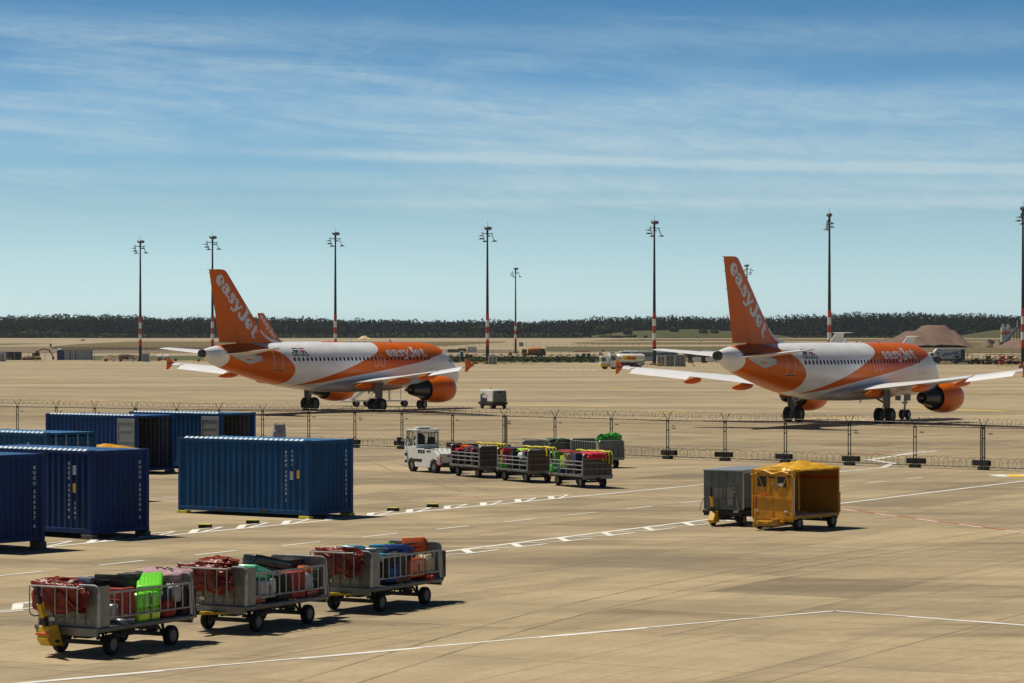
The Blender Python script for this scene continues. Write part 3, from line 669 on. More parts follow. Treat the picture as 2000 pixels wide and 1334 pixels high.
        # tip fence
        ys=16.78; mb=MB(); o=[(19.35,4.12),(19.8,4.28),(20.3,4.60),(20.5,4.63),(20.58,4.4),(20.54,4.1),(20.58,3.75),(20.62,3.55),(20.4,3.57),(19.9,3.9)]
        mb.add([V(a,sd*(ys-.03),z) for a,z in o]+[V(a,sd*(ys+.05),z) for a,z in o],[tuple(range(9,-1,-1)),tuple(range(10,20))]+[(i,(i+1)%10,10+(i+1)%10,10+i) for i in range(10)])
        mb.build('winglet','orangeplane',wing)
        for y,a0,a1,r in ((3.6,15.6,18.9,.30),(7.4,15.9,19.2,.27),(11.2,17.2,19.9,.23)):
            z=wsec(y)[3]-.30; rg=[]; n=14
            for i in range(n+1):
                t=i/n; k=math.sin(math.pi*min(1,max(0,t))**.8)**.6; k=max(k,.04); a=a0+(a1-a0)*t; zz=z-.14*t*1.2-.02
                rg.append([V(a,sd*(y+.62*r*k*math.cos(2*math.pi*j/14)),zz+r*k*1.05*math.sin(2*math.pi*j/14)) for j in range(14)])
            mb=MB(); mb.loft(rg); mb.build('flap_fairing','orangeplane',wing,smooth=True)
        # engine
        EY=sd*5.75; EZ=1.88
        def lathe(prof,seg=36,mi=0,cap=False,dz=0):
            return [[V(a,EY+r*math.cos(2*math.pi*j/seg),EZ+dz+r*math.sin(2*math.pi*j/seg)*1.0) for j in range(seg)] for a,r in prof]
        mb=MB(); mb.loft(lathe([(9.6,.80),(8.95,.82),(8.75,.88),(8.70,.95),(8.80,1.03),(9.2,1.12),(9.8,1.18),(10.4,1.185),(11.0,1.15),(11.5,1.08),(12.0,.97),(12.0,.94),(11.2,.98)]),0,cap=False)
        eng=mb.build('engine','orangeplane',root,smooth=True,auto=50)
        mb=MB(); mb.loft(lathe([(8.66,.95),(8.69,1.0),(8.80,1.035),(8.95,1.07)]),0,cap=False); mb.build('intake_lip','galv',eng,smooth=True)
        mb=MB(); mb.loft(lathe([(9.58,.80),(9.6,.02)]),0,cap=False); mb.loft(lathe([(11.3,.98),(11.35,.60)]),0,cap=False)
        mb.build('fan','black',eng)
        mb=MB(); mb.loft(lathe([(11.2,.80),(11.8,.80),(12.6,.70),(13.3,.56),(13.9,.43),(13.9,.38),(13.2,.42)]),0,cap=False); mb.loft(lathe([(13.3,.30),(14.0,.24),(14.55,.12),(14.8,.02)]),0,cap=False)
        mb.build('exhaust_cone','hotmetal',eng,smooth=True,auto=40)
        mb=MB(); rg=[]
        for a,zt,zb,w in ((9.7,3.06,2.95,.05),(10.6,3.15,2.7,.16),(12.0,3.2,2.55,.2),(13.3,3.1,2.4,.2),(14.6,2.95,2.45,.15),(15.8,2.8,2.62,.04)): rg.append([V(a,EY-w,zb),V(a,EY-w,zt),V(a,EY+w,zt),V(a,EY+w,zb)])
        mb.loft(rg); mb.build('pylon','greyplane',eng,smooth=True,auto=30)
        vs,fs=text2d(reg,.2); ee=[]; mb=MB()
        mb.add([V(9.75-x*sd*(-1)*(1 if sd<0 else -1)*-1 if False else 9.75-x*(1 if sd<0 else -1),EY+sd*math.cos(R(-28)+y/1.19)*1.192,EZ+math.sin(R(-28)+y/1.19)*1.192) for x,y in vs],fs); mb.build('registration','lettergrey',eng)
        # main gear
        g=MB(); gy=sd*3.8; g.tube(V(16.11,gy,.5),V(16.05,gy,1.55),.10,12,1); g.tube(V(16.05,gy,1.45),V(16.0,sd*3.75,2.75),.15,12); g.tube(V(16.11,gy-.55,.585),V(16.11,gy+.55,.585),.09,10)
        g.tube(V(16.05,gy,1.5),V(16.0,sd*2.2,2.3),.08,8); g.tube(V(16.3,gy,.9),V(16.45,gy,1.2),.03,6); g.tube(V(16.45,gy,1.2),V(16.15,gy,1.6),.03,6); g.tube(V(16.0,gy,1.6),V(15.1,gy,2.6),.06,8); g.box(V(16.1,gy,1.9),(.25,.25,.5))
        gear=g.build('main_gear',['galv','steel'],root,smooth=True,auto=40)
        for o in (-.46,.46): w=MB(); w.wheel(V(16.11,gy+o,.585),.585,.43,(0,1,0),0,28,1); w.build('wheel',['rubber','rim'],gear,smooth=True,auto=35)
        d=MB(); yo=sd*4.02; d.prism([(GX-15.65,2.55),(GX-16.62,2.5),(GX-16.62,1.25),(GX-16.3,1.05),(GX-16.15,.85),(GX-15.85,.95),(GX-15.65,1.3)],'y',yo-.02,yo+.03); d.build('gear_door','geardoor',gear)
    g=MB(); g.tube(V(5.07,0,.38),V(5.05,0,1.2),.07,10,1); g.tube(V(5.05,0,1.1),V(5.0,0,2.0),.10,10); g.tube(V(5.07,-.34,.385),V(5.07,.34,.385),.06,8); g.tube(V(5.05,0,1.2),V(4.2,0,1.95),.05,8); g.tube(V(5.2,0,.6),V(5.3,0,.95),.025,6); g.box(V(5.05,0,1.3),(.25,.4,.16))
    gear=g.build('nose_gear',['galv','steel'],root,smooth=True,auto=40)
    for o in (-.25,.25): w=MB(); w.wheel(V(5.07,o,.385),.385,.24,(0,1,0),0,24,1); w.build('wheel',['rubber','tyrewhite'],gear,smooth=True,auto=35)
    for o in (-.42,.42):
        d=MB(); d.prism([(GX-4.9,1.98),(GX-5.9,1.98),(GX-5.85,1.5),(GX-4.95,1.45)],'y',o-.015,o+.015); d.build('gear_door','geardoor',gear)
    # antennas, beacon
    a=MB()
    for q in (9.5,15.0): a.prism([(GX-q+.2,5.97),(GX-q-.2,5.97),(GX-q-.26,6.28),(GX-q-.1,6.28)],'y',-.02,.02)
    a.prism([(GX-12.5+.15,1.68),(GX-12.5-.15,1.68),(GX-12.7,1.40),(GX-12.6,1.40)],'y',-.02,.02); a.build('antenna','whiteplane',root)
    a=MB(); a.tube(V(13.2,0,5.96),V(13.2,0,6.10),.07,10,0,.04); a.build('beacon','red',root)
    return root
pA=make_plane((-14.70,245.3,0),.935,'orange and white airliner on the left, registration OE-LKG, mobile stairs behind it','OE-LKG')
pB=make_plane((24.385,210.18,0),.974,'orange and white airliner on the right, registration OE-LKQ, nearest to the camera','OE-LKQ')
# third one far behind the left one
Yt=594.; c=atY(503,Yt); th=.95; aft=33.3-GX
def copy_vis(o,parent=None):
    if any(o.name.startswith(x) for x in ('window','cockpit_window','registration','exit_door','rear_door','front_door')): return None
    c=o.copy(); COL.objects.link(c); c.parent=parent
    for ch in kids(o): copy_vis(ch,c)
    return c
pC=copy_vis(pA); pC.location=(c.x+math.cos(th)*aft,Yt+math.sin(th)*aft,0); pC.rotation_euler=(0,0,th); pC['label']='distant airliner hidden behind the left one, only its small orange tail fin showing'
# ---------------------------------------------------------------- shipping containers (local: x along length, origin at the corner seen nearest, y across)
def paint_mat(name,col):
    return mat(name,col,.55,0,.35,1.6,dirt=(col[0]*.8+.022,col[1]*.75+.020,col[2]*.55+.018,.55),stretch=(1,1,.35),bump=.15,spec=.22)
CC={'petrol':(.002,.060,.185),'blue':(.003,.038,.17),'navyblue':(.003,.028,.135),'teal':(.003,.068,.18)}
for k,c in CC.items():
    paint_mat('cont_'+k,c)
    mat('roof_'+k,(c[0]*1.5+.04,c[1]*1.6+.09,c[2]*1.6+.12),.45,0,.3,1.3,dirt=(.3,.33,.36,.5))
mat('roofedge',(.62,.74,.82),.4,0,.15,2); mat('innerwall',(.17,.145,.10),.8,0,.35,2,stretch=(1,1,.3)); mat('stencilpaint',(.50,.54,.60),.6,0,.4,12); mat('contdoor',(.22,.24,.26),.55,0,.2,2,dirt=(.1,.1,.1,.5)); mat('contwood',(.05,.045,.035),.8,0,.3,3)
def corr(p0,p1,z0,z1,n,depth,nrm,mb,mi=0,t=.0):
    """corrugated sheet between ground points p0,p1; nrm outward"""
    p0=Vector(p0);p1=Vector(p1);nrm=Vector(nrm); d=p1-p0; prof=[]
    for i in range(n):
        for f,o in ((0,0),(.25,0),(.5,1),(.75,1)): prof.append(((i+f)/n,o))
    prof.append((1,0))
    vs=[]
    for f,o in prof:
        p=p0+d*f-nrm*(depth*o); vs+=[(p.x,p.y,z0),(p.x,p.y,z1)]
    mb.add(vs,[(2*i,2*i+2,2*i+3,2*i+1) for i in range(len(prof)-1)],mi)
CL,CW,CHt=6.058,2.438,2.591
def container(loc,rz,style,label,num='',side_num='',end='wall',fork=True,zb=0.1,code='22G1',stack='right'):
    """x runs from the far end (x=-CL) to the near end (x=0); side y=0 faces the camera"""
    root=empty('shipping_container',loc,rz,label,'container','blue shipping containers')
    m=['cont_'+style,'darksteel']
    f=MB()
    for x in (0,-CL):
        for y in (0,CW):
            sx=-.08 if x==0 else .08; sy=.08 if y==0 else -.08
            f.box((x+sx,y+sy,zb+CHt/2),(.15,.15,CHt-.23))
    for z,h in ((zb+.10,.15),(zb+CHt-.07,.10)):
        for y in (.05,CW-.05): f.box((-CL/2,y,z),(CL-.33,.09,h))
        for x in (-.06,-CL+.06): f.box((x,CW/2,z),(.10,CW-.33,h))
    f.build('frame',m,root,bevel=.012)
    cc=None
    for x in (-.09,-CL+.09):
        for y in (.085,CW-.085):
            for z in (zb+.06,zb+CHt-.057):
                if cc is None: c=MB(); c.box((0,0,0),(.178,.165,.118)); cc=c.build('corner_casting',m,root,bevel=.01); q=cc
                else: q=cc.copy(); COL.objects.link(q)
                q.location=(x,y,z)
    c=MB()
    for y,o in ((.002,-1),(CW-.002,1)):
        for x in (-.09,-CL+.09):
            for z in (zb+.06,zb+CHt-.057): c.box((x,y,z),(.07,.012,.05))
    for x,o in ((-.001,1),(-CL+.001,-1)):
        for y in (.085,CW-.085):
            for z in (zb+.06,zb+CHt-.057): c.box((x,y,z),(.012,.06,.05))
    c.build('casting_hole','black',root)
    s=MB(); corr((-CL+.15,.03,0),(-.15,.03,0),zb+.17,zb+CHt-.12,21,.036,(0,-1,0),s); s.build('side_wall',m,root)
    s=MB(); corr((-.15,CW-.03,0),(-CL+.15,CW-.03,0),zb+.17,zb+CHt-.12,21,.036,(0,1,0),s); s.build('side_wall',m,root)
    s=MB(); corr((-CL+.03,CW-.15,0),(-CL+.03,.15,0),zb+.17,zb+CHt-.12,8,.045,(-1,0,0),s); s.build('end_wall',m,root)
    r=MB(); n=26; vs=[]
    for i in range(n*4+1):
        x=-CL+.15+(CL-.3)*i/(n*4); z=zb+CHt-.035+(0.02 if i%4 in (1,2) else 0); vs+=[(x,.06,z),(x,CW-.06,z)]
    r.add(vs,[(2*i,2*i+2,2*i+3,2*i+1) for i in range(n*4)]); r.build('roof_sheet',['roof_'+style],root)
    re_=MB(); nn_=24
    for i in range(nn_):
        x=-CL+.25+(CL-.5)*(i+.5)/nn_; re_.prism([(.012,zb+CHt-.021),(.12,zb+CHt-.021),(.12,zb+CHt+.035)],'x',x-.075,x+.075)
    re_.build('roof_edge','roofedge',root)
    fl=MB(); fl.box((-CL/2,CW/2,zb+.14),(CL-.3,CW-.2,.06)); fl.build('floor','contwood',root)
    if fork:
        k=MB()
        for x in (-CL/2-1.03,-CL/2+1.03): k.box((x,.0,zb+.085),(.36,.03,.10))
        k.build('fork_pocket','black',root)
    if end=='wall':
        s=MB(); corr((-.03,.15,0),(-.03,CW-.15,0),zb+.17,zb+CHt-.12,10,.045,(1,0,0),s); s.build('end_wall',m,root)
    if end=='doors':
        for k in range(2):
            y0=.15+k*(CW-.3)/2; y1=y0+(CW-.3)/2-.02
            d=MB(); d.box((-.05,(y0+y1)/2,zb+CHt/2),(.05,y1-y0,CHt-.32)); door=d.build('door',m,root,bevel=.01)
            b=MB()
            for q in (.25,.72):
                yy=y0+(y1-y0)*q; b.tube((.01,yy,zb+.1),(.01,yy,zb+CHt-.08),.02,8)
                for zz in (.35,.9,1.5,2.2): b.box((0,yy,zb+zz),(.05,.09,.05))
            b.bar((.03,y0+.15,zb+1.15),(.03,y0+.6,zb+1.12),.03); b.build('lock_bar','galv',door)
    if end=='open':
        # one leaf folded right back along the side facing the camera, the other along the far side
        for y,nm in ((-.03,'open_door'),(CW+.03,'open_door')):
            d=MB(); d.box((-.68,y,zb+CHt/2),(1.12,.05,CHt-.32)); door=d.build(nm,'contdoor',root,bevel=.01)
            b=MB(); yy=y-.03 if y<0 else y+.03
            for q in ((-.68,zb+.30,1.12,.08),(-.68,zb+CHt-.30,1.12,.08)): b.box((q[0],yy,q[1]),(q[2],.02,q[3]))
            for x in (-1.2,-.16): b.box((x,yy,zb+CHt/2),(.07,.022,CHt-.5))
            for z in (.9,1.4,1.9): b.box((-.68,yy,zb+z),(.9,.012,.10))
            b.build('door_frame','contdoor',door,bevel=.004)
        li=MB(); corr((-CL+.2,CW-.09,0),(-.18,CW-.09,0),zb+.17,zb+CHt-.12,21,.036,(0,-1,0),li); 
        for i in range(18): li.box((-.4-.28*i,CW-.10,zb+CHt-.45),(.10,.012,.02),1)
        li.build('inner_wall',['innerwall','lettergrey'],root)
    ft=MB(); mt='yellowpaint' if style=='petrol' else 'concblock'
    for x in (-.2,-CL+.2):
        for y in (.1,CW-.1): 
            b=MB(); b.box((x,y,zb/2-.002),(.46,.26,zb-.004)); b.build('support_block',mt,root,bevel=.015)
    # vertical characters, letter by letter
    def stackt(txt,org,right,size,pitch,nm):
        size*=.78
        mb=MB(); z=org[2]
        for ch in txt:
            if ch!=' ':
                vs,fs=text2d(ch,size,.006); mb.add([(org[0]+right[0]*x,org[1]+right[1]*x,z+y*.9) for x,y in vs],fs)
            z-=pitch*(.55 if ch==' ' else 1)
        mb.build(nm,'stencilpaint',root)
    if num: stackt(num,(.004,CW-.42,zb+CHt-.42),(0,1,0),.19,.155,'container_number')
    if side_num:
        stackt(side_num,(-1.02,.0,zb+CHt-.42),(1,0,0),.17,.150,'container_number')
        stackt(code,(-.74,.0,zb+(2.2 if style=='petrol' else .95)),(1,0,0),.15,.15,'type_code')
        q=MB(); zt=1.35 if style=='petrol' else 1.95
        for i in range(5): q.box((-.76,-.002,zb+zt+.06*i-.1),(.15,.006,.03))
        q.build('stencil','letter',root)
        q=MB(); q.box((-.46 if style=='petrol' else -.76,-.003,zb+1.42),(.13,.008,.28)); q.build('warning_sticker','yellow',root)
    return root
container((-6.966,96.416,0),-.629,'petrol','large petrol blue container standing alone on yellow blocks, marked BCHU 209508 1','BCHU 209508 1','BCHU 209508 1',zb=.10)
container((-12.911,86.386,0),-.690,'navyblue','dark blue container second from the left at the front, marked BUCU 202386 0','BUCU 202386 0','BUCU 202386 0',zb=.146,fork=False)
t0=-.69; k=CH-.226; Yc=82.66; c=Vector((-13.70,Yc,0))-Vector((-math.sin(t0),math.cos(t0),0))*CW
container(c,t0,'navyblue','frontmost dark blue container, cut by the left photo edge, marked BUCU 200337 8','BUCU 200337 8',zb=.226)
container(atY(92,101.8),-.67,'teal','teal blue container with closed doors and lock bars, behind the two dark blue ones','','BCHU 209414 6',end='doors',zb=.19)
container(atY(267.8,129.0),-.652,'blue','blue container with open end and grey door folded back, left of the rear pair','','',end='open',zb=.1)
container(atY(432.3,132.9),-.640,'petrol','rearmost blue container with open end and grey door folded back, right of the rear pair','','',end='open',zb=.1)
# loose rubber blocks
for i,(u,v,lb) in enumerate(((400.8,1031,'yellow topped rubber block on the tarmac, leftmost of the four loose ones'),(493.5,1022.5,'yellow topped rubber block on the tarmac below the middle of the petrol blue container'),(768,998,'yellow topped rubber block just right of the petrol blue container'),(845,990.5,'yellow topped rubber block on the tarmac, rightmost of the four loose ones'))):
    r=empty('rubber_block',at(u,v),-.1,lb,'block','loose rubber blocks')
    b=MB(); o=[(-.21,-.11),(-.17,-.15),(.17,-.15),(.21,-.11),(.21,.11),(.17,.15),(-.17,.15),(-.21,.11)]; b.prism(o,'z',0,.11); b.build('block_body','rubberblock',r,bevel=.012)
    b=MB(); b.prism([(x*.95,y*.95) for x,y in o],'z',.112,.125); b.build('block_top','yellowpaint',r,bevel=.004)
# ---------------------------------------------------------------- luggage carts
def rngf(a,b): return random.uniform(a,b)
mat('canvas',(.20,.022,.008),.36,0,.45,7,bump=.35,spec=.35); mat('boarddark',(.075,.045,.035),.55,0,.3,4,dirt=(.03,.02,.02,.5)); mat('curtain',(.66,.52,.03),.5,0,.35,8,bump=.3); mat('tarpyellow',(.70,.37,.010),.42,0,.3,3,bump=.35,dirt=(.3,.17,.02,.4)); mat('tarpgreen',(.035,.34,.03),.45,0,.3,5,bump=.4); mat('tarpdark',(.02,.09,.03),.5,0,.3,5,bump=.4)
def crumple(cx,cy,cz,dx,dy,dz,seed,nu=26,nv=16,amp=.09,flat=.6,droop=0.):
    """closed lumpy cloth bundle as a mesh builder"""
    rs=np.random.RandomState(seed); mb=MB(); ph=rs.rand(14)*6.28; fr=rs.uniform(1,5.5,(14,3)); rings=[]
    for i in range(nv+1):
        t=math.pi*i/nv; ring=[]
        for j in range(nu):
            p=2*math.pi*j/nu; sx,sy,sz=math.sin(t)*math.cos(p),math.sin(t)*math.sin(p),math.cos(t)
            sx=math.copysign(abs(sx)**flat,sx); sy=math.copysign(abs(sy)**flat,sy); sz=math.copysign(abs(sz)**flat,sz)
            k=1+amp*sum(math.sin(fr[q][0]*sx*2+fr[q][1]*sy*2+fr[q][2]*sz*2+ph[q]) for q in range(14))/3.0+amp*(.7*abs(math.sin(7*sx+5*sz+ph[0]))-.45*abs(math.sin(9*sy+6*sz+ph[2]))**3-.40*abs(math.sin(15*sy-9*sz+7*sx+ph[3]))**4+.22*math.sin(23*sy+13*sz+ph[4])*math.sin(19*sz-8*sy+ph[5]))
            z=sz*dz/2*k
            if z<0: z-=droop*abs(math.sin(3.3*sy+ph[1]))*dz
            ring.append((cx+sx*dx/2*k,cy+sy*dy/2*k,cz+z))
        rings.append(ring)
    mb.loft(rings); return mb
def draped(o,cat): return o
def towbar(root,raised,yl=True):
    """front coupling on cart: local +x forward"""
    t=MB()
    if raised:
        t.prism([(1.70,.62),(1.95,.60),(2.02,.34),(1.9,.22),(1.52,.20)],'y',-.13,.13,0)
        t.bar((1.9,0,.62),(1.98,0,.78),.10,.12,1); t.bar((1.98,0,.78),(2.08,0,1.06),.10,.12,0); t.bar((2.08,0,1.06),(2.13,0,1.2),.08,.09,1)
        t.tube((2.13,0,1.18),(2.16,0,1.34),.035,8,1); t.tube((2.12,0,1.33),(2.22,0,1.36),.05,8,1); t.tube((1.75,-.22,.3),(1.75,.22,.3),.03,8,1)
        t.box((1.98,0,.45),(.06,.34,.05),2)
    else:
        t.bar((1.45,0,.42),(2.25,0,.46),.16,.06,0); t.bar((1.5,-.3,.42),(2.05,0,.44),.06,.05,0); t.bar((1.5,.3,.42),(2.05,0,.44),.06,.05,0); t.tube((2.2,0,.48),(2.36,0,.47),.05,8,1); t.tube((2.3,0,.38),(2.3,0,.58),.022,6,1)
    o=t.build('tow_bar',['yellow','darksteel','orange'],root,bevel=.01)
    if raised: o.location=(-.02,-.27,0)
    return o
def cart_base(root,L_,Wd,wb,tr,zp,rw,m='steel'):
    p=MB(); p.box((0,0,zp-.05),(L_,Wd,.09)); 
    for y in (-Wd/2+.02,Wd/2-.02): p.tube((-L_/2,y,zp-.04),(L_/2,y,zp-.04),.05,8)
    p.box((L_/2-.02,0,zp-.09),(.06,Wd-.05,.16)); p.box((-L_/2+.02,0,zp-.09),(.06,Wd-.05,.16))
    p.build('platform',m,root,bevel=.008)
    c=MB()
    for x in (-wb/2,wb/2):
        c.box((x,0,rw+.02),(.10,tr-.12,.08)); c.box((x,0,(zp-.1+rw)/2+.02),(.34,.36,.10))
        for y in (-tr/2+.17,tr/2-.17): c.bar((x,y,rw),(x-.12,y*.7,zp-.1),.05); c.bar((x,y,rw),(x+.12,y*.7,zp-.1),.05)
    for y in (-.28,.28):
        c.bar((-wb/2,y,rw+.10),(wb/2,y,rw+.10),.05); 
        for i in range(5):
            x=-.75+.3*i; c.bar((x,y,rw+.1),(x+.15,y,zp-.1),.025); c.bar((x+.15,y,zp-.1),(x+.3,y,rw+.1),.025)
    c.build('chassis','darksteel',root)
    for x in (-wb/2,wb/2):
        for y in (-tr/2,tr/2):
            w=MB(); w.wheel((x,y,rw),rw,.15,(0,1,0),0,22,1,.58); w.build('wheel',['rubber','rim'],root,smooth=True,auto=35)
    b=MB(); b.bar((-L_/2,0,zp-.14),(-L_/2-.22,0,zp-.16),.12,.05); b.tube((-L_/2-.18,0,zp-.22),(-L_/2-.18,0,zp-.05),.02,6); b.build('rear_hitch','darksteel',root)
def endpanel(root,x,Wd,zp,zt,mi,nm,fwd=1,tubes=True):
    e=MB(); y=Wd/2-.03; r=.12; o=[(-y,zp)]+[(-y+r-r*math.cos(a),zt-r+r*math.sin(a)) for a in [R(15*i) for i in range(7)]]+[(y-r+r*math.sin(a),zt-r+r*math.cos(a)) for a in [R(15*i) for i in range(7)]]+[(y,zp)]
    e.prism(o,'x',x-.012,x+.012); 
    for yy in (-.38,-.12,.14,.4): e.box((x+fwd*.025,yy,zp+(zt-zp)*.28),(.03,.02,(zt-zp)*.5))
    p=e.build(nm,mi,root)
    t=MB(); t.path([(x,a,b) for a,b in o],.022,8); t.build('rim_tube','galv',p,smooth=True)
    return p
def railing(root,y,L_,z0,z1,n,nm='side_rail'):
    s=MB(); x0,x1=-L_/2+.09,L_/2-.09
    for z in (z0,z1): s.tube((x0,y,z),(x1,y,z),.02,8)
    for i in range(n): x=x0+(x1-x0)*i/(n-1); s.tube((x,y,z0),(x,y,z1),.014 if 0<i<n-1 else .024,8)
    s.tube((x0,y,z1),(x0-.03,y,.55),.02,8); s.tube((x1,y,z1),(x1+.03,y,.55),.02,8)
    s.tube((x0-.06,y+.02,z1-.06),(x0-.14,y+.02,.55),.014,6)
    return s.build(nm,'galv',root,smooth=True)
HF=R(-118.8)
def front_cart(root_loc,label,raised):
    L_,Wd=3.2,1.5; r=empty('luggage_cart',root_loc,HF,label,'luggage cart','luggage carts in the foreground')
    cart_base(r,L_,Wd,1.97,1.23,.58,.205); towbar(r,raised)
    fp=endpanel(r,1.5,Wd,.58,1.38,'sheet','front_panel'); endpanel(r,-1.56,Wd,.58,1.40,'sheet','rear_panel',-1)
    railing(r,.71,L_,.74,1.22,13); railing(r,-.71,L_,.74,1.22,13)
    for y in (.73,-.73): s=MB(); s.box((1.35,y,.98),(.32,.02,.78)); s.build('corner_panel','sheet',r,bevel=.006)
    h=MB()
    h.tube((1.56,-.70,1.38),(1.84,-.70,1.36),.016,8); h.tube((1.56,.45,1.38),(1.84,.45,1.36),.016,8); h.tube((1.84,-.70,1.36),(1.84,.45,1.36),.018,8)
    for y in (-.70,-.40,-.08,.2,.45): h.path([(1.84,y,1.36),(1.84,y,.86),(1.80,y,.80),(1.70,y,.76),(1.56,y,.76)],.014,6)
    h.build('canvas_holder','galv',r,smooth=True)
    n=MB(); n.box((1.535,-.38,.70),(.012,.12,.07)); n.box((1.552,.0,.50),(.012,.10,.09)); n.box((1.552,.25,.52),(.012,.26,.05),1); n.build('number_plate',['letter','orange'],r)
    return r
FC=[(-7.85,55.85),(-5.43,60.26),(-3.04,64.65)]
ahead=[front_cart((x,y,0),lb,i==0) for i,((x,y),lb) in enumerate(zip(FC,('frontmost luggage cart with raised yellow tow bar and lime green suitcases','middle cart of the foreground train, carrying a mint green suitcase','rear cart of the foreground train, carrying an orange bag on top')))]
def loc_of(base,hd,x,y,z): 
    c,s=math.cos(hd),math.sin(hd); return Vector((base[0]+c*x-s*y,base[1]+s*x+c*y,z))
for i,(b,sd) in enumerate(zip(FC,(3,11,23))):
    m=crumple(0,0,0,.28,1.08,.46 if i!=1 else .44,sd,72,44,.13,.55,.28)
    o=m.build('canvas_cover','canvas',None,smooth=True,auto=60); o.location=loc_of(b,HF,1.69,-.12 if i<1 else (-.16 if i==1 else -.05),1.20); o.rotation_euler=(0,0,HF)
    tag(o,('red brown canvas bundle in the holder of the frontmost luggage cart','red brown canvas bundle in the holder of the middle foreground cart','red brown canvas bundle in the holder of the rear foreground cart')[i],'canvas cover','folded canvas covers')
    m=crumple(0,0,0,.55,.75,.24,sd+50,60,30,.15,.6)
    if i<2:
        o=m.build('canvas_cover','canvas',None,smooth=True,auto=60); o.location=loc_of(b,HF,1.40,-.05 if i else -.35,1.42 if i else 1.36); o.rotation_euler=(0,0,HF)
        tag(o,('crumpled red brown canvas spilling over the front end of the frontmost cart','crumpled red brown canvas heaped on top of the front end of the middle cart')[i],'canvas cover','folded canvas covers')
# ---------------------------------------------------------------- luggage
LC={}
def lmat(col,hard):
    k=('h' if hard else 's')+'_%.2f_%.2f_%.2f'%col
    if k not in LC: LC[k]=mat('bag_'+k,col,.32 if hard else .8,0,.15 if hard else .35,9 if hard else 25,bump=0 if hard else .3,coat=.3 if hard else 0)
    return LC[k]
def case(loc,rot,dims,col,label,kind='hard',cat='suitcase'):
    """dims: height (long), width, depth; local z = long axis"""
    h,w,d=dims; r=empty('suitcase' if kind!='duffel' else 'travel_bag',loc,0,label,cat,'pieces of luggage'); r.rotation_euler=rot
    if kind in ('hard','soft'):
        b=MB(); b.box((0,0,0),(d,w,h)); body=b.build('shell',lmat(col,kind=='hard'),r,bevel=min(.055,d*.22) if kind=='hard' else .022,seg=3)
        for p in body.data.polygons: p.use_smooth=True
        g=MB()
        if kind=='hard':
            n=6
            for s in (-1,1):
                g=MB()
                for i in range(n): g.box((s*d*.5,-w*.36+w*.72*i/(n-1),0),(.014,.022,h*.72))
                g.build('rib',lmat(col,True),r,bevel=.004)
        else:
            for s in (-1,1): g.box((s*d*.5,0,-h*.12),(.03,w*.7,h*.5)); 
            g.build('front_pocket',lmat(tuple(c*.8 for c in col),False),r,bevel=.012)
        z=MB(); z.box((0,0,0),(.014,w+.008,h+.008)); z.build('zip_line','black',r,bevel=.004)
        k=MB(); k.path([(0,-.09,h/2),(0,-.08,h/2+.035),(0,.08,h/2+.035),(0,.09,h/2)],.011,6); k.build('handle','black',r); k=MB(); k.path([(0,w/2,-.08),(0,w/2+.03,-.07),(0,w/2+.03,.07),(0,w/2,.08)],.010,6); k.build('handle','black',r)
        q=MB()
        for y in (-w/2+.05,w/2-.05):
            for x in (-d/2+.05,d/2-.05): q.wheel((x,y,-h/2-.02),.028,.02,(1,0,0),0,10)
        q.build('castors','rubber',r)
    else:
        m=crumple(0,0,0,d,w,h,int(abs(hash(label)))%997 if False else sum(map(ord,label))%997,34,20,.10,.5); m.build('bag_body',lmat(col,False),r,smooth=True,auto=70)
        g=MB()
        for s in (-.22,.22): g.path([(d*.2*(1 if s>0 else -1),w*s-.0,h*.46),(d*.1*(1 if s>0 else -1),w*s,h*.60),(-d*.0,w*s*.3,h*.64),(0,-w*s*.2,h*.5)],.012,6)
        g.path([(-d*.46,-w*.2,0),(-d*.2,-w*.2,h*.47),(d*.2,-w*.2,h*.47),(d*.46,-w*.2,0)],.014,6)
        g.build('strap','black',r)
    return r
Hd=math.pi/2
def putp(cart,uv,y,rot,dims,col,label,kind='hard',cat=None):
    b,hd=cart; c_,s_=math.cos(hd),math.sin(hd); k=(uv[0]-1000)/F
    x=-((b[0]-s_*y)-k*(b[1]+c_*y))/(c_-k*s_); Y=b[1]+s_*x+c_*y; z=CH-(uv[1]-V0)*Y/F
    return put(cart,x,y,z,rot,dims,col,label,kind,cat)
def put(cart,x,y,z,rot,dims,col,label,kind='hard',cat=None):
    b,hd=cart; p=loc_of(b,hd,x,y,z); e=Matrix.Rotation(hd,4,'Z')@Matrix.Rotation(rot[2],4,'Z')@Matrix.Rotation(rot[1],4,'Y')@Matrix.Rotation(rot[0],4,'X')
    return case(p,e.to_euler(),dims,col,label,kind,cat or ('suitcase' if kind!='duffel' else 'bag'))
LIME=(.16,.72,.02);LIMEY=(.42,.68,.01);BLK=(.012,.012,.014);RED=(.30,.02,.015);GRY=(.10,.10,.11);NVY=(.015,.02,.07);MINT=(.10,.55,.30);ORG=(.62,.10,.012);BLUE=(.01,.07,.35);CYA=(.06,.35,.50);BRN=(.16,.05,.02);PINK=(.45,.28,.30);BEI=(.50,.43,.28);DGR=(.02,.06,.03);CRIM=(.45,.01,.04);SIL=(.38,.40,.44);WHT=(.65,.65,.62)
up=(0,0,0); flat_=(0,Hd,0); side_=(Hd,0,0)
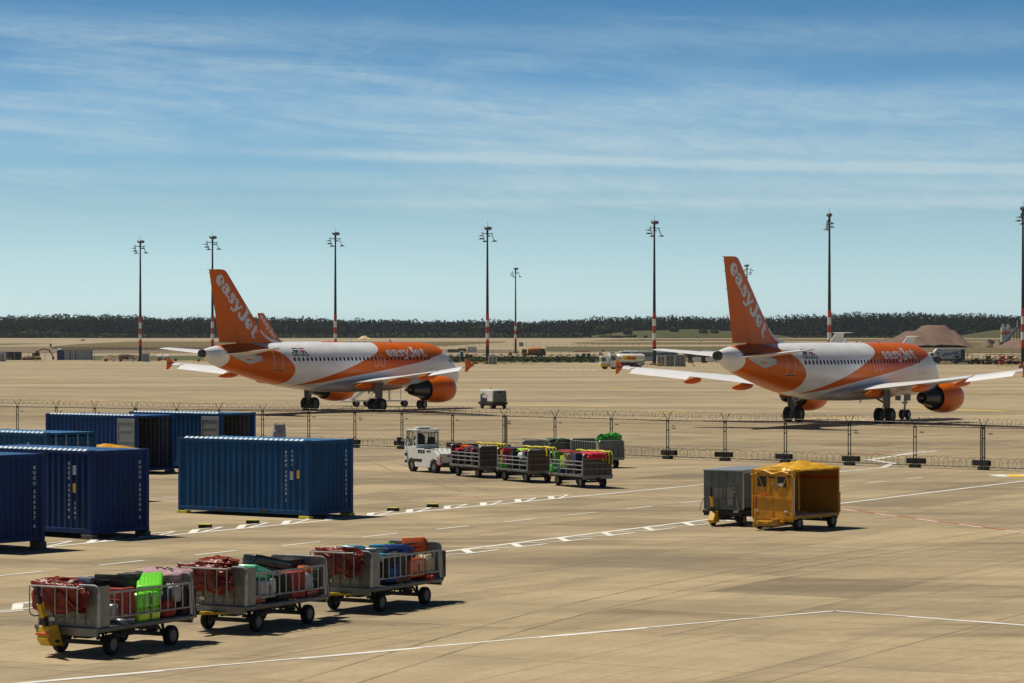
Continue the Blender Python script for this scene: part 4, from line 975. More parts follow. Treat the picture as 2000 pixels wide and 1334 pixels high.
# local: +x forward (towards the tow bar), +y = side facing the camera-right rail.  lying: long axis along x
C1=(FC[0],HF); a='on the frontmost cart'
putp(C1,(273,1201),0.42,(0,0,0),(.32,.52,.72),LIMEY,'yellow green hard suitcase at the bottom of the lime pair, frontmost cart')
putp(C1,(272,1171),0.42,(0,0,0),(.31,.52,.72),LIME,'bright lime green hard suitcase on top of the yellow green one, frontmost cart')
putp(C1,(293,1142),0.22,(.25,-1.28,.35),(.78,.52,.26),LIME,'bright green ribbed suitcase lying tilted across the top of the frontmost cart')
putp(C1,(224,1136),0.05,(.0,1.42,.2),(.78,.54,.24),BLK,'black suitcase lying on top just behind the red canvas '+a,'soft')
putp(C1,(234,1176),0.38,(0,0,0),(.58,.44,.42),(.35,.045,.02),'rust red upright suitcase behind the first bars '+a,'soft')
putp(C1,(212,1194),0.44,(0,0,0),(.30,.36,.20),SIL,'small grey boxy case low at the front corner '+a)
putp(C1,(236,1212),0.48,(0,Hd,0),(.46,.36,.10),SIL,'silver grey case lying flat at the floor edge '+a)
putp(C1,(258,1130),-0.28,(0,1.5,.3),(.66,.44,.22),GRY,'dark grey suitcase with a yellow tag, top of the load '+a,'soft')
putp(C1,(186,1137),-0.3,(0,1.5,-.2),(.60,.42,.20),(.16,.18,.22),'slate grey suitcase at the far side of the top '+a,'soft')
putp(C1,(306,1176),0.34,(0,0,0),(.54,.50,.36),NVY,'navy blue suitcase standing beside the lime pair '+a,'soft')
putp(C1,(314,1188),0.46,(0,0,0),(.36,.44,.46),RED,'dark red soft bag low behind the bars '+a,'duffel')
putp(C1,(347,1173),0.36,(0,0,0),(.54,.60,.46),(.05,.01,.012),'very dark maroon suitcase near the rear bars '+a,'soft')
putp(C1,(322,1130),0.0,(0,.12,.25),(.36,.95,.72),PINK,'large pale pink patterned soft bag piled at the rear '+a,'duffel')
putp(C1,(334,1158),0.46,(0,0,.2),(.34,.36,.26),(.42,.42,.40),'light grey cloth bag hanging under the pink bag '+a,'duffel')
put(C1,1.0,-.30,.95,(0,0,0),(.70,.48,.30),BLK,'black suitcase standing at the far front corner '+a,'soft')
put(C1,.2,-.40,.95,(0,0,0),(.66,.60,.32),(.03,.03,.035),'charcoal suitcase standing at the far side '+a,'soft')
put(C1,-.7,-.38,.95,(0,0,0),(.66,.60,.32),(.025,.03,.05),'blue black suitcase standing at the far rear '+a,'soft')
put(C1,1.15,-.15,1.37,(0,1.5,.1),(.34,.30,.18),(.10,.16,.30),'small blue case half under the red canvas '+a,'soft')
C2=(FC[1],HF); a='on the middle cart'
putp(C2,(494,1120),0.25,(0,1.32,.15),(.86,.56,.26),MINT,'mint green hard suitcase tilted over the rail '+a)
putp(C2,(523,1100),-0.05,(.12,1.36,-.1),(1.15,.42,.24),BLK,'long black rigid instrument case lying on top '+a)
putp(C2,(563,1103),0.0,(0,1.55,.15),(.62,.48,.26),(.03,.028,.025),'black case with orange stripes lying on top '+a,'soft')
putp(C2,(507,1149),0.42,(0,0,0),(.40,.50,.58),SIL,'grey suitcase with pale panel behind the first bars '+a)
put(C2,.95,.48,.66,(0,Hd,0),(.50,.36,.15),RED,'dark red case lying flat at the floor '+a)
putp(C2,(538,1147),0.42,(0,0,0),(.58,.44,.42),BLK,'plain black suitcase standing behind the bars '+a,'soft')
putp(C2,(567,1142),0.42,(0,0,0),(.58,.46,.50),(.32,.03,.015),'red soft suitcase standing in the middle of the bars '+a,'soft')
putp(C2,(589,1117),0.36,(0,0,0),(.26,.40,.30),ORG,'orange bag on top of the red suitcase '+a,'duffel')
putp(C2,(592,1137),0.46,(0,0,0),(.40,.36,.34),(.45,.46,.52),'crumpled pale striped bag behind the bars '+a,'duffel')
putp(C2,(618,1136),0.36,(0,0,0),(.60,.44,.44),DGR,'dark green suitcase near the rear bars '+a,'soft')
putp(C2,(600,1158),0.46,(0,Hd,0),(.50,.34,.16),RED,'low red case lying under the striped bag '+a)
putp(C2,(606,1114),-0.1,(0,1.5,0),(.70,.46,.26),(.10,.10,.04),'olive case lying near the rear panel '+a,'soft')
put(C2,.6,-.35,.95,(0,0,0),(.68,.60,.32),(.03,.02,.02),'brown black suitcase standing on the far side '+a,'soft')
put(C2,-.2,-.40,.95,(0,0,0),(.68,.60,.32),(.015,.02,.04),'ink blue suitcase standing on the far side '+a,'soft')
C3=(FC[2],HF); a='on the rear foreground cart'
putp(C3,(688,1074),-0.1,(0,1.5,.1),(.56,.42,.20),CYA,'light blue hard suitcase on top next to the red canvas '+a)
putp(C3,(732,1079),0.0,(.1,1.50,.2),(.68,.46,.22),(.16,.17,.18),'mid grey suitcase lying on top '+a)
putp(C3,(741,1089),0.45,(0,1.45,0),(.40,.34,.18),(.10,.45,.62),'small sky blue bag at the front rail '+a,'soft')
putp(C3,(742,1071),-0.3,(0,1.5,.3),(.56,.40,.18),(.08,.40,.60),'sky blue suitcase at the far side of the top '+a,'soft')
putp(C3,(762,1065),-0.35,(0,1.5,.1),(.24,.20,.10),LIME,'tiny lime green pouch at the top '+a,'duffel')
putp(C3,(779,1074),0.15,(.15,1.42,.35),(.72,.50,.20),BLUE,'royal blue suitcase with a yellow star strap on top '+a,'soft')
putp(C3,(814,1068),0.05,(.2,1.30,.5),(.78,.54,.30),ORG,'large orange red holdall topmost of the pile '+a,'soft')
putp(C3,(842,1077),0.25,(0,1.4,.2),(.42,.34,.20),(.02,.03,.20),'dark blue bag below the orange holdall '+a,'duffel')
putp(C3,(745,1106),0.42,(0,0,0),(.52,.46,.44),BLK,'black suitcase standing behind the first bars '+a,'soft')
putp(C3,(755,1119),0.48,(0,0,0),(.36,.42,.40),BLUE,'bright blue bag low behind the bars '+a,'duffel')
putp(C3,(772,1106),0.42,(0,0,0),(.60,.42,.42),(.05,.05,.06),'dark grey suitcase in the middle of the bars '+a,'soft')
putp(C3,(800,1108),0.42,(0,0,0),(.44,.46,.62),ORG,'orange red suitcase standing behind the bars '+a)
putp(C3,(829,1101),0.47,(0,0,0),(.40,.36,.36),BEI,'beige canvas bag behind the bars '+a,'duffel')
putp(C3,(779,1136),0.5,(0,Hd,0),(.62,.30,.14),BRN,'brown leopard print case lying flat at the floor '+a,'soft')
putp(C3,(822,1129),0.48,(0,0,0),(.24,.60,.30),RED,'low red bag at the floor near the rear '+a,'duffel')
putp(C3,(850,1101),0.4,(0,0,0),(.62,.42,.30),(.04,.012,.03),'plum dark suitcase at the rear end '+a,'soft')
put(C3,.6,-.38,.95,(0,0,0),(.68,.60,.32),(.02,.02,.03),'black suitcase at the far side front '+a,'soft')
put(C3,-.4,-.38,.95,(0,0,0),(.68,.60,.32),(.04,.03,.02),'brown suitcase at the far side middle '+a,'soft')
# yellow star on the royal blue case
# ---------------------------------------------------------------- tug with three loaded carts (middle distance)
HT=math.atan2(.895,-.445)
def mid_cart(loc,label):
    L_,Wd=3.05,1.42; r=empty('luggage_cart',loc,HT,label,'luggage cart','luggage carts behind the tug')
    cart_base(r,L_,Wd,2.08,1.0,.55,.24); towbar(r,False)
    endpanel(r,1.45,Wd,.55,1.42,'boarddark','front_panel'); ep=endpanel(r,-1.49,Wd,.55,1.42,'boarddark','rear_panel',-1)
    b=MB()
    for z in (.80,1.05,1.22): b.bar((-1.53,-.66,z),(-1.53,.66,z),.03,.035)
    b.build('brace','steel',ep)
    for y in (.68,-.68):
        s=MB()
        for z in (.76,.94,1.10): s.tube((-1.44,y,z),(1.40,y,z),.024,8)
        for i in range(5): x=-1.4+2.76*i/4; s.tube((x,y,.55),(x,y,1.10),.018,8)
        s.build('side_rail','galv',r,smooth=True)
    s=MB(); s.box((-.0,.72,.50),(.6,.012,.05)); s.build('reflector','orange',r)
    return r
MCp=[(-1.50,126.5),(.62,122.3),(2.87,118.0)]
for p,lb in zip(MCp,('first luggage cart directly coupled to the white tug','second luggage cart behind the white tug, with a red case marked X','third and last luggage cart behind the white tug')): mid_cart((p[0],p[1],0),lb)
mat('curtaindark',(.05,.045,.02),.6,0,.2,5)
for i,(p,nm) in enumerate(zip(MCp,('first','second','third'))):
    m=MB(); rs=random.Random(i+4)
    for k in range(7):
        y0=-.62+.075*k; pts=[]
        m.loft([[ (x+w_*math.cos(t)*.5,y0+.035*math.sin(t),z) for t in [2*math.pi*j/8 for j in range(8)]] for x,w_,z in ((-1.54,.16,1.50),(-1.62,.14,1.40),(-1.64,.11,1.15),(-1.60-.02*k,.08,.92+.05*k+.04*(k%2)))],k%2 and 1 or 0)
    m.add([],[]); o=m.build('folded_curtain',['curtain','curtaindark'],None,smooth=True,auto=50); o.location=(p[0],p[1],0); o.rotation_euler=(0,0,HT)
    tag(o,'yellow and black curtain hanging over the rear of the %s cart behind the tug'%nm,'curtain','yellow curtains on the tug train')
    m=MB(); m.loft([[ (x,-.60+.06*math.cos(t)+.02*math.sin(x*9),1.47+.05*math.sin(t)+.015*math.sin(x*7)+(.02 if x<0 else 0)) for t in [2*math.pi*j/10 for j in range(10)]] for x in [-1.55+3.0*q/24 for q in range(25)]]); o=m.build('rolled_curtain','curtain',None,smooth=True,auto=60); o.location=(p[0],p[1],0); o.rotation_euler=(0,0,HT)
    tag(o,'yellow rolled curtain lying along the far side of the %s cart behind the tug'%nm,'curtain','rolled curtains on the tug train')
K=[(MCp[0],HT),(MCp[1],HT),(MCp[2],HT)]
a='on the first cart behind the tug'
putp(K[0],(898,880),0.3,(0,1.5,0),(.62,.50,.24),CRIM,'crimson hard suitcase lying at the tug end '+a)
putp(K[0],(912,874),0.0,(0,1.5,.3),(.60,.42,.20),ORG,'orange bag beside the crimson case '+a,'duffel')
putp(K[0],(918,882),0.32,(.2,1.3,0),(.55,.44,.22),BLK,'black and white bag in the middle '+a,'soft')
putp(K[0],(928,878),0.2,(0,1.3,.4),(.55,.40,.22),NVY,'navy bag leaning in the middle '+a,'duffel')
putp(K[0],(929,888),0.42,(0,0,0),(.56,.46,.26),(.28,.01,.03),'dark crimson suitcase standing behind the rails '+a)
putp(K[0],(955,880),0.0,(0,1.5,0),(.80,.90,.22),BLK,'wide black case lying behind the rear panel '+a,'soft')
put(K[0],.95,.38,.82,(0,0,0),(.50,.55,.26),BLK,'black suitcase low behind the front rails '+a,'soft')
put(K[0],.2,.38,.80,(0,0,0),(.46,.55,.26),(.02,.02,.05),'dark blue suitcase low behind the rails '+a,'soft')
put(K[0],-.85,.38,.85,(0,0,0),(.56,.60,.28),(.03,.012,.012),'dark brown suitcase low by the rear panel '+a,'soft')
a='on the second cart behind the tug'
xc=putp(K[1],(990,890),0.42,(0,0,0),(.62,.50,.26),CRIM,'crimson suitcase marked with a yellow X '+a)
m=MB(); 
for s in (-1,1): m.bar((-.16*s,.256,-.22),(.16*s*.9,.256,.22),.006,.05,up=(0,1,0))
m=MB(); m.box((0,.262,0),(.05,.008,.52),0,Matrix.Rotation(.42,3,'Y')); m.box((0,.268,0),(.05,.008,.52),0,Matrix.Rotation(-.42,3,'Y')); m.build('tape_cross','yellowpaint',xc)
putp(K[1],(984,906),0.46,(0,0,0),(.30,.40,.22),LIME,'small lime green case at the floor '+a)
putp(K[1],(1000,878),-0.05,(0,1.4,.4),(.62,.46,.24),NVY,'navy blue soft bag on top '+a,'duffel')
putp(K[1],(1008,892),0.42,(0,0,0),(.50,.44,.24),BLK,'black suitcase behind the rails '+a,'soft')
putp(K[1],(1024,881),0.0,(0,1.5,0),(.62,.50,.22),(.30,.62,.02),'lime green bag with yellow print on top '+a,'duffel')
putp(K[1],(1023,891),0.34,(.2,1.2,.3),(.50,.40,.22),WHT,'white and black striped bag in the middle '+a,'duffel')
putp(K[1],(1031,894),0.42,(0,0,0),(.56,.44,.26),(.10,.11,.14),'slate suitcase behind the rails '+a,'soft')
putp(K[1],(1033,884),0.15,(0,1.45,.2),(.50,.40,.22),(.50,.06,.02),'red orange bag near the rear '+a,'duffel')
putp(K[1],(1050,885),0.0,(0,1.5,0),(.60,.85,.22),(.02,.015,.015),'wide black brown case by the rear panel '+a,'soft')
put(K[1],-.7,.38,.80,(0,0,0),(.46,.55,.26),(.02,.08,.05),'dark green suitcase low near the rear '+a,'soft')
put(K[1],.3,.38,.76,(0,0,0),(.38,.55,.26),(.012,.012,.02),'black suitcase low in the middle '+a,'soft')
a='on the third cart behind the tug'
putp(K[2],(1091,893),0.35,(0,0,0),(.50,.50,.28),(.10,.30,.03),'mid green hard suitcase standing at the front '+a)
putp(K[2],(1086,914),0.48,(0,0,0),(.30,.55,.20),(.10,.60,.08),'bright green box shaped case at the floor '+a)
putp(K[2],(1100,902),0.5,(0,0,0),(.56,.16,.30),LIMEY,'narrow yellow green suitcase standing on edge '+a)
putp(K[2],(1111,897),0.44,(0,0,0),(.50,.40,.26),BEI,'beige soft backpack behind the rails '+a,'duffel')
putp(K[2],(1110,885),-0.05,(0,1.5,0),(.95,.55,.22),(.40,.04,.015),'flat red suitcase lying on top at the front '+a)
putp(K[2],(1131,899),0.44,(0,0,0),(.62,.46,.28),(.02,.05,.18),'blue suitcase standing behind the rails '+a,'soft')
putp(K[2],(1134,889),0.2,(0,1.5,.2),(.56,.50,.20),ORG,'bright orange bag on top of the blue suitcase '+a,'duffel')
putp(K[2],(1161,889),0.05,(0,1.5,0),(.80,.90,.26),(.55,.01,.05),'large crimson red case over the rear panel '+a,'duffel')
putp(K[2],(1101,917),0.46,(0,0,0),(.30,.50,.26),(.02,.06,.16),'low blue case at the floor '+a)
put(K[2],-.75,.40,.85,(0,0,0),(.50,.55,.28),BLK,'black suitcase by the rear panel '+a,'soft')
# ---------------------------------------------------------------- tug (local x forward, y left = side facing the camera)
HTG=math.atan2(.85,-.53)
def tug():
    f=Vector((-1.45-.895*0,0,0)); p=Vector((-3.6,130.9,0)); root=empty('baggage_tug',p,HTG,'white baggage tug with wire mesh rear window pulling three loaded carts','tug')
    b=MB(); b.prism([(1.75,.28),(1.80,.75),(1.72,1.22),(.62,1.22),(.62,1.10),(-.9,1.10),(-1.45,.84),(-1.45,.42),(-1.30,.42),(-1.2,.60),(-.95,.66),(-.70,.56),(-.60,.24),(.75,.24),(.85,.55),(1.10,.66),(1.35,.55),(1.42,.28)],'y',-.62,.62)
    body=b.build('body','white',root,bevel=.03)
    g=MB()
    for s in (-1,1):
        for i,x in enumerate((.38,.16,-.06)): g.box((x,s*.622,.98),(.17,.012,.16))
        for x in (-.42,-.62): g.box((x,s*.622,1.0),(.15,.012,.09))
        g.box((.50,s*.622,.56),(.80,.012,.13)); g.box((1.60,s*.622,.80),(.22,.012,.14)); g.box((1.60,s*.622,.48),(.22,.012,.12))
        g.box((-.55,s*.60,1.115),(.95,.03,.03))
    g.build('vent','black',body)
    c=MB(); # cab frame posts
    for y in (-.58,.58):
        c.bar((1.72,y,1.2),(1.52,y,1.88),.07,.07); c.bar((.66,y,1.2),(.66,y,1.88),.07,.07); c.bar((1.52,y,1.9),(.66,y,1.9),.07,.07); c.bar((.98,y,1.2),(.98,y,1.88),.05,.05)
    c.bar((1.52,-.58,1.9),(1.52,.58,1.9),.07); c.bar((.66,-.58,1.86),(.66,.58,1.86),.08,.12); c.bar((.66,-.58,1.26),(.66,.58,1.26),.06,.12)
    c.build('cab_frame','white',root,bevel=.012)
    r=MB(); r.box((1.08,0,1.955),(1.08,1.30,.06)); rf=r.build('roof','white',root,bevel=.025)
    r=MB(); r.box((1.0,0,2.06),(.5,.8,.05)); r.box((1.0,0,2.0),(.3,.5,.08),1); r.build('roof_unit',['white','black'],rf,bevel=.01)
    gl=MB(); gl.add([(1.70,-.55,1.24),(1.70,.55,1.24),(1.53,.55,1.86),(1.53,-.55,1.86)],[(0,1,2,3)]); gl.add([(1.66,.60,1.24),(1.0,.60,1.24),(1.0,.60,1.84),(1.52,.60,1.84)],[(0,1,2,3)]); gl.add([(1.66,-.60,1.24),(1.0,-.60,1.24),(1.0,-.60,1.84),(1.52,-.60,1.84)],[(0,1,2,3)]); gl.build('windscreen','clearglass',root)
    fr=MB()
    for y in (.605,-.605): fr.path([(1.66,y,1.23),(1.50,y,1.86),(1.02,y,1.86),(1.02,y,1.23)],.022,6,closed=True); fr.bar((1.36,y,1.24),(1.28,y,1.84),.03)
    fr.build('window_seal','black',root)
    w=MB()
    for i in range(15): y=-.5+1.0*i/14; w.tube((.63,y,1.32),(.63,y,1.80),.006,4)
    for i in range(8): z=1.34+.065*i; w.tube((.63,-.52,z),(.63,.52,z),.006,4)
    w.path([(.625,-.54,1.31),(.625,.54,1.31),(.625,.54,1.81),(.625,-.54,1.81)],.025,6,closed=True); w.build('mesh_window','black',root)
    h=MB()
    for y in (.30,-.30): h.box((.62,y*1.5,1.90),(.02,.14,.05))
    h.build('tail_light','red',root)
    s=MB(); s.box((.95,.28,1.2),(.42,.42,.12)); s.box((.76,.28,1.45),(.10,.40,.46)); s.box((.95,-.28,1.2),(.42,.42,.12)); s.box((.76,-.28,1.42),(.10,.36,.40)); s.build('seat','black',root,bevel=.03)
    s=MB(); s.path([(1.34+.10*math.cos(t)*.4,.28+.19*math.sin(t),1.38+.10*math.cos(t)*1.6) for t in [2*math.pi*i/14 for i in range(14)]],.014,6,closed=True); s.tube((1.55,.28,1.2),(1.35,.28,1.38),.02,6); s.build('steering_wheel','black',root)
    m=MB(); m.box((1.80,.88,1.42),(.10,.20,.34)); m.bar((1.6,.62,1.5),(1.78,.84,1.5),.03); m.build('mirror','black',root,bevel=.02)
    for x,y in ((1.10,.50),(-.95,.50),(1.10,-.50),(-.95,-.50)):
        q=MB(); q.wheel((x,y,.31),.31,.24,(0,1,0),0,24,1); q.build('wheel',['rubber','rim'],root,smooth=True,auto=35)
    d=MB(); d.box((-1.46,0,.66),(.06,1.22,.50)); d.box((-1.48,0,.40),(.10,.9,.18),1); d.tube((-1.45,0,.45),(-1.72,0,.45),.04,8,1)
    for y in (-.25,.1): d.box((-1.495,y,.80),(.012,.20,.06),1)
    rb=d.build('rear_panel',['white','darksteel'],root,bevel=.012)
    for s in (-1,1):
        d=MB()
        for i in range(3):
            z=.34+.14*i; d.add([(-1.495,s*.60,z),(-1.495,s*.47,z+.09),(-1.495,s*.47,z+.16),(-1.495,s*.60,z+.07)],[(0,1,2,3)],0)
            d.add([(-1.45,s*.625,z),(-1.26,s*.625,z+.09),(-1.26,s*.625,z+.16),(-1.45,s*.625,z+.07)],[(0,1,2,3)],0)
        d.build('hazard_stripe','red',root)
    d=MB(); d.path([(-.4,.55,1.12),(-.4,.55,1.32),(-1.15,.55,1.32),(-1.25,.55,1.0)],.018,6); d.path([(-.4,-.55,1.12),(-.4,-.55,1.38),(-1.0,-.55,1.38),(-1.25,-.55,1.0)],.018,6); d.path([(-1.15,.55,1.32),(-1.15,-.55,1.32)],.016,6)
    for y in (-.3,0,.3): d.tube((-1.15,y,1.32),(-1.22,y,1.0),.012,6)
    for x in (-.6,-.85): d.tube((x,.55,1.12),(x,.55,1.32),.012,6); d.tube((x,-.55,1.12),(x,-.55,1.38),.012,6)
    d.build('luggage_rail','steel',root,smooth=True)
    return root
TG=tug()
# driver, seen through the cab
def figure(name,pts,edges,rad,m,parent=None):
    me=bpy.data.meshes.new(name); me.from_pydata([Vector(p) for p in pts],edges,[]); o=bpy.data.objects.new(name,me); COL.objects.link(o)
    if parent: o.parent=parent
    sk=o.modifiers.new('skin','SKIN')
    for i,r_ in enumerate(rad): me.skin_vertices[0].data[i].radius=(r_,r_) if not isinstance(r_,tuple) else r_
    me.skin_vertices[0].data[0].use_root=True
    sb=o.modifiers.new('sub','SUBSURF'); sb.levels=1; sb.render_levels=1; me.materials.append(M(m)); return o
mat('cloth_red',(.22,.02,.02),.8,0,.2,9); mat('skin',(.45,.24,.15),.5,0,.1,9); mat('hair',(.02,.015,.01),.6,0,.2,30); mat('cloth_dark',(.02,.02,.03),.8,0,.2,9)
pts=[(0,0,0),(.02,0,.22),(.02,0,.42),(.03,0,.50),(.04,0,.56),(.06,0,.66),(.05,0,.76), (.02,.19,.42),(.12,.24,.22),(.34,.14,.20),(.40,.12,.22), (.02,-.19,.42),(.12,-.24,.22),(.34,-.14,.20),(.40,-.12,.22), (.10,.09,-.02),(.42,.11,.0),(.46,.11,-.38),(.56,.11,-.42),(.10,-.09,-.02),(.42,-.11,.0),(.46,-.11,-.38),(.56,-.11,-.42)]
ed=[(0,1),(1,2),(2,3),(3,4),(4,5),(5,6),(2,7),(7,8),(8,9),(9,10),(2,11),(11,12),(12,13),(13,14),(0,15),(15,16),(16,17),(17,18),(0,19),(19,20),(20,21),(21,22)]
rd=[.15,.14,.13,.07,.055,.10,.06,.06,.045,.035,.035,.06,.045,.035,.035,.09,.07,.05,.04,.09,.07,.05,.04]
pr=figure('person',pts,ed,rd,'cloth_red'); pr.location=loc_of((-3.6,130.9),HTG,.90,.28,1.26); pr.rotation_euler=(0,0,HTG)
tag(pr,'person in a dark red top sitting at the wheel of the white tug','person')
hd=MB(); hd=crumple(.05,0,.71,.21,.18,.20,5,18,12,.02,.8); hd.build('hair','hair',pr,smooth=True)
hd=crumple(.105,0,.655,.12,.15,.19,6,18,12,.01,.8); hd.build('face','skin',pr,smooth=True)
# ---------------------------------------------------------------- covered dollies on the right
mat('boxgrey',(.12,.13,.14),.45,.4,.4,2.5,dirt=(.30,.29,.25,.45)); mat('boxtop',(.30,.34,.38),.4,.4,.2,2)
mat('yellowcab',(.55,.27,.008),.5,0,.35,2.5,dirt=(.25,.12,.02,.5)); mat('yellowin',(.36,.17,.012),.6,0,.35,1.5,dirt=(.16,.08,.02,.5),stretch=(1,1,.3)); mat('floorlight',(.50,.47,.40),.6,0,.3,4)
HG=R(-118.5)
fw=Vector((math.cos(HG),math.sin(HG),0)); lf=Vector((-fw.y,fw.x,0))
g0=Vector((6.62,93.2,0)); g1=Vector((7.61,92.8,0)); cg=(g0+g1)/2-fw*1.05
gc=empty('cargo_dolly',cg,HG,'dark grey metal box dolly with yellow tow bar, left of the yellow tented one','cargo dolly')
cart_base(gc,2.9,1.4,2.05,1.06,.52,.21,'darksteel')
b=MB(); L2,W2=2.85,1.36; z0,z1=.55,1.82
b.box((L2/2,0,(z0+z1)/2),(.04,W2,z1-z0)); 
for y in (-.40,-.14,.14,.40): b.box((L2/2+.025,y,(z0+z1)/2),(.03,.03,z1-z0-.04))
b.build('front_wall','boxgrey',gc,bevel=.006)
b=MB(); b.box((L2/2+.03,-.15,1.10),(.02,.30,.30)); b.box((L2/2+.03,.30,1.12),(.02,.26,.32)); b.box((L2/2+.03,.28,.82),(.02,.2,.2)); b.build('wall_panel','sheet',gc,bevel=.004)
b=MB(); b.box((-L2/2,0,(z0+z1)/2),(.04,W2,z1-z0)); b.build('rear_wall','boxgrey',gc)
b=MB(); b.box((0,-W2/2,(z0+z1)/2),(L2-.1,.03,z1-z0-.02)); b.build('side_wall','boxgrey',gc)
b=MB(); b.box((0,0,z1+.02),(L2+.08,W2+.06,.04)); b.build('roof','boxtop',gc,bevel=.006)
b=MB(); b.box((L2/2-.08,W2/2,(z0+z1)/2),(.12,.05,z1-z0-.03)); b.box((-L2/2+.08,W2/2,(z0+z1)/2),(.12,.05,z1-z0-.03)); b.bar((-L2/2,W2/2,z1-.03),(L2/2,W2/2,z1-.03),.05,.08)
for i in range(9): b.tube((L2/2-.15-.3*i,W2/2,z0),(L2/2-.15-.3*i,W2/2,z0+.22),.012,6)
b.tube((L2/2-.15,W2/2,z0+.22),(-L2/2+.15,W2/2,z0+.22),.016,6); b.build('side_frame','galv',gc)
b=MB(); b.box((0,W2/2-.16,(z0+z1)/2),(L2-.2,.02,z1-z0-.1)); b.build('inner_curtain','black',gc)
t=MB(); t.prism([(1.42,.50),(1.66,.50),(1.86,.22),(1.75,.12),(1.38,.14)],'y',-.36,-.14,0); t.bar((1.60,-.26,.48),(1.66,-.26,.66),.10,.10,1); t.bar((1.66,-.26,.66),(1.76,-.26,1.0),.10,.11,0); t.bar((1.76,-.26,1.0),(1.80,-.26,1.12),.07,.08,1); t.tube((1.80,-.26,1.1),(1.82,-.26,1.28),.03,8,1); t.tube((1.78,-.26,1.26),(1.90,-.26,1.30),.045,8,1)
t.build('tow_bar',['yellow','darksteel'],gc,bevel=.01)
b=MB(); b.path([(1.45,-.62,1.0),(1.52,-.72,.75),(1.50,-.80,.5)],.015,6); b.path([(1.45,.5,1.05),(1.5,.55,.8),(1.5,.6,.5)],.015,6); b.box((1.5,.52,.50),(.10,.16,.07)); b.path([(1.47,.42+.07*math.cos(t_),1.22+.07*math.sin(t_)) for t_ in [2*math.pi*i/12 for i in range(12)]],.008,5,closed=True); b.build('handle','galv',gc)
put_text('H-601',(1.49,.12,.50),(0,1,0),(0,0,1),.11,'ink',gc)
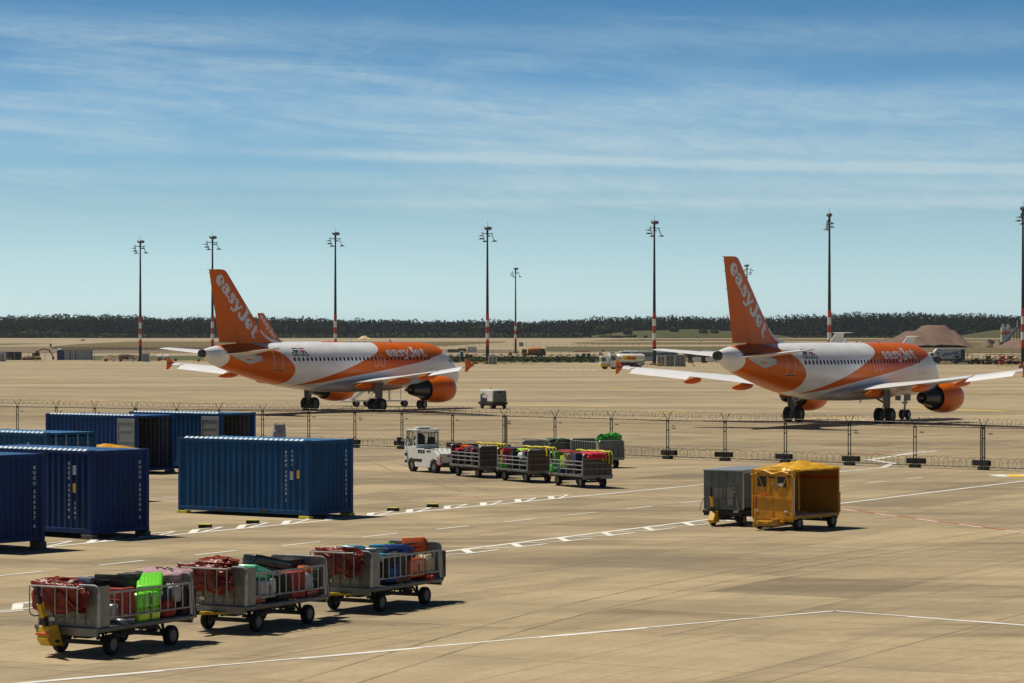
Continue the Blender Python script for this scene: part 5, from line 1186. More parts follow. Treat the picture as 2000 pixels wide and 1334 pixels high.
def tent_dolly(loc,hd,label,full=True):
    r=empty('tented_dolly',loc,hd,label,'tented dolly','yellow tented dollies'); L3,W3=2.62,1.60; z0,z1=.45,1.93
    cart_base(r,L3,W3,1.97,1.5,.45,.22,'yellowcab')
    x=L3/2; b=MB(); b.prism([(-W3/2,z0-.08),(W3/2,z0-.08),(W3/2,z1),(-W3/2,z1)],'x',x-.02,x+.02); fwl=b.build('front_wall','yellowcab',r)
    b=MB()
    for y in (-.42,.36): b.box((x+.024,y,1.56),(.012,.34,.34))
    b.box((x+.024,-.02,1.70),(.012,.22,.05)); b.build('window','black',fwl)
    b=MB(); b.box((x+.034,.30,1.47),(.01,.18,.10)); b.box((x+.03,-.02,1.52),(.01,.08,.03)); b.box((x+.03,-.64,.62),(.01,.14,.07)); b.box((x+.03,.52,.62),(.01,.14,.05)); b.build('notice','letter',fwl)
    b=MB(); b.bar((x+.04,-.60,1.85),(x+.04,-.20,1.08),.025); b.bar((x+.04,.62,1.85),(x+.04,.22,1.08),.025); b.bar((x+.04,-.16,1.85),(x+.04,-.12,1.08),.02); b.bar((x+.05,-.75,1.08),(x+.05,.75,1.05),.04); b.bar((x+.03,0,1.08),(x+.03,0,.42),.015); b.bar((x+.03,-.78,.4),(x+.03,-.78,1.9),.05); b.bar((x+.03,.78,.4),(x+.03,.78,1.9),.05)
    b.build('brace','yellowcab',fwl)
    b=MB(); b.path([(x+.05,.62,1.80),(x+.08,.70,1.5),(x+.07,.60,1.32),(x+.06,.52,1.42)],.008,5); b.box((x+.05,.66,1.80),(.04,.10,.12)); b.build('cable','black',fwl)
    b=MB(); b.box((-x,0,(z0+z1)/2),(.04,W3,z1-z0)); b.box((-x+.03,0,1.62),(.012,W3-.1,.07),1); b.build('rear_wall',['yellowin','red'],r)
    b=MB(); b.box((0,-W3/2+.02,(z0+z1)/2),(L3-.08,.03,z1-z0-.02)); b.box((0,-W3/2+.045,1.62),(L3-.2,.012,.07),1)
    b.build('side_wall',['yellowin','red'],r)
    b=MB(); b.box((x-.03,W3/2-.01,1.2),(.05,.03,1.4)); b.build('edge_strip','letter',r)
    b=MB(); b.box((0,0,z0+.03),(L3-.1,W3-.1,.02)); b.build('floor','floorlight',r)
    b=MB(); b.bar((-x,W3/2,z1),(x,W3/2,z1),.05); b.bar((-x,-W3/2,z1),(x,-W3/2,z1),.05); b.bar((-x,W3/2,z0),(-x,W3/2,z1),.05); b.bar((-x,W3/2,z0-.02),(x,W3/2,z0-.02),.05,.09); b.bar((-x-.04,W3/2+.02,.5),(-x-.04,W3/2+.02,1.15),.04); b.bar((-.3,W3/2-.1,z0+.06),(-1.0,-.3,z0+.06),.04); b.build('frame','yellowcab',r,bevel=.006)
    # sagging tent roof
    b=MB(); nx,ny=70,50; vs=[]; rs=np.random.RandomState(3); ph=rs.rand(8)*6
    for i in range(nx+1):
        for j in range(ny+1):
            s=i/nx; t=j/ny; X=-x-.06+(L3+.12)*s; Y=-W3/2-.05+(W3+.10)*t
            ridge=math.sin(math.pi*min(1,max(0,t)))**.8*math.sin(math.pi*min(1,max(0,s*.93+.05)))**.45
            wr=.010*math.sin(21*s+7*t+ph[3])*math.sin(9*t-4*s+ph[4])-.022*abs(math.sin(7*s-9*t+ph[5]))**6-.018*abs(math.sin(11*s+3*t+ph[6]))**8; z=z1+.03+.20*ridge+wr*(.4+ridge)+.018*math.sin(9*s+4*t+ph[0])*ridge+.02*math.sin(17*t+5*s+ph[1])*ridge+.012*math.sin(23*s-9*t+ph[2])*ridge
            z-= .06*math.exp(-((s-.86)/.05)**2)*ridge*2
            if s>.97: z-=.14+.05*math.sin(t*13+1); X+=.03+.02*math.sin(t*17)
            if t>.97: z-=.05*(.6+.5*math.sin(s*15)); Y+=.02
            vs.append((X,Y,z))
    b.add(vs,[(i*(ny+1)+j,(i+1)*(ny+1)+j,(i+1)*(ny+1)+j+1,i*(ny+1)+j+1) for i in range(nx) for j in range(ny)])
    o=b.build('tent_roof','tarpyellow',r,smooth=True); sd=o.modifiers.new('solid','SOLIDIFY'); sd.thickness=.012
    # tow bar
    t=MB(); t.bar((x+.1,-.45,.20),(x+.62,-.30,.18),.08); t.bar((x+.1,.35,.22),(x+.62,-.28,.18),.08); t.box((x+.2,0,.26),(.4,.9,.08)); t.box((x+.28,.30,.28),(.2,.2,.22)); t.bar((x+.60,-.30,.18),(x+.55,-.30,.72),.05); t.tube((x+.62,-.30,.12),(x+.62,-.30,.3),.05,8)
    t.build('tow_bar','yellowcab',r,bevel=.008)
    t=MB(); t.bar((x+.55,-.30,.70),(x+.50,-.30,1.12),.06,.05); t.bar((x+.50,-.30,1.08),(x+.52,.20,1.24),.045,.06,1); t.bar((x+.50,-.30,1.0),(x+.50,-.18,1.40),.02,.02,0); t.build('brake_lever',['red','orange'],r,bevel=.006)
    return r
HY=math.atan2(-.77,-.64)
fy=Vector((math.cos(HY),math.sin(HY),0)); y0=at(1478,1029.3); y1=at(1559.4,1034.8)
cy=(Vector((8.42,90.85,0)))-fy*1.31
tent_dolly(cy+Vector((0,0,0)),HY,'yellow tented dolly with open side on the right, beside the dark grey box dolly')
tent_dolly(atY(196,107.0),HY+.1,'yellow tented dolly mostly hidden behind the blue containers, only its roof showing')
# ---------------------------------------------------------------- parked carts with green covers behind the tug train
def panel_cart(loc,hd,label,cover,tall):
    r=empty('luggage_cart',loc,hd,label,'luggage cart','empty carts by the fence'); cart_base(r,3.0,1.42,2.0,1.0,.55,.22)
    endpanel(r,1.43,1.42,.55,tall,'boxgrey','front_panel'); endpanel(r,-1.47,1.42,.55,tall,'boxgrey','rear_panel',-1); railing(r,.68,3.0,.74,1.25,13); railing(r,-.68,3.0,.74,1.25,13); towbar(r,False); return r
q1=atY(1070,139.5); q2=atY(1166,136.5)
panel_cart(q1,HT,'empty cart with dark green sheet, standing behind the second and third tug carts','d',1.12)
panel_cart(q2,HT,'empty grey ended cart with bright green sheet, rightmost cart by the fence','g',1.32)
o=crumple(0,0,0,.9,1.3,.42,31,36,20,.12,.5,.3).build('green_sheet','tarpdark',None,smooth=True,auto=60); o.location=loc_of(q1,HT,-1.0,-.05,1.08); o.rotation_euler=(0,0,HT); tag(o,'dark green plastic sheet heaped on the empty cart behind the tug train','sheet')
o=crumple(0,0,0,.55,1.2,.95,37,36,22,.09,.45,.15).build('green_sheet','tarpgreen',None,smooth=True,auto=60); o.location=loc_of(q2,HT,-.95,-.22,1.12); o.rotation_euler=(0,0,HT); tag(o,'bright green plastic sheet bundled on the rightmost empty cart by the fence','sheet')
# grey wrapped thing behind the petrol container
o=empty('wrapped_trolley',atY(545,140),.3,'grey plastic wrapped trolley seen over the roof of the petrol blue container','trolley')
mat('wrap',(.30,.28,.30),.35,0,.35,6,bump=.4); crumple(0,0,1.05,.62,.50,1.75,77,24,20,.07,.45).build('wrapping','wrap',o,smooth=True,auto=60)
b=MB(); b.box((0,0,.14),(.6,.5,.05)); [b.wheel((x,y,.06),.06,.04,(0,1,0)) for x in (-.25,.25) for y in (-.2,.2)]; b.build('base','darksteel',o)
# ---------------------------------------------------------------- ground power unit
def gpu():
    L_,W_=2.7,1.55; hd=math.atan2(.88,-.47); p=Vector((-1.72,254.,0)); r=empty('ground_power_unit',p,hd,'white and grey ground power unit on a dark four wheeled trailer beyond the fence','power unit')
    b=MB(); b.prism([(-L_/2,.62),(-L_/2+.05,1.45),(-L_/2+.18,1.72),(L_/2-.25,1.72),(L_/2-.04,1.5),(L_/2,.62)],'y',-W_/2+.05,W_/2-.05); b.build('housing','white',r,bevel=.10,seg=3)
    b=MB(); b.prism([(-W_/2+.08,.66),(-W_/2+.16,1.55),(-W_/2+.28,1.62),(W_/2-.28,1.62),(W_/2-.16,1.55),(W_/2-.08,.66)],'x',-L_/2-.05,-L_/2+.02); b.build('rear_panel','boxgrey',r,bevel=.03)
    b=MB(); b.box((-L_/2-.06,.0,1.50),(.02,.34,.12)); b.box((-L_/2-.06,.05,1.35),(.02,.12,.08)); b.box((-L_/2-.06,-.15,1.15),(.02,.08,.12)); b.build('control_panel','black',r)
    b=MB(); b.prism([(.95,.62),(-.2,.62),(-.2,.98),(.62,.98),(.82,1.32),(.95,1.32)],'y',W_/2-.052,W_/2+.0); b.build('opening','black',r)
    b=MB(); b.box((0,0,.50),(L_+.1,W_,.22)); b.box((0,0,.34),(L_-.7,W_-.3,.14)); b.build('trailer','darksteel',r,bevel=.03)
    for x in (-L_/2+.35,L_/2-.45):
        for y in (-.62,.62): w=MB(); w.wheel((x,y,.25),.25,.18,(0,1,0),0,20,1); w.build('wheel',['rubber','rim'],r,smooth=True,auto=35)
    b=MB(); b.box((.55,W_/2-.03,1.35),(.22,.012,.26)); b.build('emblem','greenpaint',r); b=MB(); b.box((-.25,W_/2-.03,1.18),(.28,.012,.05)); b.build('sticker','orange',r)
    put_text('GPU',(.15,W_/2-.025,1.30),(-1,0,0),(0,0,1),.22,'ink',r)
    b=MB(); b.bar((.1,.2,1.72),(.0,.2,1.88),.04); b.bar((.0,.2,1.88),(-.12,.2,1.93),.04); b.build('exhaust_pipe','black',r)
gpu()
# ---------------------------------------------------------------- mobile stairs beside the left airliner
def stairs():
    p=atY(729,262.); r=empty('mobile_stairs',p,R(8),'white mobile passenger stairs on a trailer, seen under the belly of the left airliner','stairs')
    b=MB(); b.box((0,0,.55),(6.2,1.5,.14)); b.box((-2.6,0,.5),(1.0,1.7,.10)); b.build('trailer','white',r,bevel=.02)
    b=MB(); n=13
    for i in range(n): b.box((-1.75+.27*i,0,.68+.2*i),(.30,1.2,.07))
    b.build('steps','white',r)
    b=MB()
    for y in (-.62,.62): b.bar((-2.1,y,.62),(1.5,y,3.25),.06,.22); b.bar((-2.2,y,1.5),(1.4,y,4.1),.04); [b.bar((-2.1+.9*i,y,.7+.66*i),(-2.1+.9*i,y,1.6+.66*i),.04) for i in range(5)]
    b.build('stringer','white',r)
    b=MB(); b.add([(-2.3,-.66,.9),(-2.3,-.66,1.6),(1.0,-.66,4.0),(1.0,-.66,3.2)],[(0,1,2,3)]); b.add([(-2.3,-.70,.9),(-2.3,-.70,1.6),(1.0,-.70,4.0),(1.0,-.70,3.2)],[(3,2,1,0)]); b.build('side_panel','greyplane',r)
    b=MB(); b.prism([(-.3,2.2),(.5,2.8),(.5,3.5),(-.3,3.0)],'y',-.74,-.71); b.build('emblem','greenpaint',r)
    b=MB(); b.bar((1.5,-.5,.6),(1.5,-.5,3.3),.08); b.bar((1.5,.5,.6),(1.5,.5,3.3),.08); b.bar((2.6,.5,.6),(2.6,.5,3.3),.06); b.box((2.0,0,3.3),(1.5,1.3,.1)); b.bar((-.5,.5,.6),(1.4,.5,2.9),.06); b.build('support','galv',r)
    for x,y in ((-1.6,.6),(-.6,.6),(-1.6,-.6),(-.6,-.6),(2.9,-.65),(2.9,.65)): w=MB(); w.wheel((x,y,.3),.3,.2,(0,1,0),0,18,1); w.build('wheel',['rubber','rim'],r,smooth=True,auto=35)
stairs()
# ---------------------------------------------------------------- security fence
PX=[-140,-50,34,110,185,263,345,428,513,603,693,785,884,984,1084,1194,1304,1416,1534,1659,1787,1921,2070,2230]
def fbase(u):
    T=[(-200,850.0),(34,856.6),(785,877),(1303,896.5),(1920,918),(2300,932)]
    for a,b in zip(T[:-1],T[1:]):
        if u<=b[0]: return a[1]+(b[1]-a[1])*(u-a[0])/(b[0]-a[0])
fr=empty('security_fence',at(984,fbase(984)),0,'temporary wire mesh security fence with razor coils along its top and foot','fence'); FO=fr.location.copy()
mat('fencedark',(.018,.018,.02),.5,.3,.2,5); mat('razor',(.05,.048,.045),.45,.5,.3,8)
posts=[at(u,fbase(u))-FO for u in PX]
for i,p in enumerate(posts):
    q=posts[min(i+1,len(posts)-1)]; o=posts[max(i-1,0)]; d=(q-o).normalized(); n=Vector((-d.y,d.x,0))
    m=MB()
    for s in (-.07,.07): m.tube(p+d*s+Vector((0,0,.05)),p+d*s+Vector((0,0,2.02)),.026,8)
    for s in (-1,1): m.tube(p+Vector((0,0,1.98)),p+n*(s*.20)+d*(s*.12)+Vector((0,0,2.42)),.016,6)
    for z in (.6,1.5,1.95): m.box(p+Vector((0,0,z)),(.16,.06,.05),0,Matrix.Rotation(math.atan2(d.y,d.x),3,'Z'))
    m.build('post','fencedark',fr)
    rot=Matrix.Rotation(math.atan2(d.y,d.x)+(.12*math.sin(i*2.3)),3,'Z'); m=MB(); m.box(p+Vector((0,0,.09)),(.52,.30,.16),0,rot); m.box(p+d*(.12*math.sin(i*1.7))+Vector((0,0,.33)),(.95,.26,.26),0,rot); m.build('weight_block','rubberblock',fr,bevel=.015)
for i,(p,q) in enumerate(zip(posts[:-1],posts[1:])):
    d=q-p; L_=d.length; d/=L_; a=p+d*.08; b=q-d*.08; m=MB(); n=int(L_/.055)
    for k in range(n+1):
        c=a+(b-a)*k/n; m.tube(c+Vector((0,0,.14)),c+Vector((0,0,2.0)),.0028,3,0,cap=False)
    for k in range(10): z=.14+.206*k; m.tube(a+Vector((0,0,z)),b+Vector((0,0,z)),.0028,3,0,cap=False)
    for z in (.13,2.0): m.tube(a+Vector((0,0,z)),b+Vector((0,0,z)),.02,6)
    pn=m.build('mesh_panel','fencedark',fr)
    m=MB(); m.box(a+d*.32-Vector((-d.y,d.x,0))*.02+Vector((0,0,1.72)),(.24,.012,.05),0,Matrix.Rotation(math.atan2(d.y,d.x),3,'Z')); 
    if i%3==1: m.box(a+d*.34-Vector((-d.y,d.x,0))*.02+Vector((0,0,1.60)),(.28,.012,.05),0,Matrix.Rotation(math.atan2(d.y,d.x),3,'Z'))
    m.build('tag_plate','ink',pn)
    nn=Vector((-d.y,d.x,0))
    for nm,z0,rr,sp in (('top_razor_coil',2.24,.20,.27),('foot_razor_coil',.33,.27,.40)):
        m=MB(); cnt=int(L_/sp); rs=random.Random(i*7+int(z0*10))
        for k in range(cnt+1):
            c=p+d*(L_*(k+.5)/(cnt+1))+Vector((0,0,z0+rs.uniform(-.03,.03)))+nn*(.05*(-1)**k-(.25 if z0<1 else 0)); r_=rr*rs.uniform(.82,1.08); tl=rs.uniform(-.35,.35)
            m.path([c+d*(r_*math.cos(t)*math.cos(tl))+nn*(r_*math.cos(t)*math.sin(tl))+Vector((0,0,r_*math.sin(t))) for t in [2*math.pi*j/16 for j in range(16)]],.0075 if z0>1 else .008,3,closed=True)
        if z0>1:
            m.tube(p+Vector((0,0,z0-.04)),q+Vector((0,0,z0-.04)),.011,4)
        m.build(nm,'razor',fr)
# short return panels at some posts
for i in (4,12,20):
    p=posts[i]; q=posts[i+1]; d=(q-p).normalized(); n=Vector((-d.y,d.x,0)); a=q+n*.1; b=q+n*1.2-d*.9
    m=MB(); dd=(b-a)
    for k in range(15): c=a+dd*k/14; m.tube(c+Vector((0,0,.12)),c+Vector((0,0,2.0)),.003,3,0,cap=False)
    for c in (a,b): m.tube(c+Vector((0,0,.05)),c+Vector((0,0,2.05)),.025,6)
    for z in (.12,2.0): m.tube(a+Vector((0,0,z)),b+Vector((0,0,z)),.018,6)
    m.build('return_panel','fencedark',fr)
# ---------------------------------------------------------------- flood light masts
mat('mast',(.022,.026,.030),.55,.2,.25,.5); mat('bandred',(.50,.05,.02),.5,0,.15,.8); mat('bandwhite',(.75,.75,.72),.5,0,.1,.8); mat('lampwhite',(.12,.13,.14),.4,.2,.1,3)
def mast(loc,label):
    r=empty('light_mast',loc,0,label,'light mast','flood light masts'); H=34.2
    def rad(z): return .48-.27*z/H
    b=MB(); b.tube((0,0,0),(0,0,4.6),rad(0),16,0,rad(4.6),cap=False); b.tube((0,0,13.4),(0,0,H),rad(13.4),16,0,rad(H)); b.build('pole','mast',r,smooth=True,auto=30)
    for i in range(5):
        z0=4.6+1.76*i; b=MB(); b.tube((0,0,z0),(0,0,z0+1.76),rad(z0)+.04,16,0,rad(z0+1.76)+.04); b.build('band','bandred' if i%2==0 else 'bandwhite',r,smooth=True,auto=30)
    b=MB(); b.box((0,0,.3),(1.4,1.4,.6)); b.build('footing','concblock',r)
    b=MB(); b.tube((0,0,H),(0,0,H+1.2),.30,10,0,.25); b.tube((0,0,H+.2),(0,0,H+3.4),.035,5); 
    for x0,x1,z1 in ((0,-1.6,-.1),(0,1.35,-.6),(0,-1.2,-1.4),(0,1.5,-1.6)): b.bar((x0,0,H+.2),(x1,-.4,H+.2),.18)
    b.bar((-1.6,-.4,H+.2),(-1.05,-.6,H-1.9),.16); b.bar((1.0,-.4,H+.2),(1.75,-.6,H-1.7),.16); b.bar((-1.9,-.3,H+.25),(-1.3,-.4,H+.6),.12); b.build('head_frame','darksteel',r)
    b=MB()
    for x,y,z,w in ((-1.05,-.6,H-2.0,1.1),(1.8,-.6,H-1.9,1.1),(-2.1,-.2,H-.5,1.1),(-1.6,.3,H-1.3,1.2),(.5,.5,H-.5,1.0)): 
        b.tube((x,y,z),(x,y,z+.34),w*.72,12,0,w*.30)
    b.build('flood_lamp','lampwhite',r,smooth=True,auto=30)
    b=crumple(.25,0,H+1.6,2.1,1.4,1.0,4,14,8,.01,.9); b.build('radome','lampwhite',r,smooth=True); b=MB(); b.bar((-.7,0,H+1.3),(-.9,0,H+2.1),.18); b.build('warning_light','bandred',r)
    return r
ML=[(274,480,'leftmost flood light mast with red and white bands'),(415,472,'flood light mast rising just left of the left tail fin'),(655,465,'flood light mast above the middle of the left airliner'),(952,455,'tall flood light mast near the middle of the photo, right of the left airliner nose'),(1278,444,'flood light mast above the silver bus and yellow fuel tanker'),(1620,430,'flood light mast rising behind the roof of the right airliner'),(1998,418,'flood light mast cut by the right edge of the photo')]
m0=None
for i,(u,v,lb) in enumerate(ML):
    k=(34.6-CH)/(V0-v); Y=k*F; p=atY(u,Y)
    if m0 is None: m0=mast(p,lb)
    else: clone(m0,p,.9*i if i in (5,) else .15*i,lb)
clone(m0,(atY(1007,1190).x,1190,gz(1190)),.4,'smaller looking far flood light mast right of the central one')
clone(m0,(atY(1459,1130).x,1130,gz(1130)),2.6,'far flood light mast whose head peeps out right of the right tail fin')
# ---------------------------------------------------------------- forest
def leafmat(name,c0,c1,sc=.085):
    m=bpy.data.materials.new(name); m.use_nodes=True; nt=m.node_tree; N=nt.nodes; L=nt.links; b=N['Principled BSDF']
    g=N.new('ShaderNodeNewGeometry'); tc=N.new('ShaderNodeTexCoord'); n=N.new('ShaderNodeTexNoise'); n.inputs['Scale'].default_value=sc; n.inputs['Detail'].default_value=8; n.inputs['Roughness'].default_value=.7; L.new(tc.outputs['Object'],n.inputs['Vector'])
    mr=N.new('ShaderNodeMapRange'); mr.inputs[1].default_value=.35; mr.inputs[2].default_value=.65; L.new(n.outputs['Fac'],mr.inputs[0])
    ad=N.new('ShaderNodeMath'); ad.operation='MULTIPLY_ADD'; L.new(g.outputs['Random Per Island'],ad.inputs[0]); ad.inputs[1].default_value=.22; L.new(mr.outputs[0],ad.inputs[2])
    mx=N.new('ShaderNodeMixRGB'); L.new(ad.outputs[0],mx.inputs[0]); mx.inputs[1].default_value=(*c0,1); mx.inputs[2].default_value=(*c1,1); L.new(mx.outputs[0],b.inputs['Base Color']); b.inputs['Roughness'].default_value=.8; b.inputs['Specular IOR Level'].default_value=.1
    MC[name]=m
leafmat('needles',FOR0,FOR1); leafmat('leaves',(.030,.050,.012),(.075,.10,.022)); leafmat('bushleaf',BUS0,BUS1,.12); mat('bark',(.06,.045,.03),.9,0,.3,2)
class Leaf:
    def __init__(s): s.v=[]; s.f=0
    def clump(s,c,ext,n,size,conic=0.0):
        u=rng.normal(size=(n,3)); u/=np.linalg.norm(u,axis=1)[:,None]; r=rng.uniform(.55,1,(n,1))**.6; p=u*r
        if conic: k=(p[:,2:3]+1)/2; p[:,:2]*=(1-conic*k)
        p=p*np.array(ext)+np.array(c)
        a=rng.normal(size=(n,3)); a/=np.linalg.norm(a,axis=1)[:,None]; b=np.cross(a,u+.4*rng.normal(size=(n,3))); b/=np.linalg.norm(b,axis=1)[:,None]
        sz=size*rng.uniform(.6,1.4,(n,1)); q=np.stack([p-a*sz-b*sz*.6,p+a*sz-b*sz*.7,p+a*sz*.8+b*sz*.7,p-a*sz*.7+b*sz*.6],1); s.v.append(q.reshape(-1,3)); s.f+=n
    def build(s,name,m,parent=None):
        v=np.concatenate(s.v); me=bpy.data.meshes.new(name); n=len(v); me.vertices.add(n); me.vertices.foreach_set('co',v.ravel().astype(np.float32)); me.loops.add(n); me.loops.foreach_set('vertex_index',np.arange(n,dtype=np.int32)); me.polygons.add(n//4); me.polygons.foreach_set('loop_start',np.arange(0,n,4,dtype=np.int32)); me.polygons.foreach_set('loop_total',np.full(n//4,4,dtype=np.int32)); me.update(); me.validate()
        me.materials.append(M(m)); o=bpy.data.objects.new(name,me); COL.objects.link(o)
        if parent: o.parent=parent
        return o
def topv(u):
    T=[(-300,618),(0,617),(40,616),(90,615),(160,614),(240,613),(330,619),(420,618),(500,617),(580,618),(640,621),(760,623),(830,626),(900,625),(1000,624),(1060,626),(1150,621),(1200,618),(1290,616),(1400,617),(1450,615),(1520,618),(1600,613),(1700,608),(1800,609),(1900,612),(1960,613),(2050,620),(2400,618)]
    for a,b in zip(T[:-1],T[1:]):
        if u<=b[0]: return a[1]+(b[1]-a[1])*(u-a[0])/(b[0]-a[0])
    return 618
Lf=Leaf(); u=-260
for row,(Y,dz) in enumerate(((2715,12),(2745,8.5),(2775,5.5),(2810,3),(2845,1.2),(2885,0))):
    u=-260+rng.uniform(0,8)
    while u<2280:
        hump=1.8*math.sin(u*.017+row*2)+1.4*math.sin(u*.053+row)
        vt=topv(u)+dz*.9+rng.uniform(-2.2,3.2)+hump*.9; zt=zat(vt,Y); z0=gz(Y)-1; h=zt-z0; x=(u-1000)/F*Y; w=rng.uniform(3.4,6.0); q=rng.rand()
        if q<.45: # pine: rounded broken top over a deep crown
            Lf.clump((x,Y,zt-h*.20),(w*.95,w,h*.20),70,.62,.15); Lf.clump((x+rng.uniform(-2,2),Y-1,zt-h*.42),(w*1.1,w,h*.22),60,.8); Lf.clump((x,Y,zt-h*.72),(w*1.1,w,h*.28),45,1.1)
        elif q<.8: # broadleaf: several overlapping domes
            for k in range(4): Lf.clump((x+rng.uniform(-.6,.6)*w,Y+rng.uniform(-2,1),zt-h*(.22+.14*k)),(w*.75,w*.7,h*.20),36,.72)
            Lf.clump((x,Y,zt-h*.75),(w*1.1,w,h*.27),45,1.1)
        else:
            Lf.clump((x,Y,zt-h*.48),(w*.7,w*.7,h*.50),110,.62,.6)
        u+=rng.uniform(6,10)
for k in range(1300):
    u=rng.uniform(-260,2280); Y=rng.uniform(2690,2712); zt=zat(rng.uniform(634,656),Y); Lf.clump(((u-1000)/F*Y,Y,(zt+gz(Y))/2),(rng.uniform(2.5,6),3,(zt-gz(Y))/2+1),45,.9)
tag(Lf.build('forest','needles'),'dark pine and broadleaf forest along the whole horizon','forest',kind='stuff')
Lb=Leaf()
def bv(u): 
    T=[(-300,648),(0,650),(60,646),(100,645),(160,651),(400,653),(560,653),(700,652),(860,649),(1000,651),(1150,650),(1240,655),(1300,654),(1450,650),(1530,656),(1700,657),(2400,657)]
    for a,b in zip(T[:-1],T[1:]):
        if u<=b[0]: return a[1]+(b[1]-a[1])*(u-a[0])/(b[0]-a[0])
    return 655
for k in range(2600):
    u=rng.uniform(-200,2200); Y=rng.uniform(2600,2680); v=bv(u)+rng.uniform(-1,7)
    if 1500<u and rng.rand()<.7: continue
    zt=zat(v,Y); h=max(1.5,zt-gz(Y)); Lb.clump(((u-1000)/F*Y,Y,gz(Y)+h*.45),(rng.uniform(1.8,4.),2.,h*.55),26,.9)
tag(Lb.build('scrub','bushleaf'),'low light green scrub and young trees in front of the forest','scrub',kind='stuff')
# grassy rises
def hill(name,ul,ur,vt,Y,m,dep=160,asym=.5):
    nx,ny=40,12; mb=MB(); vs=[]
    for j in range(ny+1):
        for i in range(nx+1):
            s=i/nx; t=j/ny; YY=Y+dep*(t-.2); x=(ul+(ur-ul)*s-1000)/F*Y; base=gz(YY)-.5; top=zat(vt,Y)
            k=math.sin(math.pi*s)**.7*math.sin(math.pi*min(1,t*.9+.02))**.8
            vs.append((x,YY,base+(top-base)*k+.4*math.sin(x*.11+YY*.07)*k))
    mb.add(vs,[(j*(nx+1)+i,j*(nx+1)+i+1,(j+1)*(nx+1)+i+1,(j+1)*(nx+1)+i) for j in range(ny) for i in range(nx)]); return tag(mb.build(name,m,smooth=True),kind='structure')
ground_mat('meadowgrass',(.055,.062,.014),(.085,.080,.020),(.042,.052,.013),sc=.5,joints=False,streak=False)
hill('grassy_hill',1130,1560,643.5,2600,'meadowgrass',90); hill('grassy_hill',1870,2300,638,2600,'meadowgrass',90)
def tree(u,vt,vb,Y,w,label,m='leaves',dens=320,size=.9):
    z0=zat(vb,Y); zt=zat(vt,Y); h=zt-z0; p=atY(u,Y,z0); r=empty('broadleaf_tree' if w>3 else 'shrub',p,0,label,'tree' if w>3 else 'shrub','single trees before the forest')
    t=MB(); t.tube((0,0,-.5),(0.1,0,h*.4),h*.035,8,0,h*.022); t.tube((.1,0,h*.35),(w*.4,0,h*.62),h*.015,6); t.tube((0,0,h*.35),(-w*.4,.3,h*.66),h*.015,6); t.tube((.1,0,h*.38),(0,0,h*.8),h*.02,6); t.build('trunk','bark',r)
    l=Leaf(); n=9
    for k in range(n): a=k*2.4; l.clump((w*.55*math.cos(a),w*.5*math.sin(a),h*(.45+.42*(k/n))),(w*.52,w*.5,h*.17),dens//n,size)
    l.clump((0,0,h*.86),(w*.45,w*.45,h*.13),dens//6,size); l.build('crown',m,r)
for a in ((1193,625,659,2590,7.5,'large rounded tree standing alone left of the grassy rise'),(1172,635,659,2595,4.5,'slimmer dark tree left of the large lone tree'),(1226,641,658,2590,4.4,'small round tree on the slope right of the large lone tree'),(1896,645,651.5,2580,3.2,'small dark tree on the green slope at the right'),(1316,639,650,2610,4.2,'pale rounded tree before the forest right of the mast'),(932,636,652,2610,5.5,'dark round tree at the forest edge left of the central mast'),(1022,637,652,2610,5,'round tree at the forest edge right of the far mast'),(60,644,662,2560,5.5,'mid green rounded tree in the scrub at the left'),(1373,643,654,2600,4,'pale green tree low before the forest, left of the right tail fin'),(1395,644,655,2600,3.4,'small pale tree close to the right tail fin')): tree(*a)
for k,(u,v) in enumerate(((1100,653),(1120,652),(1128,654),(1143,651),(1152,655),(1261,656),(1240,655))): tree(u,v,660,2570,1.6,'small dark conifer bush dotted along the runway edge, left of the lone trees' ,'needles',60,.6)
# weeds near the apron edge
Lw=Leaf()
for k in range(900): u=rng.uniform(870,1250); Y=Yv(rng.uniform(699,707)); Lw.clump(((u-1000)/F*Y,Y,.3),(.8,.6,.5),8,.25)
tag(Lw.build('weeds','bushleaf'),'tall green weeds on the strip beyond the apron edge','weeds',kind='stuff')
# ---------------------------------------------------------------- earth mounds
mat('redearth',(.165,.098,.068),.95,0,.35,.06,bump=.3); mat('sandpile',(.55,.43,.22),.9,0,.2,.3)
def mound(name,peaks,Y,m,label,cat='mound',dep=40):
    us=[p[0]-p[2] for p in peaks]+[p[0]+p[2] for p in peaks]; ul,ur=min(us),max(us); nx,ny=90,30; mb=MB(); vs=[]
    z0=gz(Y)
    for j in range(ny+1):
        for i in range(nx+1):
            u=ul+(ur-ul)*i/nx; t=(j/ny-.45)*2; x=(u-1000)/F*Y; z=0
            for pu,pv,pw in peaks:
                r=math.hypot((u-pu)/pw,t*1.0); hh=zat(pv,Y)-z0; k=max(0,1-r); z=max(z,hh*min(1,k*1.42)*(1-.10*r) if k>0 else 0)
            z+= (.25*math.sin(x*.9+j)+.2*math.sin(x*.37+2.1*j))*min(1,z/3)
            vs.append((x,Y+dep*t,max(z0+z,gz(Y+dep*t)-.4) if z>.05 else gz(Y+dep*t)-.6))
    mb.add(vs,[(j*(nx+1)+i,j*(nx+1)+i+1,(j+1)*(nx+1)+i+1,(j+1)*(nx+1)+i) for j in range(ny) for i in range(nx)]); o=mb.build(name,m,smooth=True); return tag(o,label,cat)
mound('earth_mound',[(1823,635.5,76),(1790,647,75),(1745,661,60),(1700,667,55),(1850,645,46)],1560,'redearth','large red brown earth mound behind the nose of the right airliner')
mound('earth_mound',[(2015,655,42),(1985,664,32)],1500,'redearth','smaller red brown mound at the right edge below the conveyor')
mound('sand_pile',[(711,656.5,13),(717,659,10)],2400,'sandpile','pale yellow sand pile near the far runway above the left airliner',dep=10)
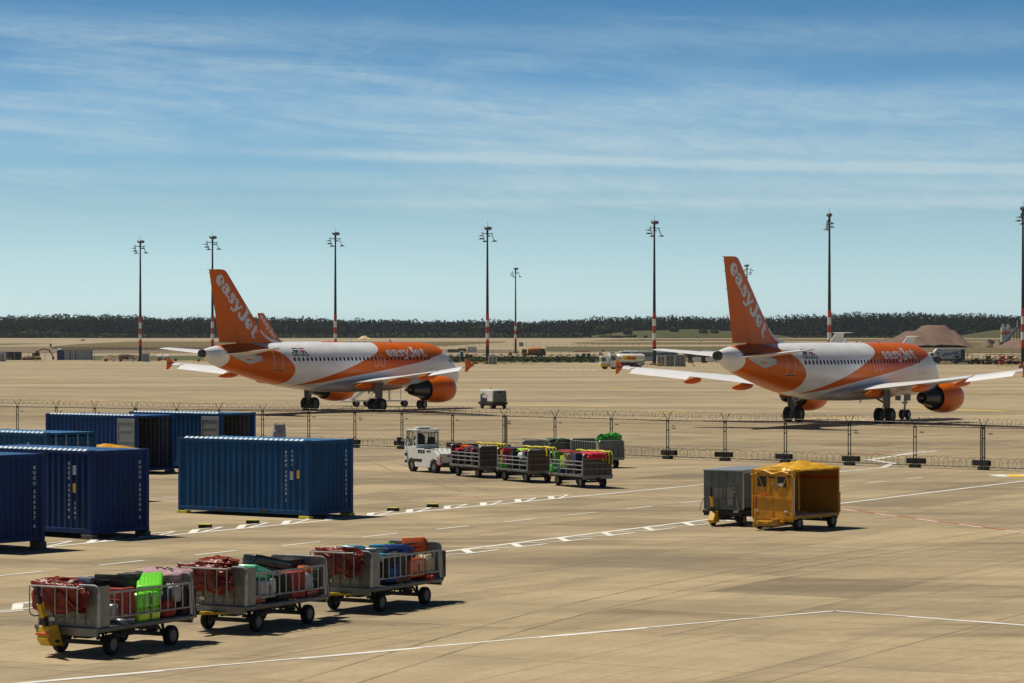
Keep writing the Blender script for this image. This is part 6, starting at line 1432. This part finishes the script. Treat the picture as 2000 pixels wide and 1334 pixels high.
mound('soil_heap',[(215,694,20),(245,692,24),(262,694,16)],900,'dirt','brown soil heap behind the left mast',dep=8); mound('gravel_heap',[(1927,664,13),(1948,665,10)],1560,'dirt','grey gravel heap below the silos',dep=8)
# ---------------------------------------------------------------- generic far things: local x right, y away, z up, built at true size
def far(name,u,Y,label,cat,group=None,rz=0,z=None): return empty(name,atY(u,Y,gz(Y) if z is None else z),rz,label,cat,group)
def part(r,nm,m,*boxes,bevel=0):
    b=MB()
    for c,d in boxes: b.box(c,d)
    return b.build(nm,m,r,bevel=bevel)
def wheels(r,xs,y,rad,w=.3):
    for x in xs:
        b=MB(); b.wheel((x,y,rad),rad,w,(0,1,0),0,18,1); b.build('wheel',['rubber','rim'],r,smooth=True,auto=35)
        b=MB(); b.wheel((x,-y,rad),rad,w,(0,1,0),0,18,1); b.build('wheel',['rubber','rim'],r,smooth=True,auto=35)
mat('silver',(.34,.38,.44),.35,.3,.15,2); mat('tanker',(.75,.75,.72),.3,0,.15,1,coat=.3); mat('tankyellow',(.75,.45,.02),.45,0,.15,1); mat('orangetruck',(.55,.20,.03),.45,0,.2,1); mat('cablight',(.62,.64,.64),.5,0,.2,1); mat('brownmachine',(.20,.11,.04),.7,0,.35,.8); mat('darkgrey',(.07,.075,.08),.6,0,.3,1)
# fuel tanker
Yq=6.1*F/(721-V0); r=far('fuel_tanker',1216,Yq,'white and yellow Shell fuel tanker truck left of the silver bus','tanker truck',rz=.12)
part(r,'cab','tanker',((-4.0,0,1.75),(1.9,2.4,2.3)),bevel=.15); part(r,'cab_lower','tankyellow',((-4.0,0,.85),(1.98,2.44,.6)),bevel=.05); part(r,'windscreen','glass',((-4.97,0,2.1),(.03,2.1,.9)),((-4.3,-1.21,2.1),(.9,.03,.75)))
part(r,'pump_cabinet','tanker',((-2.2,0,1.9),(1.5,2.5,3.0)),bevel=.15); part(r,'cabinet_window','glass',((-2.2,-1.27,2.35),(1.0,.03,.9))); part(r,'roof_unit','black',((-2.2,0,3.5),(.8,1.2,.3)))
b=MB(); b.loft([[(x,1.2*k*math.cos(t),2.3+1.05*k*math.sin(t)) for t in [2*math.pi*i/20 for i in range(20)]] for x,k in ((-1.35,.85),(-1.1,1),(4.3,1),(4.75,.8))]); b.build('tank','tanker',r,smooth=True)
b=MB(); b.add([(x,-math.sqrt(max(0,1-((z-2.3)/1.07)**2))*1.22-.02,z) for x,z in ((.1,2.0),(.0,2.5),(-.2,3.0),(4.3,3.0),(4.3,2.4),(3.0,2.2),(2.6,2.0))],[tuple(range(7))]); b.build('side_panel','tankyellow',r)
put_text('Shell',(1.7,-1.32,2.42),(1,0,0),(0,.15,1),.95,'red',r,bold=.02); b=MB(); b.add([(-.75+.36*math.cos(t),-1.26,2.35+.36*math.sin(t)) for t in [2*math.pi*i/14 for i in range(14)]],[tuple(range(14))]); b.build('emblem','tankyellow',r)
part(r,'chassis','darksteel',((0,0,.95),(9.2,1.2,.3)),((1.3,0,1.1),(3.5,2.2,.4))); part(r,'rear_platform','galv',((4.4,0,1.6),(.6,2.2,1.0)),((3.6,-1.2,1.2),(.8,.1,.7))); wheels(r,(-3.9,-2.0,2.2,3.5),1.0,.5); part(r,'beacon','orange',((-4.2,0,3.0),(.3,.8,.15)))
# buses
def bus(u,v,L_,label,body,rz=0,scale=1,win='glass'):
    Y=6.1*F/(v-V0) if v>700 else Yv(v); r=far('airport_bus',u,Y,label,'bus','airport buses',rz); W=2.8
    b=MB(); b.box((0,0,1.75),(L_,W,2.7)); b.build('body',body,r,bevel=.18); part(r,'roof','white',((0,0,3.12),(L_*.6,W*.7,.16)),((-L_*.25,0,3.2),(L_*.2,W*.6,.22)),bevel=.05)
    n=int(L_/1.9); b=MB()
    for i in range(n): x=-L_/2+.5+(L_-1.0)*(i+.5)/n; b.box((x,-W/2-.01,2.15),((L_-1.0)/n-.12,.03,1.15))
    b.build('side_window',win,r); part(r,'windscreen',win,((-L_/2-.01,0,2.0),(.03,W-.3,1.5)),((L_/2+.01,0,2.2),(.03,W-.3,1.1)))
    part(r,'door','black',((-L_*.25,-W/2-.02,1.5),(1.2,.03,2.0)),((L_*.2,-W/2-.02,1.5),(1.2,.03,2.0))); part(r,'skirt','darkgrey',((0,0,.5),(L_-.1,W-.05,.25))); wheels(r,(-L_/2+2,L_/2-2.6),1.25,.48); return r
bus(1278,707.5,13.5,'long silver airport bus behind the flood light mast','silver',rz=.03); bus(1240,706,9,'white fronted bus half hidden behind the silver bus','white',rz=.1)
bus(1365,709,8.5,'white bus right of the grey cabinets under the tailplane','white',rz=-.35); bus(1392,708.5,9,'second white bus with black windows behind the first','white',rz=-.35); bus(1398,707,10,'dark bus low behind the white buses','darkgrey',rz=-.2)
# grey cabinets at mast feet
def cabinet(u,v,w,h,label,m='cablight'):
    Y=6.1*F/(v-V0); r=far('utility_cabinet',u,Y,label,'cabinet','grey utility cabinets'); part(r,'housing',m,((0,0,h/2),(w,1.6,h)),bevel=.05); part(r,'roof','galv',((0,0,h+.05),(w+.15,1.75,.1))); part(r,'door','sheet',((-w*.22,-.82,h*.48),(w*.36,.03,h*.8)),((w*.22,-.82,h*.48),(w*.36,.03,h*.8))); part(r,'sign','red',((-w*.22,-.85,h*.6),(.25,.02,.3))); part(r,'vent','black',((w*.22,-.85,h*.75),(.4,.02,.2))); return r
cabinet(962,711.5,2.3,2.2,'grey cabinet right beside the foot of the central mast'); cabinet(285,706.5,2.2,2.4,'grey cabinet right beside the foot of the leftmost mast'); cabinet(1291,715,2.0,2.6,'pale grey cabinet just right of the mast foot by the silver bus'); cabinet(1309,715.5,2.4,2.7,'wide grey cabinet in the middle of the row right of the silver bus','cabingrey'); cabinet(1328,715.8,2.6,2.7,'rightmost grey cabinet of the row beside the yellow steps','cabingrey'); cabinet(1018,686.5,2.6,2.2,'grey cabinet left of the orange truck') ; cabinet(3,706,2.4,2.6,'grey cabinet cut by the left edge at the apron edge')
def ybarrier(u,v,w,label):
    Y=6.1*F/(v-V0); r=far('yellow_barrier',u,Y,label,'barrier','low yellow hoop barriers'); b=MB()
    n=max(2,int(w/1.2))
    for i in range(n): x=-w/2+w*i/(n-1); b.tube((x,0,0),(x,0,.75),.06,6)
    b.tube((-w/2,0,.75),(w/2,0,.75),.06,6); b.tube((-w/2,0,.4),(w/2,0,.4),.04,6); b.build('hoop','yellow',r)
for u,v,w,lb in ((934,712,2.2,'yellow hoop barrier left of the central mast foot'),(948,712.5,1.6,'yellow hoop barrier at the central mast foot'),(980,712.3,2.0,'yellow hoop barrier right of the cabinet by the central mast'),(990,712.8,1.6,'outer yellow hoop barrier right of the central mast'),(1030,713,2.4,'lone yellow hoop barrier below the orange truck'),(253,707.5,2.2,'yellow hoop barrier left of the leftmost mast'),(264,707.6,1.6,'small yellow hoop barrier touching the leftmost mast'),(300,707.5,2.5,'yellow hoop barrier right of the leftmost mast'),(395,708,5,'long yellow hoop barrier left of the left airliner tail'),(12,704.5,3,'yellow hoop barrier below the dark screen at the left edge'),(75,707,2.4,'yellow hoop barrier below the excavator'),(1276,716,3,'yellow hoop barrier at the foot of the mast by the silver bus'),(1292,716.5,2.4,'yellow hoop barrier before the pale grey cabinet'),(1262,716,1.8,'small yellow barrier left of that mast foot'),(1963,718,3.2,'yellow hoop barrier near the right mast'),(1978,718.3,3,'yellow hoop barrier beside the right mast foot')): ybarrier(u,v,w,lb)
# yellow service steps
Y=6.1*F/(716-V0); r=far('service_steps',1343,Y,'yellow and grey service steps right of the grey cabinets','steps'); b=MB(); [b.box((-.6+.35*i,0,2.4-.35*i),(.4,1.0,.06)) for i in range(7)]; b.bar((-.8,-.5,2.9),(1.6,-.5,.2),.08); b.bar((-.8,.5,2.9),(1.6,.5,.2),.08); b.bar((-.7,-.5,0),(-.7,-.5,2.9),.08); b.build('stair_frame','yellow',r); b=MB(); b.wheel((1.5,-.5,.2),.2,.1,(0,1,0)); b.wheel((-.6,-.5,.2),.2,.1,(0,1,0)); b.build('castors','rubber',r)
# orange suction truck
Y=6.1*F/(697-V0)*.98; Y=Yv(697); r=far('refuse_truck',1043,Y,'orange refuse truck on the road beyond the apron','truck',rz=.05)
part(r,'cab','orangetruck',((-3.6,0,1.7),(1.9,2.4,2.4)),bevel=.15); part(r,'cab_window','glass',((-3.7,-1.22,2.2),(1.1,.03,.8)),((-4.56,0,2.2),(.03,2.1,.9)))
b=MB(); b.loft([[(x,1.2*k*math.cos(t),2.35+1.15*k*math.sin(t)) for t in [2*math.pi*i/18 for i in range(18)]] for x,k in ((-2.3,.95),(-2.1,1),(2.2,1),(2.5,.9))]); b.build('drum','orangetruck',r,smooth=True); part(r,'rear_hopper','darkgrey',((3.2,0,1.9),(1.6,2.2,2.4)),((4.1,0,1.3),(.5,1.2,2.0)),bevel=.2); part(r,'chassis','darksteel',((0,0,.9),(8,1.6,.6))); wheels(r,(-3.3,1.6,2.8),1.0,.5); put_text('FEG',(.3,-1.22,2.6),(1,0,0),(0,.1,1),.7,'red',r)
# box lorry with lettering, row of ground equipment on the right
Y=6.1*F/(708.5-V0); r=far('box_lorry',1851,Y,'white box lorry lettered silco-tec on the road at the right','lorry',rz=.05)
b=MB(); b.prism([(-3.9,1.1),(-3.9,3.2),(-3.2,3.95),(3.4,3.95),(3.4,1.1)],'y',-1.25,1.25); b.build('box_body','cablight',r,bevel=.04); part(r,'cab','white',((-4.5,0,1.9),(1.5,2.4,2.0)),bevel=.2); part(r,'cab_window','glass',((-4.6,-1.21,2.3),(.9,.03,.8)),((-5.26,0,2.2),(.03,2.0,.9))); part(r,'chassis','darksteel',((0,0,.8),(8.5,1.8,.5)),((1.5,0,.75),(3,2.3,.5))); wheels(r,(-4.2,1.6,2.8),1.0,.48)
mat('signblue',(.03,.10,.30),.5,0,.1,3); put_text('silco-tec',(.55,-1.28,2.6),(.985,0,.17),(-.17,0,.985),1.42,'signblue',r,bold=.035); b=MB(); b.prism([(-3.4,2.9),(-2.6,2.9),(-2.65,2.2),(-3.0,1.8),(-3.35,2.2)],'y',-1.28,-1.26); b.box((-2.7,-1.27,3.55),(1.1,.02,.25)); b.build('emblem','signblue',r); part(r,'tail_lift','darkgrey',((4.1,0,2.3),(1.2,2.3,3.0)),bevel=.1)
r=far('farm_tractor',1828,Y*.99,'dark tractor left of the white box lorry','tractor'); part(r,'bonnet','darkgrey',((-1.2,0,1.3),(1.8,1.0,.8)),bevel=.1); part(r,'cab','darkgrey',((.3,0,2.9),(1.5,1.4,.15)),((.3,0,1.4),(1.5,1.4,.6))); part(r,'cab_glass','clearglass',((.3,0,2.2),(1.4,1.3,1.2))); b=MB(); b.wheel((.5,-.9,.8),.8,.4,(0,1,0),0,18,1); b.wheel((.5,.9,.8),.8,.4,(0,1,0),0,18,1); b.wheel((-1.6,-.8,.5),.5,.3,(0,1,0),0,18,1); b.wheel((-1.6,.8,.5),.5,.3,(0,1,0),0,18,1); b.build('wheel',['rubber','rim'],r)
def gse(u,v,label,kind,m):
    Y=6.1*F/(v-V0); r=far('ground_tractor' if kind=='t' else 'parked_loader',u,Y,label,'tractor' if kind=='t' else 'equipment','ground equipment parked at the apron edge')
    if kind=='t':
        part(r,'body','black',((0,0,.8),(2.6,1.6,.9)),bevel=.08); part(r,'cab_roof',m,((.0,0,2.25),(1.9,1.5,.12)),bevel=.03); b=MB(); [b.bar((x,y,1.2),(x,y,2.2),.09) for x in (-.8,.8) for y in (-.65,.65)]; b.build('cab_post',m,r); part(r,'seat','darkgrey',((.2,0,1.4),(.5,1.0,.6))); part(r,'front_plate',m,((1.2,-.82,.9),(.6,.03,.5))); wheels(r,(-.8,.85),.65,.38,.25)
    else:
        part(r,'platform',m,((0,0,.7),(5,2,.5)),((-1.6,0,1.9),(1.2,1.6,.8)),bevel=.05); b=MB(); [b.bar((x,-.9,.9),(x,-.9,2.6),.1) for x in (-2.4,-1.2,0,1.2,2.4)]; b.bar((-2.4,-.9,2.6),(2.4,-.9,2.6),.14); b.bar((-2.0,.2,.9),(1.6,.2,2.4),.2); b.build('railing',m,r); wheels(r,(-1.8,1.8),.8,.38,.25)
for a in ((1905,711.6,'black ground tractor with grey roof, left of the pair beside the lorry','t','galv'),(1927,711.8,'black ground tractor with grey roof, right of the pair beside the lorry','t','galv'),(1952,712.3,'white cabbed ground tractor left of the red equipment at the right edge','t','white'),(1942,712,'yellow conveyor loader between the tractors near the right edge','f','brownmachine'),(1985,713,'rusty red equipment frame beside the right mast','f','brownmachine'),(1880,711,'low dark trailer frame below the box lorry','f','darkgrey'),(1970,713,'red equipment frame left of the rusty one','f','red')): gse(*a)
# ---------------------------------------------------------------- left background: screen, excavator, cabins, cones
Y=6.1*F/(703.5-V0)
r=far('screen_fence',22,Y,'dark green windbreak screen at the left edge','screen'); part(r,'panel','bluecab' if False else 'black',((0,0,1.35),(6.6,.06,2.6))); b=MB(); [b.tube((x,0,0),(x,0,2.9),.06,6) for x in (-3.3,-1.1,1.1,3.3)]; b.build('post','galv',r)
def cabin(x0,x1,label,m,h=3.0,roof='bandred'):
    w=(x1-x0)*Y/F; r=far('site_cabin',(x0+x1)/2,Y,label,'site cabin','site cabins'); part(r,'wall',m,((0,0,h/2+.1),(w-.05,2.4,h)),bevel=.03); part(r,'roof',roof,((0,0,h+.17),(w,2.5,.14))); part(r,'corner_post','bluecab',((-w/2+.06,-1.2,h/2+.1),(.14,.1,h)),((w/2-.06,-1.2,h/2+.1),(.14,.1,h))); part(r,'door','cabingrey',((w*.1,-1.22,1.15),(.9,.03,2.0))); return r
cabin(126,138,'narrow grey site cabin beside the blue one','cabingrey'); cabin(138,149,'middle grey site cabin','cabingrey'); cabin(149,180,'long pale blue site cabin with brown roof','cabingrey')
r=far('toilet_block',119,Y,'dark blue site cabin with a white tank on its roof','site cabin','site cabins'); part(r,'wall','bluecab',((0,0,1.6),(2.2,2.2,3.1)),bevel=.04); part(r,'door','navy',((.2,-1.12,1.3),(.8,.03,2.2))); b=crumple(-.3,0,3.4,1.6,1.2,.6,9,14,8,.01,.8); b.build('roof_tank','white',r,smooth=True)
r=far('excavator',85,Y*1.01,'brown excavator with folded arm between the screen and the blue cabin','excavator')
b=MB(); b.path([(-2.2,0,1.6),(-1.6,0,3.0),(-.2,0,3.6),(1.6,0,3.3),(2.5,0,2.2)],.25,6); b.bar((2.4,0,2.4),(3.1,0,.9),.3); b.build('arm','brownmachine',r); part(r,'body','brownmachine',((-2.4,0,1.7),(2.2,2.2,1.2)),bevel=.15); part(r,'cab','glass',((-1.9,-.6,2.4),(1.0,1.0,1.2))); part(r,'track','black',((-2.4,-.9,.45),(3,.5,.9)),((-2.4,.9,.45),(3,.5,.9)),bevel=.2); b=MB(); b.prism([(2.8,.9),(3.5,1.0),(3.4,.2),(2.9,.1)],'y',-.5,.5); b.build('bucket','darkgrey',r)
r=far('debris_heap',57,Y*1.005,'low heap of brown and orange site material left of the excavator','heap'); crumple(0,0,.5,4.4,2,1.5,12,30,12,.10,.7).build('rubble','brownmachine',r); 
r=far('pallet_stack',246,Y,'stack of dark timber and pallets behind the left mast','pallets'); part(r,'timber','contwood',*[((-2.2+.55*i,0,.75),(.18,1.2,1.5)) for i in range(9)],((0,0,1.6),(5,1.4,.15)))
for u,v,lb,m in ((207,706,'small red plastic barrier, leftmost at the apron edge','red'),(222,706,'small white plastic barrier between two red ones','letter'),(236,706,'small red plastic barrier next to the white one','red'),(255,704.5,'white plastic crate by the leftmost mast','letter'),(311,705,'small red plastic barrier right of the leftmost mast','red'),(343,705.5,'small red plastic barrier below the left tailplane','red'),(388,706,'small dark barrier left of the left tail cone','darkgrey')):
    Yb=6.1*F/(v-V0); r=far('plastic_barrier',u,Yb,lb,'barrier','plastic road barriers'); b=MB(); b.prism([(-.45,0),(-.35,.25),(-.22,.8),(.22,.8),(.35,.25),(.45,0)],'x',-.45,.45); b.build('barrier_body',m,r,bevel=.04)
for i,u in enumerate((312,326)): r=far('water_tank',u,Y*1.02,('white round tank, left of the pair below the left tailplane','white round tank, right of the pair below the left tailplane')[i],'tank'); b=MB(); b.loft([[(x,.7*k*math.cos(t),.9+.7*k*math.sin(t)) for t in [2*math.pi*j/14 for j in range(14)]] for x,k in ((-1.0,.5),(-.7,1),(.7,1),(1.0,.5))]); b.build('tank_body','white',r,smooth=True); part(r,'cradle','darksteel',((0,0,.15),(1.6,1.0,.3)))
# crop between the airliners: timber stacks, boxes, booth, small fence
for u,v,w,h,m,lb in ((885,688,5.0,1.4,'contwood','long stack of dark timber beyond the nose of the left airliner'),(903,687,3.6,1.6,'contwood','shorter stack of dark timber right of the long one'),(922,687.5,4.2,2.4,'cablight','grey white storage container behind the timber stacks'),(1178,687,1.0,.8,'red','small red box on the far road')):
    Yb=Yv(v); r=far('material_stack',u,Yb,lb,'stack','stacks of building material'); part(r,'stack_body',m,*[((0,0,h*(.1+.2*i)),(w*(1-.02*(i%2)),2,h*.18)) for i in range(5)])
Yb=Yv(699); r=far('portable_toilet',902,Yb,'white and teal portable toilet right of the left airliner nose','toilet booth'); part(r,'booth','white',((0,0,1.2),(1.3,1.2,2.4)),bevel=.1); part(r,'door','bluecab',((0,-.62,1.2),(.7,.03,1.8)))
r=far('scaffold_stand',1137,Yv(688.5),'light aircraft maintenance stand like white trestle on the far road','stand'); b=MB(); 
for s in (-1,1): b.bar((-3.2,s*.6,.6),(-1.4,s*.6,3.2),.1); b.bar((-1.4,s*.6,3.2),(0,s*.6,.6),.1); b.bar((0,s*.6,.6),(1.4,s*.6,3.2),.1); b.bar((1.4,s*.6,3.2),(3.0,s*.6,.6),.1)
b.bar((-5.5,0,3.4),(5.5,0,3.3),.8,.12); b.build('trestle','white',r); part(r,'base','red',((0,0,.4),(7.5,1.6,.3)))
for i,(u,v,m) in enumerate(((1140,697,'darkgrey'),(1150,697,'black'),(1128,698,'cablight'),(1173,695,'galv'),(997,694.5,'red'),(920,699.5,'black'),(912,698,'red'),(928,711,'darkgrey'))):
    r=far('equipment_box',u,Yv(v),('dark grey generator on posts left of the fuel tanker','black generator beside the dark grey one left of the fuel tanker','pale cabinet left of the two generators','dark signal box just left of the tanker cab','small red bollard box left of the orange truck','black sign board right of the portable toilet','red box beside the portable toilet','small round drum left of the central mast')[i],'equipment box'); part(r,'housing',m,((0,0,.75),(1.3,1.0,1.1)),bevel=.08); part(r,'foot','darksteel',((0,0,.12),(1.5,1.2,.2)))
# site fences with block feet
def rowfence(name,us,v,h,label,feet=True,rail=True):
    r=far(name,us[0],Yv(v),label,'fence'); o=r.location
    for i,u in enumerate(us):
        Y=Yv(v+(.0)); p=atY(u,Y,gz(Y))-o; b=MB(); b.tube(p,p+Vector((0,0,h)),.05,6)
        b.build('post','darksteel',r)
        if feet: b=MB(); b.box(p+Vector((0,0,.15)),(1.6,.5,.3)); b.build('block_foot','rubberblock',r)
    if rail:
        a=atY(us[0],Yv(v),gz(Yv(v)))-o; c=atY(us[-1],Yv(v),gz(Yv(v)))-o; b=MB()
        for z in (.3,h*.6,h): b.tube(a+Vector((0,0,z)),c+Vector((0,0,z)),.025,4)
        b.build('wire','darksteel',r)
rowfence('site_fence',[880+16.5*i for i in range(19)],694,2.0,'row of fence posts on black block feet along the far road')
rowfence('site_fence',[870+22*i for i in range(15)],708.2,2.0,'fence row with dark feet along the weeds at the apron edge')
rowfence('site_fence',[430+13*i for i in range(120)][:95],678,2.4,'long thin perimeter fence across the far field',False)
rowfence('site_fence',[182+13*i for i in range(18)],684,2.4,'thin fence on the far taxiway edge at the left',False); rowfence('site_fence',[40+16*i for i in range(10)],704,2.4,'wire fence behind the excavator at the left',False); rowfence('site_fence',[1890+22*i for i in range(8)],697,2.6,'thin post fence along the road at the right',False)
rowfence('site_fence',[1820+13*i for i in range(20)],712,1.2,'low dark rail fence along the apron edge at the right',False)
# ---------------------------------------------------------------- silos, conveyor
Yp=1800.; r=far('silo',1959.5,Yp,'left pale silo with an orange band at the right edge','silo','twin silos',z=gz(Yp)); 
def silo(r):
    b=MB(); b.tube((0,0,0),(0,0,10.8),1.65,18); b.build('shell','cablight',r,smooth=True,auto=30); b=MB(); b.tube((0,0,6.2),(0,0,8.0),1.70,18); b.build('band','orange',r,smooth=True,auto=30)
    b=MB(); [b.tube((1.5*math.cos(a),1.5*math.sin(a),10.8),(1.5*math.cos(a),1.5*math.sin(a),12.2),.06,5) for a in [i*math.pi/3 for i in range(6)]]; b.path([(1.5*math.cos(a),1.5*math.sin(a),12.2) for a in [i*math.pi/6 for i in range(12)]],.06,5,closed=True); b.build('top_rail','galv',r); b=MB(); b.tube((0,0,10.8),(0,0,12.8),.5,10); b.build('filter','white',r)
silo(r); c_=clone(r,atY(1969.5,Yp,gz(Yp)),0,'right pale silo with an orange band, next to the conveyor')
r=far('conveyor',1985,Yp*.98,'inclined grey conveyor rising right beside the silos','conveyor'); b=MB(); b.bar((-8.2,0,.2),(.5,0,10.6),1.8,1.3); b.build('belt_frame','darkgrey',r); b=MB(); b.bar((-8.0,-.95,.9),(.7,-.95,11.3),.1,.35); b.bar((-8.0,-.95,-.3),(.7,-.95,10.1),.1,.25); b.build('edge_beam','galv',r); b=MB(); [b.bar((x,0,0),(x,0,(x+8)*1.15),.45) for x in (-4,-1.5,.3)]; b.build('leg','darksteel',r); b=MB(); b.tube((.6,0,11),(.6,0,15.5),.35,8,0,.2); b.build('vent_stack','letter',r)
r=far('plant_building',2003,Yp,'dark open steel plant building at the right edge','plant'); part(r,'frame','darkgrey',((0,0,9),(9,6,1.2)),((0,0,5.5),(9,6,.8)),((-4,0,5),(.6,.6,10)),((4,0,5),(.6,.6,10)),((0,0,7.2),(6,4,3))); part(r,'hopper','sheet',((0,0,3),(7,5,2.5)))
r=far('shed',1933,Yp*.97,'low grey shed with sloping roof left of the silos','shed'); b=MB(); b.prism([(-4,0),(-4,2.6),(-1,3.6),(3,2.2),(3,0)],'y',-3,3); b.build('wall','sheet',r); part(r,'roof','contwood',((5,0,1.6),(7,6,.5)),((5,0,.7),(5,5,1.2)))
# ---------------------------------------------------------------- small business jets beyond the right airliner
def jet(u,vt,Y,rz,label,sp,hgt):
    r=far('small_jet',u,Y,label,'small jet','small white jets',rz,z=0); s=hgt/7.5
    b=MB(); b.loft([[(x*s,w*s*math.cos(t),(zc+w*math.sin(t))*s) for t in [2*math.pi*i/16 for i in range(16)]] for x,w,zc in ((-13,.1,1.9),(-12,.7,1.9),(-10.5,1.05,2.1),(-8,1.2,2.3),(2,1.2,2.3),(6,.8,2.6),(9,.3,3.0),(9.6,.1,3.1))]); b.build('fuselage','whiteplane',r,smooth=True)
    b=MB(); b.prism([(4.2*s,3.0*s),(7.6*s,7.3*s),(9.6*s,7.4*s),(8.6*s,3.0*s)],'y',-.12,.12); b.build('tail_fin','whiteplane',r,bevel=.04)
    b=MB(); 
    for q in (-1,1): b.loft([airfoil(Vector((7.4*s,0,7.35*s)),Vector((9.8*s,0,7.35*s)),.2),airfoil(Vector((9.0*s,q*sp/2,7.4*s)),Vector((10.2*s,q*sp/2,7.4*s)),.1)])
    b.build('tailplane','whiteplane',r,smooth=True,auto=50)
    b=MB()
    for q in (-1,1): b.loft([airfoil(Vector((-3*s,q*1.0*s,1.6*s)),Vector((2*s,q*1.0*s,1.6*s)),.4),airfoil(Vector((3*s,q*10*s,2.1*s)),Vector((4.4*s,q*10*s,2.1*s)),.12)]); b.prism([(3.2*s,2.1*s),(4.4*s,2.1*s),(5.0*s,3.2*s),(4.5*s,3.2*s)],'y',q*10*s-.04,q*10*s+.04)
    b.build('wing','whiteplane',r,smooth=True,auto=50)
    for q in (-1,1): b=MB(); b.loft([[(x*s,(q*1.9+w*math.cos(t))*s,(3.0+w*math.sin(t))*s) for t in [2*math.pi*i/14 for i in range(14)]] for x,w in ((2.6,.5),(3.0,.62),(5.0,.6),(6.2,.4))]); b.build('engine','greyplane',r,smooth=True)
    b=MB()
    for x,y in ((-9.5,0),(1.5,1.4),(1.5,-1.4)): b.tube((x*s,y*s,.3),(x*s,y*s,1.6*s),.08,6); b.wheel((x*s,y*s,.3),.3,.2,(0,1,0))
    b.build('landing_gear','darksteel',r)
jet(1570,648,640.,R(22),'small white T tail jet, left one behind the roof of the right airliner',8.6,8.1)
jet(1712,655,600.,R(20),'small white T tail jet with yellow cover behind the nose of the right airliner',4.2,7.2)
# far runway signs and specks
for i,(u,v,w) in enumerate(((1256,665.5,.9),(1338,657.5,3.4),(1271,659.5,.8),(162,666,3.0),(99,677,1.1),(1369,667.4,2),(574,661,.9))):
    r=far('runway_sign',u,Yv(v),('white runway sign board left of the mast by the silver bus','grey white hut beside the far runway right of that mast','tiny white marker beside the mast by the silver bus','low white car on the far taxiway at the left','small dark marker board on the far taxiway at the left','low white vehicle on the far taxiway left of the right tail fin','small white marker beyond the left airliner roof')[i],'runway sign'); part(r,'board','letter' if i!=4 else 'black',((0,0,.9),(w,.5,1.2 if i!=1 else 2.4)),bevel=.05); part(r,'legs','darksteel',((0,0,.2),(w*.7,.2,.5)))
# distant winglet tips
# ---------------------------------------------------------------- air
if HAZE>0:
    hz=MB(); hz.box((0,2450,35),(5200,5100,80)); m=bpy.data.materials.new('haze'); m.use_nodes=True; nt=m.node_tree; nt.nodes.remove(nt.nodes['Principled BSDF']); v=nt.nodes.new('ShaderNodeVolumePrincipled'); v.inputs['Density'].default_value=HAZE; v.inputs['Color'].default_value=(.80,.90,1,1); v.inputs['Anisotropy'].default_value=.2
    nt.links.new(v.outputs[0],nt.nodes['Material Output'].inputs['Volume']); MC['haze']=m; tag(hz.build('haze','haze'),kind='stuff')
